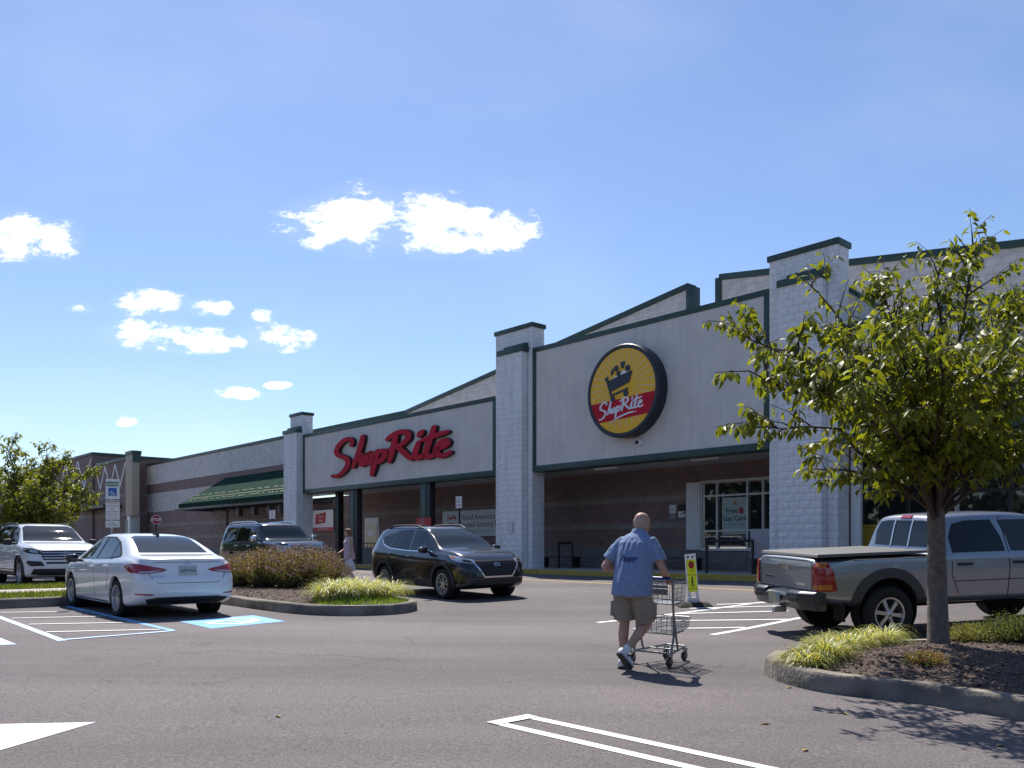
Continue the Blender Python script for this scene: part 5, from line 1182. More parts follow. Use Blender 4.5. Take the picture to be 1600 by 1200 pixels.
for sg in (1, -1): c.decal('headlamp', [(p[0], p[1] * sg, p[2]) for p in ((2.15, 0.5, 0.66), (1.95, 0.8, 0.78), (1.7, 0.88, 0.82), (1.9, 0.84, 0.68), (2.1, 0.66, 0.60))], 40 * sg, LAMPC, 0.006, None, False)
c.decal('grille', [(-0.42, 0.36), (0.42, 0.36), (0.48, 0.64), (-0.48, 0.64)], 'F', CLAD, 0.006, None, False)
c.wheels(0.775, 5, 'double', 0.70, 0.21); c.place(ray(190, 963), DV, -1.35, 0.78)
# ---- black compact SUV
def roof_rails(c, x0, x1, y, m, r_=0.022, lift=0.05):
    for sg in (1, -1):
        pts = []
        for k_ in range(9):
            x = x0 + (x1 - x0) * k_ / 8; z = c.top(x) - 0.045 + (lift if 0 < k_ < 8 else 0); pts.append((x, sg * y, z))
        MB().tube(pts, r_, 8).build('roof_rail', m, c.root, 50)
def rim_line(c, name, pts, view, w, m, off=0.016, sym=False, parent=None):
    for i in range(len(pts) - 1):
        a, b = Vector(pts[i]), Vector(pts[i + 1]); d_ = (b - a).normalized(); q = Vector((-d_.y, d_.x)) * w / 2; e_ = d_ * w * 0.3
        c.decal(name, [tuple(a - q - e_), tuple(b - q + e_), tuple(b + q + e_), tuple(a + q - e_)], view, m, off + 0.0006 * (i % 2), parent or c.root, sym, 0.1, 0.008)
sp = dict(top=[(-2.24, 0.95), (-2.22, 1.08), (-2.16, 1.20), (-2.0, 1.42), (-1.84, 1.575), (-1.6, 1.63), (-1.0, 1.66), (-0.2, 1.65), (0.15, 1.615), (0.55, 1.45), (1.12, 1.13), (1.5, 1.09), (1.9, 1.01), (2.1, 0.90), (2.2, 0.76), (2.235, 0.62)],
          belt=[(-2.24, 0.9), (-2.0, 1.10), (-1.2, 1.09), (0, 1.03), (1.1, 1.0), (1.9, 0.90), (2.235, 0.56)], bot=[(-2.24, 0.5), (-2.15, 0.36), (-1.8, 0.26), (0, 0.23), (1.8, 0.23), (2.1, 0.25), (2.235, 0.34)],
          wid=[(-2.24, 0.74), (-2.1, 0.86), (-1.7, 0.92), (0, 0.925), (1.5, 0.92), (1.9, 0.875), (2.12, 0.77), (2.235, 0.60)], fprof=[(0.2, 0.10), (0.36, 0.0), (0.7, 0.0), (0.9, 0.05), (1.1, 0.1)], rprof=[(0.3, 0.08), (0.5, 0.0), (0.8, 0.03), (1.2, 0.0)], axles=(1.335, -1.335), r=0.345, arch=0.40, roofw=0.68, cabh=0.48)
c = Car('compact_suv', 'glossy black compact SUV with hexagonal chrome edged grille', 'car', sp, BLACKPAINT)
c.decal('windscreen', [(-0.70, 1.145), (0.70, 1.145), (0.60, 1.52), (0.50, 1.575), (-0.50, 1.575), (-0.60, 1.52)], 'F', GLASSC, 0.004, res=0.04); c.decal('rear_window', [(-0.62, 1.16), (0.62, 1.16), (0.55, 1.5), (-0.55, 1.5)], 'B', TINT, 0.004)
for nm, poly, gm in (('front_side_window', [(0.88, 1.075), (0.80, 1.16), (0.34, 1.475), (0.1, 1.545), (-0.18, 1.56), (-0.14, 1.075)], GLASSC), ('rear_side_window', [(-0.23, 1.08), (-0.26, 1.56), (-0.85, 1.545), (-1.05, 1.50), (-1.10, 1.13)], TINT), ('quarter_window', [(-1.15, 1.14), (-1.10, 1.49), (-1.3, 1.465), (-1.66, 1.37), (-1.55, 1.25)], TINT)): c.decal(nm, poly, 'L', gm, 0.004, None, True)
rim_line(c, 'chrome_strip', [(0.85, 1.058), (-0.2, 1.062), (-1.1, 1.11), (-1.48, 1.20), (-1.66, 1.34)], 'L', 0.022, CHROME, 0.010, True)
c.arch_trim(0.075); c.decal('sill_cladding', [(0.90, 0.27), (-0.90, 0.27), (-0.90, 0.42), (0.90, 0.42)], 'L', CLAD, 0.012, None, True)
g = c.decal('grille', [(-0.36, 0.52), (0.36, 0.52), (0.55, 0.76), (0.50, 0.87), (-0.50, 0.87), (-0.55, 0.76)], 'F', CLAD, 0.012, None, False)
for k_ in range(9): z = 0.55 + 0.036 * k_; hw_ = 0.37 + 0.17 * min(1, k_ / 6); rim_line(c, 'grille_mesh', [(-hw_, z), (hw_, z)], 'F', 0.010, BLACKM, 0.018, False, g)
rim_line(c, 'grille_surround', [(-0.60, 0.85), (-0.555, 0.76), (-0.37, 0.51), (0.37, 0.51), (0.555, 0.76), (0.60, 0.85)], 'F', 0.034, CHROME, 0.022); h_badge(c, 0.77, 'F', 0.085, 0.046)
for sg in (1, -1):
    o = c.decal('headlamp', [(p[0], p[1] * sg, p[2]) for p in ((2.16, 0.56, 0.80), (2.14, 0.60, 0.88), (1.95, 0.82, 0.955), (1.62, 0.915, 0.985), (1.72, 0.91, 0.90), (1.95, 0.84, 0.83))], 42 * sg, LAMPC, 0.010, None, False, 0.04)
    c.decal('lamp_projector', [(p[0], p[1] * sg, p[2]) for p in ((2.12, 0.62, 0.82), (2.1, 0.66, 0.87), (2.0, 0.78, 0.89), (2.0, 0.80, 0.85))], 42 * sg, DARKALLOY, 0.014, o, False); c.decal('turn_lamp', [(p[0], p[1] * sg, p[2]) for p in ((1.85, 0.875, 0.93), (1.66, 0.91, 0.97), (1.74, 0.905, 0.91))], 50 * sg, LAMPA, 0.014, o, False)
    c.decal('fog_recess', [(p[0], p[1] * sg, p[2]) for p in ((2.18, 0.48, 0.48), (2.1, 0.74, 0.50), (1.95, 0.86, 0.62), (2.0, 0.83, 0.67), (2.16, 0.58, 0.60))], 35 * sg, CLAD, 0.008, None, False)
    c.decal('tail_lamp', [(p[0], p[1] * sg, p[2]) for p in ((-1.85, 0.92, 1.02), (-2.1, 0.86, 1.10), (-2.2, 0.6, 1.08), (-2.2, 0.6, 0.95), (-2.1, 0.86, 0.93))], 180 - 40 * sg, LAMPR, 0.01, None, False)
c.decal('lower_bumper', [(-0.72, 0.38), (-0.5, 0.34), (0.5, 0.34), (0.72, 0.38), (0.70, 0.46), (-0.70, 0.46)], 'F', CLAD, 0.012, None, False)
c.seam([(0.93, 1.03), (0.95, 0.7), (0.88, 0.45)]); c.seam([(-0.19, 1.06), (-0.2, 0.7), (-0.18, 0.42)]); c.seam([(-1.12, 1.1), (-1.12, 0.9), (-0.92, 0.55)]); c.handle(-0.06, 0.94, BLACKPAINT); c.handle(-1.0, 0.985, BLACKPAINT); c.mirror_(0.72, 1.10, 0.86, BLACKPAINT)
roof_rails(c, -1.6, 0.05, 0.60, CLAD); c.wheels(0.80, 5, 'double', 0.68, 0.22); c.place(ray(697, 936), (0.60, -0.80), 1.335, -0.80)
# ---- white three-row SUV facing the sedan
sp = dict(top=[(-2.63, 0.95), (-2.6, 1.15), (-2.5, 1.45), (-2.32, 1.68), (-2.1, 1.735), (-1.2, 1.775), (-0.2, 1.775), (0.2, 1.74), (0.55, 1.60), (1.22, 1.24), (1.7, 1.20), (2.1, 1.13), (2.3, 1.03), (2.39, 0.86), (2.42, 0.7)],
          belt=[(-2.63, 0.9), (-2.3, 1.15), (-1, 1.14), (1.2, 1.12), (2.1, 1.03), (2.42, 0.62)], bot=[(-2.63, 0.5), (-2.5, 0.36), (-2.0, 0.28), (0, 0.25), (1.9, 0.25), (2.3, 0.28), (2.42, 0.36)], wid=[(-2.63, 0.82), (-2.45, 0.94), (-2.0, 1.0), (1.6, 1.0), (2.05, 0.96), (2.3, 0.87), (2.42, 0.72)],
          fprof=[(0.25, 0.12), (0.42, 0.02), (0.6, 0.0), (0.9, 0.0), (1.1, 0.05)], rprof=[(0.3, 0.08), (0.5, 0.0), (1.2, 0.0)], axles=(1.51, -1.51), r=0.375, arch=0.43, roofw=0.69, cabh=0.5)
c = Car('large_suv', 'white three row SUV with slatted grille facing the sedan', 'car', sp, WHITEPAINT)
c.decal('windscreen', [(-0.78, 1.26), (0.78, 1.26), (0.66, 1.64), (0.56, 1.70), (-0.56, 1.70), (-0.66, 1.64)], 'F', GLASSC, 0.004, res=0.04); c.decal('rear_window', [(-0.6, 1.25), (0.6, 1.25), (0.55, 1.6), (-0.55, 1.6)], 'B', TINT, 0.004)
c.decal('window_trim', [(1.02, 1.165), (0.42, 1.60), (0.1, 1.685), (-1.6, 1.70), (-2.2, 1.62), (-2.3, 1.24), (-1.6, 1.18)], 'L', CLAD, 0.003, None, True)
for nm, poly, gm in (('front_side_window', [(0.92, 1.185), (0.40, 1.575), (0.1, 1.655), (-0.2, 1.665), (-0.18, 1.185)], GLASSC), ('rear_side_window', [(-0.27, 1.19), (-0.29, 1.665), (-1.18, 1.67), (-1.25, 1.20)], TINT), ('quarter_window', [(-1.33, 1.205), (-1.28, 1.665), (-1.7, 1.655), (-2.14, 1.58), (-2.2, 1.26)], TINT)): c.decal(nm, poly, 'L', gm, 0.007, None, True)
c.arch_trim(0.05); c.decal('sill_cladding', [(1.0, 0.28), (-1.0, 0.28), (-1.0, 0.46), (1.0, 0.46)], 'L', CLAD, 0.012, None, True); rim_line(c, 'chrome_strip', [(0.98, 0.42), (-0.98, 0.42)], 'L', 0.03, CHROME, 0.02, True)
g = c.decal('grille', [(-0.58, 0.74), (0.58, 0.74), (0.64, 0.92), (0.60, 1.03), (-0.60, 1.03), (-0.64, 0.92)], 'F', BLACKM, 0.010, None, False)
for z, hw_ in ((0.79, 0.57), (0.86, 0.59), (0.93, 0.60), (1.0, 0.58)): rim_line(c, 'grille_bar', [(-hw_, z), (hw_, z)], 'F', 0.026, ALLOY, 0.022, False, g)
oval_badge(c, 0, 0.905, 'F', 0.14, 0.06, CHROME); oval_badge(c, 0, 0.905, 'F', 0.125, 0.05, SIGNBLUE)
me = text_mesh('Ford', 0.085, shear=0.3); lo_, _ = c.hit(Vector((6, 0, 0.905)), Vector((-1, 0, 0))); me.transform(Matrix.Translation((lo_.x + 0.02, 0, 0.905)) @ Matrix.Rotation(R(90), 4, 'Z') @ Matrix.Rotation(R(90), 4, 'X')); link_mesh('badge_script', me, CHROME, c.root)
for sg in (1, -1):
    o = c.decal('headlamp', [(p[0], p[1] * sg, p[2]) for p in ((2.36, 0.64, 0.90), (2.34, 0.66, 1.0), (2.2, 0.88, 1.055), (1.85, 0.985, 1.07), (1.95, 0.98, 0.98), (2.2, 0.9, 0.92))], 40 * sg, DARKALLOY, 0.010, None, False, 0.04)
    c.decal('lamp_lens', [(p[0], p[1] * sg, p[2]) for p in ((2.35, 0.68, 0.92), (2.3, 0.76, 1.0), (2.2, 0.87, 1.01), (2.2, 0.88, 0.95))], 40 * sg, LAMPC, 0.014, o, False); c.decal('turn_lamp', [(p[0], p[1] * sg, p[2]) for p in ((2.1, 0.93, 1.03), (1.88, 0.98, 1.05), (1.98, 0.975, 0.99))], 45 * sg, LAMPA, 0.014, o, False)
    c.decal('fog_recess', [(p[0], p[1] * sg, p[2]) for p in ((2.38, 0.52, 0.58), (2.38, 0.60, 0.70), (2.2, 0.92, 0.72), (2.15, 0.93, 0.66), (2.3, 0.84, 0.57))], 35 * sg, CLAD, 0.010, None, False, 0.05)
    c.decal('tail_lamp', [(p[0], p[1] * sg, p[2]) for p in ((-2.3, 0.98, 1.2), (-2.55, 0.8, 1.2), (-2.55, 0.8, 1.0), (-2.3, 0.98, 1.0))], 180 - 45 * sg, LAMPR, 0.01, None, False)
c.decal('lower_bumper', [(-0.85, 0.36), (-0.6, 0.33), (0.6, 0.33), (0.85, 0.36), (0.80, 0.50), (-0.80, 0.50)], 'F', CLAD, 0.012, None, False); rim_line(c, 'intake', [(-0.5, 0.66), (0.5, 0.66)], 'F', 0.05, CLAD, 0.010)
c.seam([(1.04, 1.14), (1.06, 0.8), (0.98, 0.46)]); c.seam([(-0.23, 1.17), (-0.24, 0.8), (-0.22, 0.46)]); c.handle(-0.1, 1.02, WHITEPAINT); c.handle(-1.15, 1.03, WHITEPAINT); c.mirror_(0.80, 1.23, 0.94, CLAD, size=(0.1, 0.12, 0.085)); roof_rails(c, -2.0, 0.0, 0.66, CLAD)
c.wheels(0.86, 5, 'double', 0.68, 0.24); c.place(ray(37, 916), (0.669, -0.743), 1.51, -0.86)
# ---- dark full-size SUV on the store road
sp = dict(top=[(-2.8, 1.0), (-2.78, 1.3), (-2.7, 1.62), (-2.58, 1.84), (-2.4, 1.90), (-1.0, 1.93), (0.2, 1.91), (0.45, 1.86), (0.62, 1.74), (1.08, 1.32), (1.5, 1.28), (2.1, 1.24), (2.3, 1.17), (2.38, 1.02), (2.40, 0.85)], belt=[(-2.8, 0.95), (-2.5, 1.22), (1.1, 1.18), (2.2, 1.1), (2.40, 0.8)], bot=[(-2.8, 0.6), (-2.6, 0.42), (-2.0, 0.34), (2.0, 0.34), (2.40, 0.45)],
          wid=[(-2.8, 0.88), (-2.65, 0.97), (-2.2, 1.0), (1.9, 1.0), (2.2, 0.96), (2.34, 0.90), (2.40, 0.82)], fprof=[(0.3, 0.06), (0.5, 0.0), (1.2, 0.02)], rprof=[(0.3, 0.05), (0.6, 0.0), (1.2, 0.0)], axles=(1.51, -1.51), r=0.40, arch=0.46, roofw=0.74, cabh=0.5, shoulder=0.965)
c = Car('full_size_suv', 'dark full size SUV with chrome mirrors and roof rails behind the shrubs', 'car', sp, NAVYPAINT)
c.decal('windscreen', [(-0.80, 1.335), (0.80, 1.335), (0.70, 1.80), (-0.70, 1.80)], 'F', GLASSC, 0.004, res=0.04); c.decal('rear_window', [(-0.7, 1.25), (0.7, 1.25), (0.65, 1.72), (-0.65, 1.72)], 'B', TINT, 0.004)
for nm, poly in (('front_side_window', [(0.95, 1.25), (0.55, 1.76), (-0.12, 1.80), (-0.10, 1.25)]), ('rear_side_window', [(-0.2, 1.25), (-0.2, 1.80), (-1.15, 1.81), (-1.2, 1.25)]), ('quarter_window', [(-1.32, 1.25), (-1.27, 1.81), (-2.35, 1.79), (-2.5, 1.28)])): c.decal(nm, poly, 'L', TINT, 0.005, None, True)
g = c.decal('grille', [(-0.56, 0.86), (0.56, 0.86), (0.60, 1.12), (-0.60, 1.12)], 'F', BLACKM, 0.01, None, False)
for z in (0.92, 0.99, 1.06): rim_line(c, 'grille_bar', [(-0.57, z), (0.57, z)], 'F', 0.03, CHROME, 0.02, False, g)
rim_line(c, 'grille_surround', [(-0.58, 0.86), (0.58, 0.86), (0.62, 1.13), (-0.62, 1.13), (-0.58, 0.86)], 'F', 0.05, CHROME, 0.018)
for sg in (1, -1):
    c.decal('headlamp', [(p[0], p[1] * sg, p[2]) for p in ((2.38, 0.65, 0.88), (2.36, 0.66, 1.10), (2.25, 0.93, 1.11), (2.15, 0.975, 1.08), (2.15, 0.98, 0.90))], 25 * sg, LAMPC, 0.012, None, False); c.decal('tail_lamp', [(p[0], p[1] * sg, p[2]) for p in ((-2.6, 0.97, 1.3), (-2.75, 0.85, 1.3), (-2.75, 0.85, 0.95), (-2.6, 0.97, 0.95))], 180 - 55 * sg, LAMPR, 0.012, None, False)
c.mirror_(0.78, 1.34, 0.95, CHROME, size=(0.1, 0.13, 0.12)); roof_rails(c, -2.3, 0.2, 0.72, CHROME, 0.03, 0.07); c.handle(-0.05, 1.1, CHROME); c.handle(-1.1, 1.1, CHROME); c.seam([(-0.15, 1.2), (-0.16, 0.5)]); c.seam([(1.05, 1.2), (1.05, 0.5)])
c.decal('sill_cladding', [(1.0, 0.37), (-1.0, 0.37), (-1.0, 0.5), (1.0, 0.5)], 'L', CLAD, 0.012, None, True); c.wheels(0.84, 6, 'single', 0.62, 0.26); c.place((-8.6, 31.0), (0.655, -0.755))
# ---- silver pickup
sp = dict(top=[(-2.70, 1.10), (-2.69, 1.17), (-2.66, 1.19), (-1.4, 1.195), (-0.86, 1.20), (-0.83, 1.24), (-0.72, 1.64), (-0.66, 1.72), (-0.5, 1.755), (0.2, 1.775), (0.75, 1.75), (0.95, 1.68), (1.55, 1.22), (1.9, 1.17), (2.3, 1.07), (2.45, 0.95), (2.5, 0.75)], belt=[(-2.70, 1.08), (-2.0, 1.15), (-0.8, 1.15), (1.5, 1.10), (2.3, 0.98), (2.5, 0.7)], bot=[(-2.70, 0.66), (-2.66, 0.60), (-2.2, 0.52), (-1.0, 0.50), (2.0, 0.48), (2.5, 0.55)],
          wid=[(-2.70, 0.84), (-2.66, 0.875), (-2.5, 0.885), (-1.6, 0.90), (0, 0.915), (1.8, 0.92), (2.2, 0.86), (2.42, 0.75), (2.5, 0.62)], fprof=[(0.4, 0.08), (0.6, 0.0), (1.1, 0.06)], rprof=[(0.5, 0.03), (0.7, 0.0), (1.2, 0.0)], axles=(1.62, -1.62), r=0.385, arch=0.455, archup=0.06, roofw=0.73, cabh=0.45, shoulder=0.975, crown=0.02, extra=(-0.85, -0.84, -0.82, -0.80, -0.78, -0.76, -0.74, -0.70, -0.68, -0.64, -0.62))
c = Car('pickup_truck', 'silver double cab pickup with covered bed and black bumper', 'truck', sp, SILVER); truck = c
BEDC = mat('bed_cover_vinyl', (0.13, 0.125, 0.12), 0.6, bump=0.2, bscale=200)
MB().add([(-2.66, -0.80, 1.20), (-0.90, -0.82, 1.21), (-0.90, 0.82, 1.21), (-2.66, 0.80, 1.20), (-2.64, -0.78, 1.245), (-0.91, -0.80, 1.25), (-0.91, 0.80, 1.25), (-2.64, 0.78, 1.245)], [(0, 3, 2, 1), (4, 5, 6, 7), (0, 1, 5, 4), (1, 2, 6, 5), (2, 3, 7, 6), (3, 0, 4, 7)]).build('bed_cover', BEDC, c.root, bevel=0.01)
rim_line(c, 'bed_rail_cap', [(-2.66, 1.165), (-0.9, 1.165)], 'L', 0.03, CLAD, 0.008, True)
bw_ = [(-0.60, 1.28), (0.60, 1.28), (0.62, 1.5), (0.56, 1.635), (0.40, 1.655), (-0.40, 1.655), (-0.56, 1.635), (-0.62, 1.5)]
c.decal('rear_window', bw_, 'B', TINT, 0.006, res=0.05)
for y in (-0.2, 0.2): rim_line(c, 'window_divider', [(y, 1.28), (y, 1.655)], 'B', 0.03, ALLOY, 0.014)
c.decal('brake_lamp', [(-0.12, 1.685), (0.12, 1.685), (0.11, 1.725), (-0.11, 1.725)], 'B', LAMPR, 0.016, None, False)
for nm, poly, gm in (('rear_side_window', [(-0.60, 1.20), (-0.60, 1.42), (-0.50, 1.60), (-0.3, 1.645), (0.14, 1.65), (0.24, 1.40), (0.26, 1.20)], TINT), ('front_side_window', [(0.36, 1.20), (0.34, 1.40), (0.26, 1.645), (0.72, 1.64), (0.95, 1.53), (1.28, 1.23), (1.28, 1.18)], GLASSC)): c.decal(nm, poly, 'L', gm, 0.005, None, True)
c.decal('windscreen', [(-0.72, 1.26), (0.72, 1.26), (0.62, 1.64), (-0.62, 1.64)], 'F', GLASSC, 0.004)
c.arch_trim(0.13, mat('flare_plastic', (0.045, 0.046, 0.05), 0.55), -12, 192)
for sg in (1, -1):
    o = c.decal('tail_lamp', [(p[0], p[1] * sg, p[2]) for p in ((-2.42, 0.885, 0.74), (-2.47, 0.885, 1.0), (-2.56, 0.88, 1.12), (-2.67, 0.85, 1.14), (-2.70, 0.76, 1.10), (-2.70, 0.75, 0.76), (-2.66, 0.86, 0.73))], 180 - 48 * sg, LAMPR, 0.012, None, False, 0.04)
    c.decal('amber_section', [(p[0], p[1] * sg, p[2]) for p in ((-2.6, 0.875, 1.06), (-2.57, 0.878, 1.12), (-2.66, 0.85, 1.13), (-2.69, 0.77, 1.08))], 180 - 48 * sg, LAMPA, 0.016, o, False, 0.04); c.decal('reverse_section', [(p[0], p[1] * sg, p[2]) for p in ((-2.5, 0.885, 0.76), (-2.5, 0.885, 0.83), (-2.69, 0.78, 0.83), (-2.69, 0.78, 0.77))], 180 - 48 * sg, LAMPA, 0.016, o, False, 0.04)
c.seam([(-0.72, 0.74), (0.72, 0.74), (0.72, 1.15), (-0.72, 1.15), (-0.72, 0.74)], 'B', 0.014, sym=False); c.decal('tailgate_handle', [(-0.14, 1.0), (0.14, 1.0), (0.14, 1.08), (-0.14, 1.08)], 'B', CHROME, 0.018, None, False)
c.decal('maker_badge', [(0.3, 0.86), (0.56, 0.86), (0.56, 0.89), (0.3, 0.89)], 'B', CHROME, 0.006, None, False); c.decal('model_badge', [(-0.56, 0.80), (-0.3, 0.80), (-0.3, 0.83), (-0.56, 0.83)], 'B', CHROME, 0.006, None, False)
BLKB = mat('bumper_black', (0.014, 0.014, 0.016), 0.3, coat=0.4)
bmp = MB(); prof = [(-2.60, 0.72), (-2.80, 0.735), (-2.86, 0.70), (-2.86, 0.58), (-2.80, 0.47), (-2.60, 0.47)]
ys_ = [-0.90, -0.86, -0.60, -0.32, -0.30, 0.30, 0.32, 0.60, 0.86, 0.90]
vs_ = []; fs_ = []
for y in ys_:
    f_ = 1 - 0.55 * max(0, (abs(y) - 0.78) / 0.12) ; dip = 0.05 if abs(y) <= 0.30 else 0
    for (x, z) in prof: vs_.append((-2.58 + (x + 2.58) * f_ , y, z - (dip if z > 0.65 and x < -2.7 else 0)))
n_ = len(prof)
for i in range(len(ys_) - 1):
    for k_ in range(n_): k2 = (k_ + 1) % n_; fs_.append((i * n_ + k_, i * n_ + k2, (i + 1) * n_ + k2, (i + 1) * n_ + k_))
fs_ += [tuple(range(n_)), tuple(range((len(ys_) - 1) * n_, len(ys_) * n_))]
bo = bmp.add(vs_, fs_).build('rear_bumper', BLKB, c.root, bevel=0.018)
MB().box(-2.88, -2.872, -0.16, 0.16, 0.53, 0.68).build('number_plate', mat('plate_yellow_blue', (0.45, 0.42, 0.12), 0.5, col2=(0.12, 0.2, 0.42), scale=4), bo); MB().box(-2.90, -2.70, -0.04, 0.04, 0.38, 0.46).build('tow_hitch', STEEL, bo, bevel=0.01)
for y in (-0.5, 0.5): MB().box(-2.868, -2.861, y - 0.1, y + 0.1, 0.58, 0.64).build('step_pad', CLAD, bo)
c.seam([(-0.80, 1.14), (-0.80, 0.52)], w=0.02); c.seam([(0.30, 1.70), (0.31, 1.2), (0.29, 0.8), (0.27, 0.55)], w=0.014); c.seam([(-0.62, 1.18), (-0.64, 0.9), (-0.52, 0.62)], w=0.010); c.seam([(1.36, 1.12), (1.35, 0.55)])
rim_line(c, 'side_moulding', [(-0.6, 0.80), (1.3, 0.80)], 'L', 0.012, CLAD, 0.006, True); c.handle(-0.42, 1.04, CLAD, 0.24); c.handle(0.48, 1.04, CLAD, 0.24); c.mirror_(1.05, 1.25, 0.90, SILVER)
for sg in (1, -1): MB().box(-2.1, 2.0, sg * 0.42 - 0.05, sg * 0.42 + 0.05, 0.42, 0.56).build('chassis_rail', WELL, c.root)
MB().tube([(-1.62, -0.7, 0.385), (-1.62, 0.7, 0.385)], 0.06, 10).build('rear_axle', WELL, c.root); MB().box(-2.3, -2.28, -0.86, -0.60, 0.30, 0.62).build('mud_flap', RUB, c.root)
c.wheels(0.78, 6, 'single', 0.60, 0.25); c.place(ray(1388, 1001), (0.98, 0.2), -1.62, -0.86)
# ------------------------------------------------------------------ people
def remesh(mb, name, voxel, m, parent, smooth_it=4, fold=None):
    me = bpy.data.meshes.new('tmp'); me.from_pydata(mb.v, [], mb.f); bm = bmesh.new(); bm.from_mesh(me); bmesh.ops.recalc_face_normals(bm, faces=bm.faces); bm.to_mesh(me); bm.free()
    o = bpy.data.objects.new('tmp', me); col.objects.link(o)
    md = o.modifiers.new('r', 'REMESH'); md.mode = 'VOXEL'; md.voxel_size = voxel
    sm_ = o.modifiers.new('s', 'SMOOTH'); sm_.iterations = smooth_it; sm_.factor = 0.5
    dg = bpy.context.evaluated_depsgraph_get(); out_ = bpy.data.meshes.new_from_object(o.evaluated_get(dg)); bpy.data.objects.remove(o); out_.name = name
    if fold:
        nr = [v.normal.copy() for v in out_.vertices]
        for v, n_ in zip(out_.vertices, nr): v.co = v.co + n_ * fold(v.co)
    out_.materials.clear()
    return link_mesh(name, out_, m, parent, 180)
def capsule(mb, pts, rs, seg=14):
    pts = [Vector(p) for p in pts]; n_ = len(pts); P = []; Rr = []
    d0 = (pts[0] - pts[1]).normalized(); d1 = (pts[-1] - pts[-2]).normalized()
    for a in (90, 60, 30): P.append(pts[0] + d0 * rs[0] * math.sin(R(a))); Rr.append(max(0.0008, rs[0] * math.cos(R(a))))
    P += pts; Rr += list(rs)
    for a in (30, 60, 90): P.append(pts[-1] + d1 * rs[-1] * math.sin(R(a))); Rr.append(max(0.0008, rs[-1] * math.cos(R(a))))
    mb.tube(P, Rr, seg)
def rings(mb, secs, seg=24):            # secs: (x, y, z, rx, ry) horizontal ellipses
    vs_ = []; fs_ = []; n_ = len(secs)
    for (x, y, z, rx, ry) in secs:
        for k_ in range(seg):
            t = 2 * math.pi * k_ / seg; vs_.append((x + rx * math.cos(t), y + ry * math.sin(t), z))
    for i in range(n_ - 1):
        for k_ in range(seg): k2 = (k_ + 1) % seg; fs_.append((i * seg + k_, i * seg + k2, (i + 1) * seg + k2, (i + 1) * seg + k_))
    fs_ += [tuple(range(seg))[::-1], tuple((n_ - 1) * seg + k_ for k_ in range(seg))]
    mb.add(vs_, fs_)
LEAN = 0.15
def ln(p): return (p[0] + max(0.0, p[2] - 0.92) * LEAN,) + tuple(p[1:])
def lerp3(a, b, t): return tuple(a[i] + (b[i] - a[i]) * t for i in range(3))
def hand(mb, wrist, aim, grip_dir, down, side, sc=1.0, curl=1.0):
    # palm leaves the wrist along aim; four fingers go on over the bar and curl down, the thumb leaves the side of the palm
    w_ = Vector(wrist); a = Vector(aim).normalized(); g = Vector(grip_dir).normalized(); d_ = Vector(down).normalized()
    k_ = w_ + a * 0.085 * sc
    for q in (-0.030, -0.010, 0.010, 0.030): capsule(mb, [w_ + a * 0.012 + g * q * 0.7, k_ + g * q * sc], [0.019 * sc, 0.013 * sc], 8)
    for i, q in enumerate((-0.033, -0.011, 0.011, 0.032)):
        L_ = (0.036, 0.044, 0.041, 0.032)[i] * sc; p1 = k_ + g * q * sc; p2 = p1 + (a * 0.8 + d_ * 0.55 * curl).normalized() * L_; p3 = p2 + (a * 0.1 + d_ * curl + a * (1 - curl)).normalized() * L_ * 0.8; p4 = p3 + (d_ * 0.6 * curl - a * 0.8 * curl + a * (1 - curl)).normalized() * L_ * 0.6
        capsule(mb, [p1, p2, p3, p4], [0.0105 * sc, 0.0098 * sc, 0.009 * sc, 0.008 * sc], 8)
    t0 = w_ + a * 0.03 + g * side * 0.026; t1 = t0 + (a * 0.5 + g * side * 0.7 + d_ * 0.4).normalized() * 0.038 * sc; t2 = t1 + (a * 0.5 + d_ * 0.9).normalized() * 0.032 * sc
    capsule(mb, [t0, t1, t2], [0.014 * sc, 0.0115 * sc, 0.009 * sc], 8)
def head_mesh(mb, c, s=1.0, yaw=0.0):
    cx, cy, cz = c; R_ = Matrix.Rotation(yaw, 4, 'Z'); t = MB()
    prof = [(-0.118, 0.02, 0.038, 0.036), (-0.105, 0.018, 0.060, 0.052), (-0.08, 0.012, 0.080, 0.064), (-0.04, 0.004, 0.094, 0.074), (0.0, 0.0, 0.100, 0.077), (0.04, -0.004, 0.100, 0.077), (0.075, -0.006, 0.088, 0.069), (0.1, -0.008, 0.066, 0.052), (0.115, -0.008, 0.036, 0.03), (0.120, -0.008, 0.008, 0.008)]
    rings(t, [(x, 0, z, rx, ry) for (z, x, rx, ry) in prof], 20)
    capsule(t, [(0.092, 0, 0.012), (0.112, 0, -0.022)], [0.008, 0.014], 8)                                   # nose
    for sg in (1, -1): capsule(t, [(-0.002, sg * 0.078, 0.018), (-0.008, sg * 0.082, -0.004), (0.0, sg * 0.077, -0.03)], [0.012, 0.014, 0.008], 8)   # ears
    capsule(t, [(0.088, -0.022, -0.056), (0.094, 0, -0.058), (0.088, 0.022, -0.056)], [0.006, 0.007, 0.006], 8)   # lips
    capsule(t, [(0.072, 0, -0.1), (0.074, 0, -0.092)], [0.022, 0.02], 8)
    capsule(t, [(0.078, -0.05, 0.034), (0.093, 0, 0.036), (0.078, 0.05, 0.034)], [0.009, 0.01, 0.009], 8)
    mb.add(t.v, t.f, Matrix.Translation(c) @ R_ @ Matrix.Scale(s, 4))
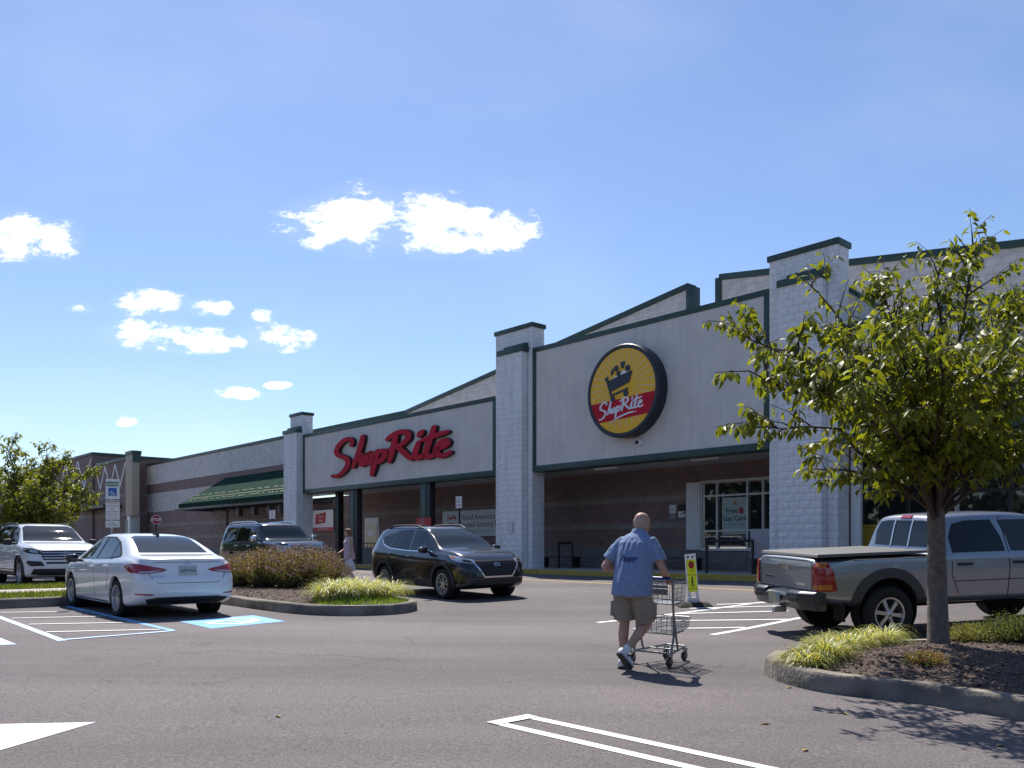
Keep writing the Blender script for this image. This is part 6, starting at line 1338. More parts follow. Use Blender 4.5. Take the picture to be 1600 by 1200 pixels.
SKIN = mat('skin', (0.46, 0.26, 0.19), 0.55, var=0.12, scale=14); SKIN2 = mat('skin_fair', (0.50, 0.30, 0.23), 0.55, var=0.08, scale=14); EYE = mat('eye', (0.05, 0.04, 0.035), 0.2); HAIRG = mat('grey_hair', (0.43, 0.31, 0.25), 0.8, var=0.2, scale=60); HAIRB = mat('brown_hair', (0.16, 0.085, 0.04), 0.6, var=0.35, scale=50, bump=0.6, bscale=120)
DENIM = mat('chambray_blue', (0.185, 0.255, 0.41), 0.85, var=0.14, scale=30, bump=0.25, bscale=260); KHAKI = mat('khaki_cotton', (0.27, 0.225, 0.175), 0.9, var=0.1, scale=16, bump=0.25, bscale=200); SHOEW = mat('white_trainer', (0.72, 0.72, 0.73), 0.6, var=0.06, scale=20); SOLE = mat('trainer_sole', (0.05, 0.05, 0.055), 0.8); SOCK = mat('white_sock', (0.74, 0.74, 0.76), 0.9, bump=0.3, bscale=200); STITCH = mat('navy_stitch', (0.012, 0.022, 0.13), 0.8)
def shoe(parent, ankle, toe_dir, pitch, L_=0.29, m=SHOEW):
    # built with the toe along +x, heel at the origin under the ankle
    M = Matrix.Translation(ankle) @ Matrix.Rotation(math.atan2(toe_dir[1], toe_dir[0]), 4, 'Z') @ Matrix.Rotation(pitch, 4, 'Y')
    def sec(x, zb, w_, h): return [(x, -w_, zb), (x, -w_ * 0.96, zb + h * 0.5), (x, -w_ * 0.55, zb + h), (x, w_ * 0.55, zb + h), (x, w_ * 0.96, zb + h * 0.5), (x, w_, zb)]
    secs = [(-0.085, 0.025, 0.020, 0.05), (-0.075, 0.02, 0.034, 0.08), (-0.03, 0.02, 0.041, 0.105), (0.03, 0.02, 0.043, 0.105), (0.08, 0.02, 0.048, 0.08), (0.14, 0.02, 0.053, 0.06), (0.18, 0.022, 0.047, 0.05), (0.205, 0.026, 0.026, 0.034)]
    def loft(secs_, nm, mm, par):
        vs_ = []; fs_ = []
        for q in secs_: vs_ += sec(*q)
        for i in range(len(secs_) - 1):
            for k_ in range(6): k2 = (k_ + 1) % 6; fs_.append((i * 6 + k_, i * 6 + k2, (i + 1) * 6 + k2, (i + 1) * 6 + k_))
        fs_ += [tuple(range(6)), tuple((len(secs_) - 1) * 6 + k_ for k_ in range(6))]
        mb = MB().add(vs_, fs_, M @ Matrix.Translation((0, 0, -0.10))); o = mb.build(nm, mm, par); md = o.modifiers.new('s', 'SUBSURF'); md.levels = 2; md.render_levels = 2; shade(o.data, 180); return o
    o = loft(secs, 'shoe', m, parent)
    loft([(x, -0.004, w_ * 1.06 + 0.002, 0.03) for (x, zb, w_, h) in secs], 'sole', SOLE if m is SHOEW else m, o)
    for sg in (1, -1): MB().add([(0.0, sg * 0.0445, 0.05 - 0.1), (0.03, sg * 0.046, 0.05 - 0.1), (0.06, sg * 0.043, 0.085 - 0.1), (0.04, sg * 0.042, 0.09 - 0.1)], [(0, 1, 2, 3)], M).build('side_flash', SOLE, o)
    return o
# ---- the man with the trolley: x forward, y left
man_h = Vector((0.60, 0.80)).normalized(); mp_ = Vector((1.30, 9.40))
man = empty('person', ground_matrix(mp_.x, mp_.y, man_h.x, man_h.y)); tag(man, 'man in blue short sleeved shirt and khaki shorts pushing a trolley', 'person')
hipL, hipR = (0.0, 0.10, 0.90), (0.0, -0.10, 0.90); knL, anL = (0.06, 0.11, 0.50), (0.02, 0.10, 0.10); knR, anR = (0.13, -0.13, 0.50), (-0.19, -0.045, 0.225)
shL, shR = (0.05, 0.185, 1.395), (0.05, -0.185, 1.395); elL, elR = (-0.03, 0.34, 1.12), (0.10, -0.30, 1.13)
shL, shR, elL, elR = ln(shL), ln(shR), ln(elL), ln(elR)
# trolley position first, so that the hands meet its handle
cart_h = Vector((0.60, 0.80)).normalized(); cart_l = Vector((-cart_h.y, cart_h.x)); rr_ = ray(1047, 1043).xy; cart_c = rr_ + cart_l * 0.235
Minv = man.matrix_world.inverted(); Mc = ground_matrix(cart_c.x, cart_c.y, cart_h.x, cart_h.y)
HZ = 1.00; hR = Minv @ (Mc @ Vector((-0.03, -0.20, HZ + 0.015))); hL = Minv @ (Mc @ Vector((-0.03, 0.14, HZ + 0.015))); gdir = (Minv.to_3x3() @ (Mc.to_3x3() @ Vector((0, 1, 0)))).normalized()
fR = (hR - Vector(elR)).normalized(); fL = (hL - Vector(elL)).normalized(); wrR = hR - fR * 0.085; wrL = hL - fL * 0.085
b = MB()
rings(b, [ln(q) for q in ((0.0, 0, 0.80, 0.10, 0.14), (0.0, 0, 0.88, 0.145, 0.185), (0.015, 0, 0.98, 0.155, 0.19), (0.03, 0, 1.10, 0.155, 0.185), (0.035, 0, 1.22, 0.145, 0.185), (0.03, 0, 1.34, 0.125, 0.19), (0.035, 0, 1.42, 0.105, 0.18), (0.05, 0, 1.475, 0.075, 0.115), (0.062, 0, 1.51, 0.055, 0.065))])
capsule(b, [ln((0.055, 0, 1.46)), ln((0.075, 0, 1.52)), ln((0.095, 0, 1.575))], [0.066, 0.06, 0.056])
HC = ln((0.115, 0, 1.615)); head_mesh(b, HC, 0.98, R(-14))
for sh_, el_, wr_, f_, sd in ((shL, elL, wrL, fL, -1), (shR, elR, wrR, fR, 1)):
    capsule(b, [sh_, lerp3(sh_, el_, 0.4), el_], [0.062, 0.053, 0.044]); capsule(b, [el_, lerp3(el_, wr_, 0.3), tuple(wr_)], [0.043, 0.043, 0.027])
    hand(b, wr_, f_, gdir, (0, 0, -1), sd)
for hp, kn, an in ((hipL, knL, anL), (hipR, knR, anR)):
    capsule(b, [hp, lerp3(hp, kn, 0.5), kn], [0.095, 0.082, 0.058]); mid = lerp3(kn, an, 0.3); capsule(b, [kn, (mid[0] - 0.018, mid[1], mid[2]), lerp3(kn, an, 0.65), an], [0.055, 0.060, 0.047, 0.036])
remesh(b, 'body', 0.0075, SKIN, man, 3)
for sg in (1, -1):
    M = Matrix.Translation(HC) @ Matrix.Rotation(R(-14), 4, 'Z'); mb = MB(); capsule(mb, [(0.083, sg * 0.03, 0.012), (0.086, sg * 0.03, 0.012)], [0.011, 0.011], 8); MB().add(mb.v, mb.f, M).build('eye', EYE, man, 60)
# hair: a cropped grey fringe round the back and sides
hb = MB(); M = Matrix.Translation(HC) @ Matrix.Rotation(R(-14), 4, 'Z') @ Matrix.Scale(0.98, 4); vs_ = []; fs_ = []
for j, (z, rx, ry) in enumerate(((-0.075, 0.078, 0.064), (-0.045, 0.093, 0.075), (0.0, 0.1015, 0.079), (0.03, 0.102, 0.0795), (0.058, 0.0965, 0.0755))):
    for i in range(21):
        a = R(75 + 210 * i / 20); f_ = 0.004 * (1 if 0 < j < 4 else -0.6); vs_.append((-0.004 + (rx + f_) * math.cos(a), (ry + f_) * math.sin(a), z))
for j in range(4):
    for i in range(20): fs_.append((j * 21 + i, j * 21 + i + 1, (j + 1) * 21 + i + 1, (j + 1) * 21 + i))
hb.add(vs_, fs_, M).build('hair', HAIRG, man, 180)
s_ = MB()
rings(s_, [(0.005, 0, 0.815, 0.185, 0.232), (0.005, 0, 0.84, 0.187, 0.234), (0.01, 0, 0.95, 0.188, 0.230), (0.022, 0, 1.08, 0.186, 0.222), (0.03, 0, 1.2, 0.175, 0.218), (0.03, 0, 1.32, 0.152, 0.220), (0.035, 0, 1.40, 0.132, 0.212), (0.045, 0, 1.455, 0.105, 0.165), (0.06, 0, 1.495, 0.082, 0.100), (0.068, 0, 1.52, 0.073, 0.080)])
s_.v = [ln(q) for q in s_.v]
for sh_, el_ in ((shL, elL), (shR, elR)):
    e_ = lerp3(sh_, el_, 0.74); s_.tube([lerp3((sh_[0], sh_[1] * 0.6, sh_[2] - 0.01), sh_, 0.0), (sh_[0], sh_[1] * 0.92, sh_[2]), lerp3(sh_, el_, 0.3), e_], [0.078, 0.078, 0.080, 0.088], 18)
def shirt_fold(p):
    a = mnoise.noise(Vector((p.x * 9, p.y * 16, p.z * 3.0))) * 0.010 + mnoise.noise(Vector((p.x * 24, p.y * 30, p.z * 9))) * 0.0035
    yoke = math.sin(p.y * 95 + p.z * 12) * 0.0045 * smooth(1.24, 1.34, p.z) * smooth(1.46, 1.38, p.z) if p.x < 0.0 else 0
    return a + yoke
shirt = remesh(s_, 'shirt', 0.0075, DENIM, man, 3, shirt_fold)
cl_ = MB(); vs_ = []; fs_ = []
for j, (z, r_) in enumerate(((1.495, 0.084), (1.535, 0.078), (1.54, 0.070))):
    for i in range(24): a = 2 * math.pi * i / 24; vs_.append((0.066 + r_ * math.cos(a), r_ * 1.02 * math.sin(a), z + 0.012 * math.cos(a) * -1))
for j in range(2):
    for i in range(24): fs_.append((j * 24 + i, j * 24 + (i + 1) % 24, (j + 1) * 24 + (i + 1) % 24, (j + 1) * 24 + i))
cl_.add([ln(q) for q in vs_], fs_).build('collar', DENIM, shirt, 60)
sb_ = BVHTree.FromPolygons([v.co.copy() for v in shirt.data.vertices], [tuple(p.vertices) for p in shirt.data.polygons])
def on_back(me, off=0.008):      # print or stitching laid on the back of the shirt; text x runs to the man's right
    bm = bmesh.new(); bm.from_mesh(me); bmesh.ops.triangulate(bm, faces=bm.faces[:]); bmesh.ops.subdivide_edges(bm, edges=[e for e in bm.edges if e.calc_length() > 0.03], cuts=2)
    for v in bm.verts:
        h = sb_.ray_cast(Vector((-1, -v.co.x, v.co.y)), Vector((1, 0, 0)))
        if h[0]: v.co = h[0] + Vector((-off, 0, 0))
        else: v.co = Vector((-0.16, -v.co.x, v.co.y))
    bmesh.ops.recalc_face_normals(bm, faces=bm.faces); bm.to_mesh(me); bm.free(); return me
me = text_mesh('Pappy', 0.085, shear=0.35, bold=0.002); me.transform(Matrix.Translation((0.0, 1.225, 0))); link_mesh('back_script', on_back(me), STITCH, shirt)
mb = MB(); mb.add([(-0.2, 1.338, 0), (0.2, 1.338, 0), (0.2, 1.342, 0), (-0.2, 1.342, 0)], [(0, 1, 2, 3)]); me = bpy.data.meshes.new('yoke_seam'); me.from_pydata(mb.v, [], mb.f); link_mesh('yoke_seam', on_back(me, 0.002), STITCH, shirt)
s_ = MB(); rings(s_, [(0.0, 0, 0.80, 0.165, 0.205), (0.0, 0, 0.90, 0.168, 0.205), (0.01, 0, 0.96, 0.16, 0.2)])
for hp, kn, sg in ((hipL, knL, 1), (hipR, knR, -1)):
    e_ = lerp3(hp, kn, 0.90); s_.tube([(hp[0], hp[1] * 0.95, hp[2] + 0.02), lerp3(hp, kn, 0.35), e_], [0.118, 0.118, 0.117], 20)
    pk = lerp3(hp, kn, 0.58); s_.box(pk[0] - 0.085, pk[0] + 0.075, pk[1] + sg * 0.085, pk[1] + sg * 0.128, pk[2] - 0.09, pk[2] + 0.08)
def short_fold(p): return mnoise.noise(Vector((p.x * 14, p.y * 14, p.z * 4))) * 0.009 + mnoise.noise(Vector((p.x * 35, p.y * 35, p.z * 12))) * 0.003
remesh(s_, 'shorts', 0.008, KHAKI, man, 2, short_fold)
for an, kn, pit in ((anL, knL, 0.0), (anR, knR, 0.72)):
    d_ = (Vector(kn) - Vector(an)).normalized(); mb = MB(); mb.tube([Vector(an) - d_ * 0.03, Vector(an) + d_ * 0.02, Vector(an) + d_ * 0.055], [0.044, 0.045, 0.046], 16); mb.build('sock', SOCK, man, 60)
shoe(man, anL, (1, 0.05), 0.0); shoe(man, (anR[0], anR[1], anR[2]), (1, -0.15), R(42))
# ---- shopping trolley
CARTM = mat('grey_powder_coat', (0.20, 0.205, 0.22), 0.4, 0.5); WIRE = mat('zinc_wire', (0.26, 0.265, 0.28), 0.4, 0.6); BLUEH = mat('blue_handle', (0.01, 0.05, 0.30), 0.35)
ct = empty('shopping_trolley', Mc); tag(ct, 'two tier grey wire shopping trolley with blue handle pushed by the man', 'shopping cart')
def wires(mb, A, B, n_, r_=0.0032):        # n_ straight wires between two polylines' sampled points
    for i in range(n_ + 1):
        t = i / n_; mb.tube([Vector(A[0]).lerp(Vector(A[1]), t), Vector(B[0]).lerp(Vector(B[1]), t)], r_, 4)
def basket(name, x0, x1, wr, wf, z0b, z1b, z0t, z1t, par, nx=12, nzv=4):   # rear x0 / front x1, half widths, bottom and top heights at rear and front
    mb = MB(); Bl = [(x0 + 0.02, wr * 0.94, z0b), (x1 - 0.03, wf * 0.94, z1b)]; Br = [(p[0], -p[1], p[2]) for p in Bl]; Tl = [(x0, wr, z0t), (x1, wf, z1t)]; Tr = [(p[0], -p[1], p[2]) for p in Tl]
    wires(mb, Bl, Tl, nx); wires(mb, Br, Tr, nx); wires(mb, Bl, Br, nx)
    fb = [Bl[1], Br[1]]; ft = [Tl[1], Tr[1]]; rb2 = [Bl[0], Br[0]]; rt = [Tl[0], Tr[0]]; wires(mb, fb, ft, 7); wires(mb, rb2, rt, 7); wires(mb, [Bl[0], Br[0]], [Bl[1], Br[1]], 7)
    for k_ in range(1, nzv):
        t = k_ / nzv; q = [Vector(Bl[0]).lerp(Vector(Tl[0]), t), Vector(Bl[1]).lerp(Vector(Tl[1]), t), Vector(Br[1]).lerp(Vector(Tr[1]), t), Vector(Br[0]).lerp(Vector(Tr[0]), t)]
        for i in range(4): mb.tube([q[i], q[(i + 1) % 4]], 0.0034, 4)
    for ring in ([Tl[0], Tl[1], Tr[1], Tr[0]], [Bl[0], Bl[1], Br[1], Br[0]]):
        for i in range(4): mb.tube([ring[i], ring[(i + 1) % 4]], 0.0062, 6)
    return mb.build(name, WIRE, par, 60)
basket('upper_basket', 0.06, 0.50, 0.215, 0.18, 0.70, 0.72, 0.93, 0.94, ct); basket('lower_basket', 0.04, 0.64, 0.225, 0.17, 0.36, 0.40, 0.55, 0.52, ct, 14)
fr = MB()
for sg in (1, -1):
    fr.tube([(-0.06, sg * 0.235, HZ), (0.02, sg * 0.235, HZ - 0.03), (0.06, sg * 0.235, 0.62), (0.08, sg * 0.235, 0.34), (0.02, sg * 0.235, 0.15)], 0.014, 8)
    fr.tube([(0.06, sg * 0.234, 0.60), (0.20, sg * 0.225, 0.20), (0.22, sg * 0.222, 0.165)], 0.013, 8); fr.tube([(0.02, sg * 0.235, 0.15), (0.62, sg * 0.12, 0.17)], 0.013, 8); fr.tube([(0.06, sg * 0.235, 0.70), (0.30, sg * 0.205, 0.705)], 0.010, 8); fr.tube([(0.05, sg * 0.235, 0.36), (0.40, sg * 0.20, 0.38)], 0.010, 8)
fr.tube([(0.02, -0.235, 0.15), (0.02, 0.235, 0.15)], 0.012, 8); fr.tube([(0.62, -0.12, 0.17), (0.62, 0.12, 0.17)], 0.012, 8); fr.tube([(0.30, -0.18, 0.16), (0.30, 0.18, 0.16)], 0.010, 8); fr.build('frame', CARTM, ct, 60)
MB().tube([(-0.06, -0.25, HZ), (-0.06, 0.25, HZ)], 0.0165, 12).build('handle', BLUEH, ct, 60)
sf = MB(); sf.box(0.10, 0.13, -0.13, 0.13, 0.80, 0.915); sf.build('child_seat_flap', CARTM, ct, bevel=0.01)
CWH = mat('caster_rubber', (0.03, 0.03, 0.032), 0.7); 
for (x, y) in ((0.0, 0.235), (0.0, -0.235), (0.62, 0.12), (0.62, -0.12)):
    e_ = empty('caster'); e_.parent = ct; e_.location = (x, y, 0)
    MB().lathe([(0.022, -0.013), (0.058, -0.015), (0.0635, -0.008), (0.0635, 0.008), (0.058, 0.015), (0.022, 0.013)], 24, Matrix.Translation((-0.02, 0, 0.064))).build('wheel', CWH, e_, 40); MB().lathe([(0.0, -0.016), (0.024, -0.016), (0.024, 0.016), (0.0, 0.016)], 16, Matrix.Translation((-0.02, 0, 0.064))).build('hub', WIRE, e_, 40)
    fk = MB()
    for sg in (1, -1): fk.add([(-0.035, sg * 0.019, 0.05), (-0.005, sg * 0.019, 0.05), (0.02, sg * 0.019, 0.135), (-0.025, sg * 0.019, 0.135), (-0.035, sg * 0.022, 0.05), (-0.005, sg * 0.022, 0.05), (0.02, sg * 0.022, 0.135), (-0.025, sg * 0.022, 0.135)], [(0, 1, 2, 3), (7, 6, 5, 4), (0, 4, 5, 1), (1, 5, 6, 2), (2, 6, 7, 3), (3, 7, 4, 0)])
    fk.box(-0.026, 0.021, -0.024, 0.024, 0.136, 0.15); fk.build('fork', CARTM, e_)
# ---- the woman on the store road
wy = 24.5; wx = (546 - CU) / FPX * wy; wh_ = Vector((-0.75, -0.45)).normalized()
wo = empty('person', ground_matrix(wx, wy, wh_.x, wh_.y)); tag(wo, 'woman in sleeveless pale pink top carrying a white bag', 'person'); PINK = mat('pale_pink_cotton', (0.55, 0.42, 0.47), 0.9, var=0.12, scale=20, bump=0.2, bscale=120); TROU = mat('pale_trousers', (0.5, 0.49, 0.52), 0.9, var=0.05)
b = MB(); rings(b, [(0, 0, 0.78, 0.09, 0.12), (0, 0, 0.86, 0.12, 0.165), (0, 0, 0.98, 0.11, 0.14), (0.01, 0, 1.10, 0.11, 0.14), (0.015, 0, 1.22, 0.115, 0.15), (0.0, 0, 1.32, 0.09, 0.155), (0.0, 0, 1.37, 0.06, 0.10), (0.005, 0, 1.40, 0.045, 0.05)])
capsule(b, [(0.0, 0, 1.36), (0.015, 0, 1.42), (0.02, 0, 1.45)], [0.05, 0.046, 0.045]); WH = (0.03, 0, 1.50); head_mesh(b, WH, 0.92)
Ls = [((0.0, 0.165, 1.31), (-0.03, 0.21, 1.06), (0.03, 0.22, 0.83), 1), ((0.0, -0.165, 1.31), (-0.02, -0.21, 1.06), (0.16, -0.17, 0.98), -1)]
for sh_, el_, wr_, sd in Ls:
    capsule(b, [sh_, lerp3(sh_, el_, 0.5), el_], [0.045, 0.042, 0.036]); capsule(b, [el_, lerp3(el_, wr_, 0.3), wr_], [0.035, 0.034, 0.022]); hand(b, wr_, Vector(wr_) - Vector(el_), (1, 0, 0) if sd > 0 else (0, 1, 0), (0, -sd * 0.5, -0.8), 1, 0.85, 0.6)
WL = [((0, 0.085, 0.84), (0.10, 0.09, 0.47), (0.06, 0.09, 0.08)), ((0, -0.085, 0.84), (0.0, -0.09, 0.46), (-0.18, -0.085, 0.12))]
for hp, kn, an in WL: capsule(b, [hp, lerp3(hp, kn, 0.5), kn], [0.085, 0.072, 0.05]); capsule(b, [kn, lerp3(kn, an, 0.3), an], [0.048, 0.05, 0.034])
remesh(b, 'body', 0.008, SKIN2, wo, 3)
for sg in (1, -1):
    mb = MB(); capsule(mb, [(0.076, sg * 0.028, 0.012), (0.079, sg * 0.028, 0.012)], [0.010, 0.010], 8); MB().add(mb.v, mb.f, Matrix.Translation(WH)).build('eye', EYE, wo, 60)
hb = MB(); rings(hb, [(-0.03, 0, -0.10, 0.045, 0.055), (-0.032, 0, -0.06, 0.072, 0.082), (-0.022, 0, 0.0, 0.088, 0.088), (-0.012, 0, 0.05, 0.098, 0.088), (-0.006, 0, 0.085, 0.092, 0.078), (-0.005, 0, 0.115, 0.06, 0.05), (-0.005, 0, 0.125, 0.02, 0.02)])
t = MB(); t.add(hb.v, hb.f, Matrix.Translation(WH)); remesh(t, 'hair', 0.009, HAIRB, wo, 2, lambda p: mnoise.noise(p * 45) * 0.006)
s_ = MB(); rings(s_, [(0, 0, 0.74, 0.155, 0.20), (0, 0, 0.86, 0.15, 0.19), (0.005, 0, 1.0, 0.135, 0.165), (0.015, 0, 1.12, 0.135, 0.162), (0.02, 0, 1.22, 0.135, 0.165), (0.0, 0, 1.31, 0.105, 0.158), (0.0, 0, 1.36, 0.08, 0.115), (0.0, 0, 1.385, 0.066, 0.07)])
remesh(s_, 'top', 0.009, PINK, wo, 3, lambda p: mnoise.noise(Vector((p.x * 14, p.y * 14, p.z * 5))) * 0.009)
s_ = MB(); rings(s_, [(0, 0, 0.76, 0.13, 0.175), (0, 0, 0.9, 0.13, 0.17)])
for hp, kn, an in WL: e_ = lerp3(kn, an, 0.75); s_.tube([hp, lerp3(hp, kn, 0.5), kn, e_], [0.10, 0.085, 0.07, 0.065], 16)
remesh(s_, 'trousers', 0.009, TROU, wo, 3)
for hp, kn, an in WL: shoe(wo, (an[0], an[1], 0.10 if an[0] > 0 else 0.14), (1, 0), 0 if an[0] > 0 else 0.5, m=SHOEW)
bag = MB(); rings(bag, [(0.04, 0.24, 0.40, 0.10, 0.05), (0.04, 0.24, 0.42, 0.13, 0.075), (0.04, 0.24, 0.55, 0.125, 0.07), (0.04, 0.235, 0.66, 0.10, 0.045), (0.04, 0.23, 0.72, 0.05, 0.02), (0.04, 0.225, 0.80, 0.012, 0.01)])
bo = empty('carrier_bag', wo.matrix_world.copy()); tag(bo, 'white carrier bag hanging from the hand of the woman', 'bag'); remesh(bag, 'bag_body', 0.01, mat('white_plastic_bag', (0.68, 0.68, 0.70), 0.4), bo, 2, lambda p: mnoise.noise(p * 22) * 0.014)
# ------------------------------------------------------------------ trees, shrubs, grasses
BARK = mat('bark', (0.11, 0.09, 0.078), 0.9, scale=14, bump=0.9, bscale=40, col2=(0.20, 0.165, 0.14), detail=8); TWIG = mat('twig_bark', (0.06, 0.040, 0.032), 0.8)
LEAF = mat_leaf('cherry_leaf', (0.066, 0.098, 0.014), (0.165, 0.182, 0.024), 0.48, 0.46, 6)
def leaf_geo(L_, W_, bend=0.25, fold=0.3):
    pts = []; fs_ = []
    prof = ((0.0, 0.05), (0.25, 0.8), (0.55, 1.0), (0.82, 0.55), (1.0, 0.0))
    for i, (t, w_) in enumerate(prof):
        x = L_ * t; z = -bend * L_ * t * t
        pts += [(x, -W_ * w_ / 2, z + fold * W_ * w_ / 2), (x, 0, z), (x, W_ * w_ / 2, z + fold * W_ * w_ / 2)]
    for i in range(4):
        a = 3 * i; fs_ += [(a, a + 1, a + 4, a + 3), (a + 1, a + 2, a + 5, a + 4)]
    return pts, fs_
def frame(d, r):            # leaf frame: x along d, roll r
    d = d.normalized(); up = Vector((0, 0, 1)) if abs(d.z) < 0.95 else Vector((1, 0, 0)); y = up.cross(d).normalized(); z = d.cross(y)
    return Matrix((d, y, z)).transposed().to_4x4() @ Matrix.Rotation(r, 4, 'X')
def tree(name, label, base, trunk_r, fork_h, tips, r_, leaf_L, density, singles, trunk_lean=(0, 0), twig_len=(0.35, 0.8), extra=(), fork_r=0.62):
    root = empty(name, Matrix.Translation(base)); tag(root, label, 'tree'); r = random.Random(r_)
    fork = Vector((trunk_lean[0], trunk_lean[1], fork_h)); tr = MB(); wood = MB(); leaves = []
    pts = [Vector((0, 0, -0.05)), Vector((0, 0, 0.06)), fork * 0.35, fork * 0.7, fork]; tr.tube(pts, [trunk_r * 1.35, trunk_r * 1.12, trunk_r, trunk_r * 0.92, trunk_r * 0.88], 16)
    def leaf_along(P, step, t0, size=1.0):
        run = 0.0; tot = sum((P[i + 1] - P[i]).length for i in range(len(P) - 1)); side = 1
        for i in range(len(P) - 1):
            seg = P[i + 1] - P[i]; n_ = max(1, int(seg.length / step))
            for k_ in range(n_):
                q = P[i] + seg * (k_ + r.random()) / n_; run_t = (run + (q - P[i]).length) / tot
                if run_t < t0: continue
                dd = seg.normalized(); sd = dd.cross(Vector((0, 0, 1))); sd = sd.normalized() if sd.length > 0.1 else Vector((1, 0, 0)); side = -side
                d_ = dd * r.uniform(0.1, 0.7) + sd * side * r.uniform(0.3, 1.0) + Vector((r.uniform(-.3, .3), r.uniform(-.3, .3), r.uniform(-1.25, -0.15))); L_ = leaf_L * r.uniform(0.65, 1.2) * size
                leaves.append((q + d_.normalized() * 0.02, d_, r.uniform(-0.9, 0.9), L_, L_ * r.uniform(0.36, 0.48), run_t))
            run += seg.length
    def limb(a, b, rad, levels, sag=0.12):
        a, b = Vector(a), Vector(b); n_ = 7; L_ = (b - a).length; P = []
        for i in range(n_ + 1):
            t = i / n_; p = a.lerp(b, t) + Vector((0, 0, math.sin(t * math.pi) * L_ * sag)); 
            if 0 < i < n_: p += Vector((r.uniform(-1, 1), r.uniform(-1, 1), r.uniform(-1, 1))) * L_ * 0.018
            P.append(p)
        wood.tube(P, [max(0.0035, rad * (1 - 0.88 * i / n_)) for i in range(n_ + 1)], 7 if rad > 0.02 else 4)
        if levels <= 1: leaf_along(P, 0.036 / density, 0.18 if levels == 0 else 0.42)
        else: leaf_along(P, 0.05 / density, 0.28)
        if levels > 0:
            kn = int(L_ / (0.14 if levels == 2 else 0.2)) + 1
            for _ in range(kn):
                t = r.uniform(0.12 if levels == 2 else 0.3, 0.95); i = min(n_ - 1, int(t * n_)); q = P[i].lerp(P[i + 1], t * n_ - i); dd = (P[i + 1] - P[i]).normalized()
                d_ = dd * r.uniform(0.35, 0.9) + Vector((r.uniform(-1, 1), r.uniform(-1, 1), r.uniform(-0.35, 0.85))) * 0.75
                l_ = r.uniform(*twig_len) * (0.6 + 0.5 * (1 - t)) * (1 if levels == 2 else 0.55); limb(q, q + d_.normalized() * l_, rad * 0.35, levels - 1 if (levels == 2 and r.random() < 0.5) else 0, 0.05)
    for (tx, ty, tz, rad, lv) in tips:
        b = Vector((tx, ty, tz)); st = Vector((fork.x * r.uniform(0.75, 1), fork.y, fork.z * r.uniform(fork_r, 1.0))) if tz < fork_h * 2.4 else fork.copy(); limb(st, b, rad, lv)
    trunk = tr.build('trunk', BARK, root, 60); wood.build('branches', TWIG, trunk, 60)
    leaves.sort(key=lambda q: -q[5] - r.random() * 0.2)
    crown_v = MB(); k_ = 0; meshes = []
    for i in range(10 if singles else 0):
        g = leaf_geo(1, 0.43 + 0.02 * (i % 4 - 1), 0.15 + 0.04 * i, 0.15 + 0.05 * (i % 4)); me = bpy.data.meshes.new('leaf'); me.from_pydata(g[0], [], g[1]); shade(me, 180); me.materials.append(LEAF); meshes.append(me)
    lv_single = leaves[:singles]; rest = leaves[singles:]
    for (q, d_, ro, L_, W_, t) in rest:
        g = leaf_geo(L_, W_, r.uniform(0.1, 0.45), r.uniform(0.1, 0.6)); crown_v.add(g[0], g[1], Matrix.Translation(q) @ frame(d_, ro))
    me = bpy.data.meshes.new('crown'); me.from_pydata(crown_v.v, [], crown_v.f); shade(me, 180); cr = link_mesh('crown', me, LEAF, root); cr['kind'] = 'stuff'
    for (q, d_, ro, L_, W_, t) in lv_single:
        o = bpy.data.objects.new('leaf', r.choice(meshes)); col.objects.link(o); o.parent = cr; o.matrix_local = Matrix.Translation(q) @ frame(d_, ro) @ Matrix.Scale(L_, 4)
    return root, len(leaves)
tb = ray(1466, 1006, 0.24); tx0, ty0 = tb.x, 10.05; tx0 = (1466 - CU) / FPX * ty0; tz0 = height_on(bvh_r, tx0, ty0) or (G(tx0, ty0) + 0.24)
def tip(u, v, dy, rad=0.032, lv=2):
    y = ty0 + dy; return ((u - CU) / FPX * y - tx0, dy, CAMZ + (HV - v) / FPX * y - tz0, rad, lv)
TIPS = [tip(1118, 582, -1.5), tip(1132, 512, 0.5), tip(1242, 425, 0.0), tip(1300, 520, -1.8), tip(1225, 545, -1.6), tip(1365, 440, 0.5), tip(1470, 408, -0.3), tip(1527, 372, 0.2, 0.035), tip(1592, 455, 0.6), tip(1640, 430, -0.6), tip(1720, 470, 0.3), tip(1800, 560, 0.1), tip(1760, 640, -0.9),
        tip(1262, 735, -0.2, 0.022), tip(1170, 665, -1.2, 0.028), tip(1330, 610, -2.4), tip(1290, 560, -2.2, 0.028), tip(1450, 560, -2.1), tip(1560, 600, -1.9), tip(1400, 480, 1.6), tip(1520, 470, 1.9), tip(1620, 560, 1.7), tip(1290, 610, 1.5), tip(1660, 690, -0.6, 0.024), tip(1345, 690, 0.9, 0.024), tip(1500, 650, -1.2, 0.024), tip(1560, 690, 0.8, 0.024), tip(1480, 540, -2.7), tip(1390, 520, -2.4), tip(1600, 520, -2.6), tip(1660, 600, -2.4), tip(1540, 640, -2.5, 0.026), tip(1700, 540, -1.6), tip(1440, 500, 0.0), tip(1560, 520, -0.8), tip(1390, 590, 0.9), tip(1480, 620, 0.9), tip(1250, 600, -2.1, 0.028), tip(1345, 540, 0.2)]
_, nl = tree('cherry_tree', 'young leafy tree with drooping leaves in the mulch beside the pickup', (tx0, ty0, tz0), 0.108, 1.66, TIPS, 5, 0.124, 0.82, 300, (-0.02, 0.02), (0.35, 0.75), fork_r=0.85)
print('leaves', nl)
ly = 31.0; lx = (45 - CU) / FPX * ly; lz = G(lx, ly)
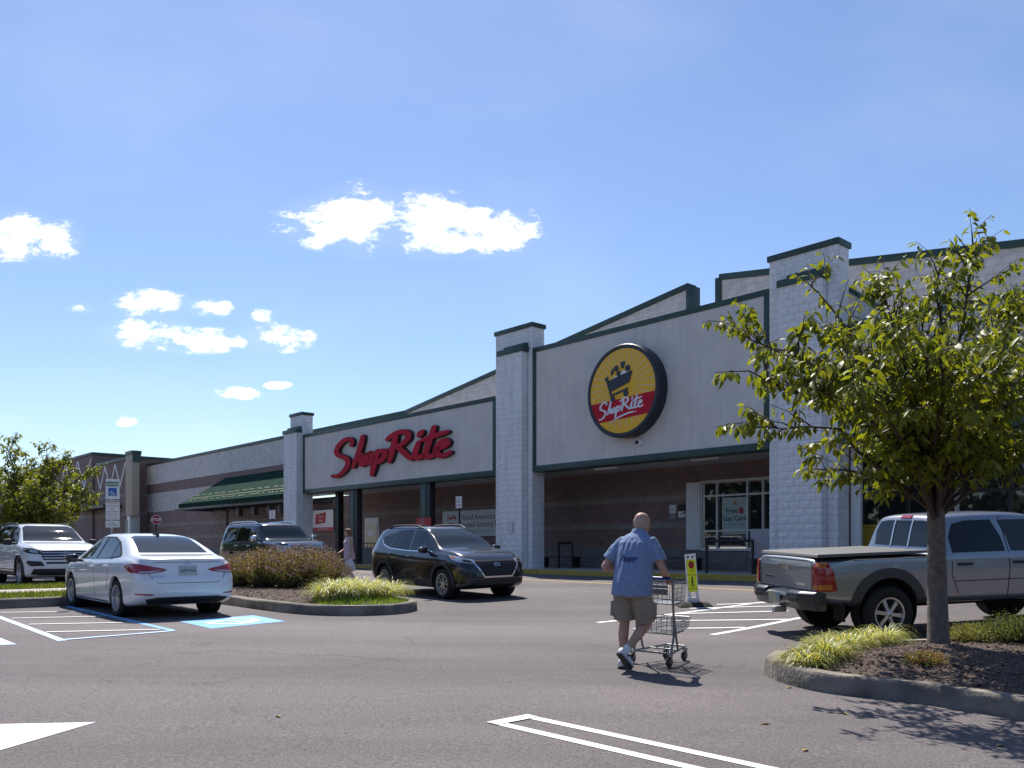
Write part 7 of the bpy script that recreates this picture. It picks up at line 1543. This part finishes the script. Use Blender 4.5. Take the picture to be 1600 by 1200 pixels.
def tip2(u, v, dy, rad=0.045, lv=2):
    y = ly + dy; return ((u - CU) / FPX * y - lx, dy, CAMZ + (HV - v) / FPX * y - lz, rad, lv)
T2 = [tip2(u, v, dy) for u, v, dy in ((10, 697, 0), (40, 712, 1), (75, 708, -0.5), (105, 712, 0.5), (148, 735, 0), (140, 770, -0.8), (120, 800, 0.2), (150, 775, 0.6), (-20, 730, 0.3), (-60, 760, 0), (-70, 800, 0.5), (0, 770, -1.8), (60, 760, -2), (95, 790, -1.6), (30, 800, -1.8), (60, 740, 1.6), (0, 750, 1.8), (100, 760, 1.4), (45, 790, 1.0), (70, 790, 0), (-20, 800, -1), (20, 740, -0.6), (85, 745, 0.1), (50, 760, -0.3), (10, 810, -1.0), (90, 815, -0.8))]
_, nl = tree('leafy_tree', 'round leafy tree standing behind the white SUV', (lx, ly, lz), 0.12, 1.3, T2, 11, 0.16, 0.50, 0, (0, 0), (0.5, 1.0))
print('leaves', nl)
# ---- arching variegated grass
VG1 = mat_leaf('variegated_blade', (0.30, 0.33, 0.13), (0.52, 0.50, 0.27), 0.45, 0.35, 20); VG2 = mat_leaf('green_blade', (0.10, 0.16, 0.035), (0.20, 0.25, 0.06), 0.45, 0.35, 20)
def grass_clump(x, y, z, r_, h, n_, label, group, seed):
    r = random.Random(seed); e = empty('variegated_grass', Matrix.Translation((x, y, z))); tag(e, label, 'grass plant', group)
    for nm, m, cnt in (('pale_blades', VG1, int(n_ * 0.68)), ('green_blades', VG2, int(n_ * 0.32))):
        mb = MB()
        for _ in range(cnt):
            a = r.uniform(0, 6.283); q = r.uniform(0, 1) ** 0.7; b0 = Vector((math.cos(a), math.sin(a), 0)) * r_ * 0.35 * q; a2 = a + r.uniform(-0.9, 0.9); out_ = Vector((math.cos(a2), math.sin(a2), 0)); L_ = h * r.uniform(0.75, 1.4); el = R(r.uniform(48, 88)) * (1 - 0.25 * q); w_ = r.uniform(0.005, 0.008); sd = Vector((-out_.y, out_.x, 0))
            p = b0.copy(); pv = []; k_ = 6; droop = r.uniform(0.25, 0.42)
            for i in range(k_ + 1):
                ww = w_ * (1 - (i / k_) ** 2.2) + 0.0006; pv += [tuple(p - sd * ww), tuple(p + sd * ww)]; p = p + (out_ * math.cos(el) + Vector((0, 0, math.sin(el)))) * L_ / k_; el -= droop * (0.5 + i * 0.32)
                if p.z < 0.015: p.z = 0.015
            mb.add(pv, [(2 * i, 2 * i + 1, 2 * i + 3, 2 * i + 2) for i in range(k_)])
        me = bpy.data.meshes.new(nm); me.from_pydata(mb.v, [], mb.f); shade(me, 180); o = link_mesh(nm, me, m, e); o['kind'] = 'stuff'
def zr(x, y, bv): 
    h = height_on(bv, x, y); return h if h is not None else G(x, y) + 0.16
for i, (u, v, r_, h, n_) in enumerate(((1262, 1034, 0.34, 0.30, 420), (1290, 1030, 0.34, 0.33, 420), (1322, 1018, 0.32, 0.32, 400), (1352, 1010, 0.3, 0.32, 380), (1382, 1004, 0.28, 0.36, 380), (1300, 1012, 0.3, 0.3, 300))):
    p = ray(u, v, 0.2); grass_clump(p.x, p.y, zr(p.x, p.y, bvh_r) - 0.01, r_, h, n_, 'variegated grass clump in the mulch near the pickup wheel', 'variegated grasses under the leafy tree', 40 + i)
for i, (u, v, r_, h, n_) in enumerate(((512, 938, 0.42, 0.5, 420), (540, 938, 0.42, 0.5, 420), (570, 936, 0.42, 0.52, 420), (600, 934, 0.42, 0.5, 420), (612, 928, 0.4, 0.5, 380), (555, 925, 0.4, 0.52, 360), (528, 928, 0.4, 0.52, 360), (585, 924, 0.4, 0.5, 340))):
    p = ray(u, v, 0.2); grass_clump(p.x, p.y, zr(p.x, p.y, bvh_c) - 0.01, r_, h, n_, 'variegated grass clump at the kerbed tip before the shrubs', 'variegated grasses on the shrub island', 60 + i)
def tip_pt():
    while True:
        p = ray(rng.uniform(490, 650), rng.uniform(930, 943), 0.2); return p.x, p.y
blades('bright_grass', tip_pt, 2600, mat_leaf('bright_blade', (0.10, 0.20, 0.02), (0.20, 0.30, 0.05), 0.5, 0.3, 3), isl_c, (0.05, 0.11), 0.8, 0.008, lambda x, y: height_on(bvh_c, x, y))
# ---- shrubs
def shrub(name, x, y, z, rx, ry, h, n_, cols, label, cat, group, seed, leaf=0.03, heads=0, headm=None):
    r = random.Random(seed); e = empty(name, Matrix.Translation((x, y, z))); tag(e, label, cat, group); st = MB(); lm = [MB() for _ in cols]; hd = MB()
    for _ in range(int(60 + 30 * rx * 10)):
        a = r.uniform(0, 6.283); q = math.sqrt(r.random()); hh = h * r.uniform(0.6, 1.08) * (1 - 0.45 * q ** 3); b = Vector((math.cos(a) * rx * q, math.sin(a) * ry * q, hh)); b0 = Vector((b.x * 0.3, b.y * 0.3, 0)); mid = b0.lerp(b, 0.5) + Vector((r.uniform(-.05, .05), r.uniform(-.05, .05), 0.02)); P = [b0, mid, b]; st.tube(P, [0.006, 0.004, 0.002], 4)
        for k_ in range(n_):
            t = r.uniform(0.12, 1.0) ** 0.7; p = (b0.lerp(mid, t * 2) if t < 0.5 else mid.lerp(b, t * 2 - 1)) + Vector((r.gauss(0, 0.05), r.gauss(0, 0.05), r.gauss(0, 0.03)))
            d_ = Vector((r.uniform(-1, 1), r.uniform(-1, 1), r.uniform(-0.3, 0.9))); l_ = leaf * r.uniform(0.6, 1.4); w_ = l_ * 0.42; fm = Matrix.Translation(p) @ frame(d_, r.uniform(-1.5, 1.5)); c_ = min(len(cols) - 1, int((t + r.gauss(0, 0.28)) * len(cols))); c_ = max(0, c_)
            lm[c_].add([(0, 0, 0), (l_ * 0.5, -w_ / 2, 0.1 * l_), (l_, 0, 0), (l_ * 0.5, w_ / 2, 0.1 * l_)], [(0, 1, 2, 3)], fm)
        if r.random() < heads:
            for _k in range(16):
                p = b + Vector((r.gauss(0, 0.035), r.gauss(0, 0.035), r.gauss(0.01, 0.015))); s_ = r.uniform(0.007, 0.016); fm = Matrix.Translation(p) @ frame(Vector((r.uniform(-1, 1), r.uniform(-1, 1), r.uniform(-1, 1))), r.uniform(-2, 2)); hd.add([(-s_, -s_, 0), (s_, -s_, 0), (s_, s_, 0), (-s_, s_, 0)], [(0, 1, 2, 3)], fm)
    st.build('stems', TWIG, e)
    for i, m in enumerate(cols):
        if lm[i].v: me = bpy.data.meshes.new('foliage'); me.from_pydata(lm[i].v, [], lm[i].f); o = link_mesh('foliage', me, m, e); o['kind'] = 'stuff'
    if hd.v: me = bpy.data.meshes.new('flower_heads'); me.from_pydata(hd.v, [], hd.f); o = link_mesh('flower_heads', me, headm, e); o['kind'] = 'stuff'
SH1 = mat_leaf('shrub_green', (0.075, 0.115, 0.03), (0.14, 0.17, 0.05), 0.5, 0.3, 8); SH2 = mat_leaf('shrub_olive', (0.16, 0.185, 0.06), (0.24, 0.235, 0.085), 0.5, 0.3, 8); SH3 = mat_leaf('shrub_rust', (0.20, 0.12, 0.07), (0.26, 0.16, 0.11), 0.55, 0.3, 8); HEADM = mat('dry_flower_head', (0.42, 0.28, 0.23), 0.9, var=0.3, scale=20)
for i, (u, v, rx, h) in enumerate(((378, 919, 0.55, 0.72), (412, 921, 0.60, 0.88), (450, 922, 0.60, 0.84), (486, 921, 0.6, 0.95), (518, 917, 0.48, 0.82), (430, 910, 0.65, 1.0), (470, 908, 0.65, 1.02), (502, 907, 0.55, 0.95), (392, 908, 0.6, 0.84), (360, 908, 0.5, 0.75))):
    p = ray(u, v, 0.2); shrub('flowering_shrub', p.x, p.y, zr(p.x, p.y, bvh_c) - 0.02, rx, rx, h, 26, (SH1, SH2, SH1, SH2, SH2, SH1, SH2, SH2, SH3), 'bushy shrub with faded pinkish brown flower heads beside the sedan', 'shrub', 'flowering shrubs on the kerbed island', 100 + i, 0.036, 0.28, HEADM)
for (u, v, rx, h, nm, cols, lab) in ((1525, 1004, 0.38, 0.26, 'low_shrub', (SH1, SH2, SH2), 'low pale green ground shrub right of the tree trunk'), (1592, 1008, 0.42, 0.38, 'low_shrub', (SH1, SH1), 'dark green low shrub at the end of the mulch bed'), (1446, 1043, 0.16, 0.12, 'low_shrub', (SH2, SH1, SH3), 'tiny green seedling plant in the shaded mulch'), (1680, 1010, 0.5, 0.45, 'low_shrub', (SH1, SH1), 'dark shrub in the mulch beyond the pickup door')):
    p = ray(u, v, 0.2); shrub(nm, p.x, p.y, zr(p.x, p.y, bvh_r) - 0.02, rx, rx, h, 30, cols, lab, 'shrub', None, int(u), 0.024)
# ---- unseen tree belt, placed and darkened to dim reflections in panes and paint
r = random.Random(3); wd = MB()
for i in range(46):
    a = R(130 + 268 * i / 45 + r.uniform(-2, 2)); dist = r.uniform(48, 62); c0 = Vector((math.cos(a) * dist, math.sin(a) * dist, 0)); hh = r.uniform(7, 12)
    for _ in range(360):
        p = c0 + Vector((r.gauss(0, 2.4), r.gauss(0, 2.4), r.uniform(0, hh * 0.95))); s_ = r.uniform(0.25, 0.6); fm = Matrix.Translation(p) @ frame(Vector((r.uniform(-1, 1), r.uniform(-1, 1), r.uniform(-1, 1))), r.uniform(-2, 2)); wd.add([(-s_, -s_, 0), (s_, -s_, 0), (s_ * 1.2, s_, 0.1), (-s_, s_, 0)], [(0, 1, 2, 3)], fm)
me = bpy.data.meshes.new('reflection_tree_belt'); me.from_pydata(wd.v, [], wd.f); o = link_mesh('reflection_tree_belt', me, mat_leaf('belt_foliage', (0.030, 0.048, 0.016), (0.055, 0.075, 0.022), 0.7, 0.15, 0.5)); tag(o, 'unseen belt of trees placed to darken reflections', 'trees', None, 'stuff')
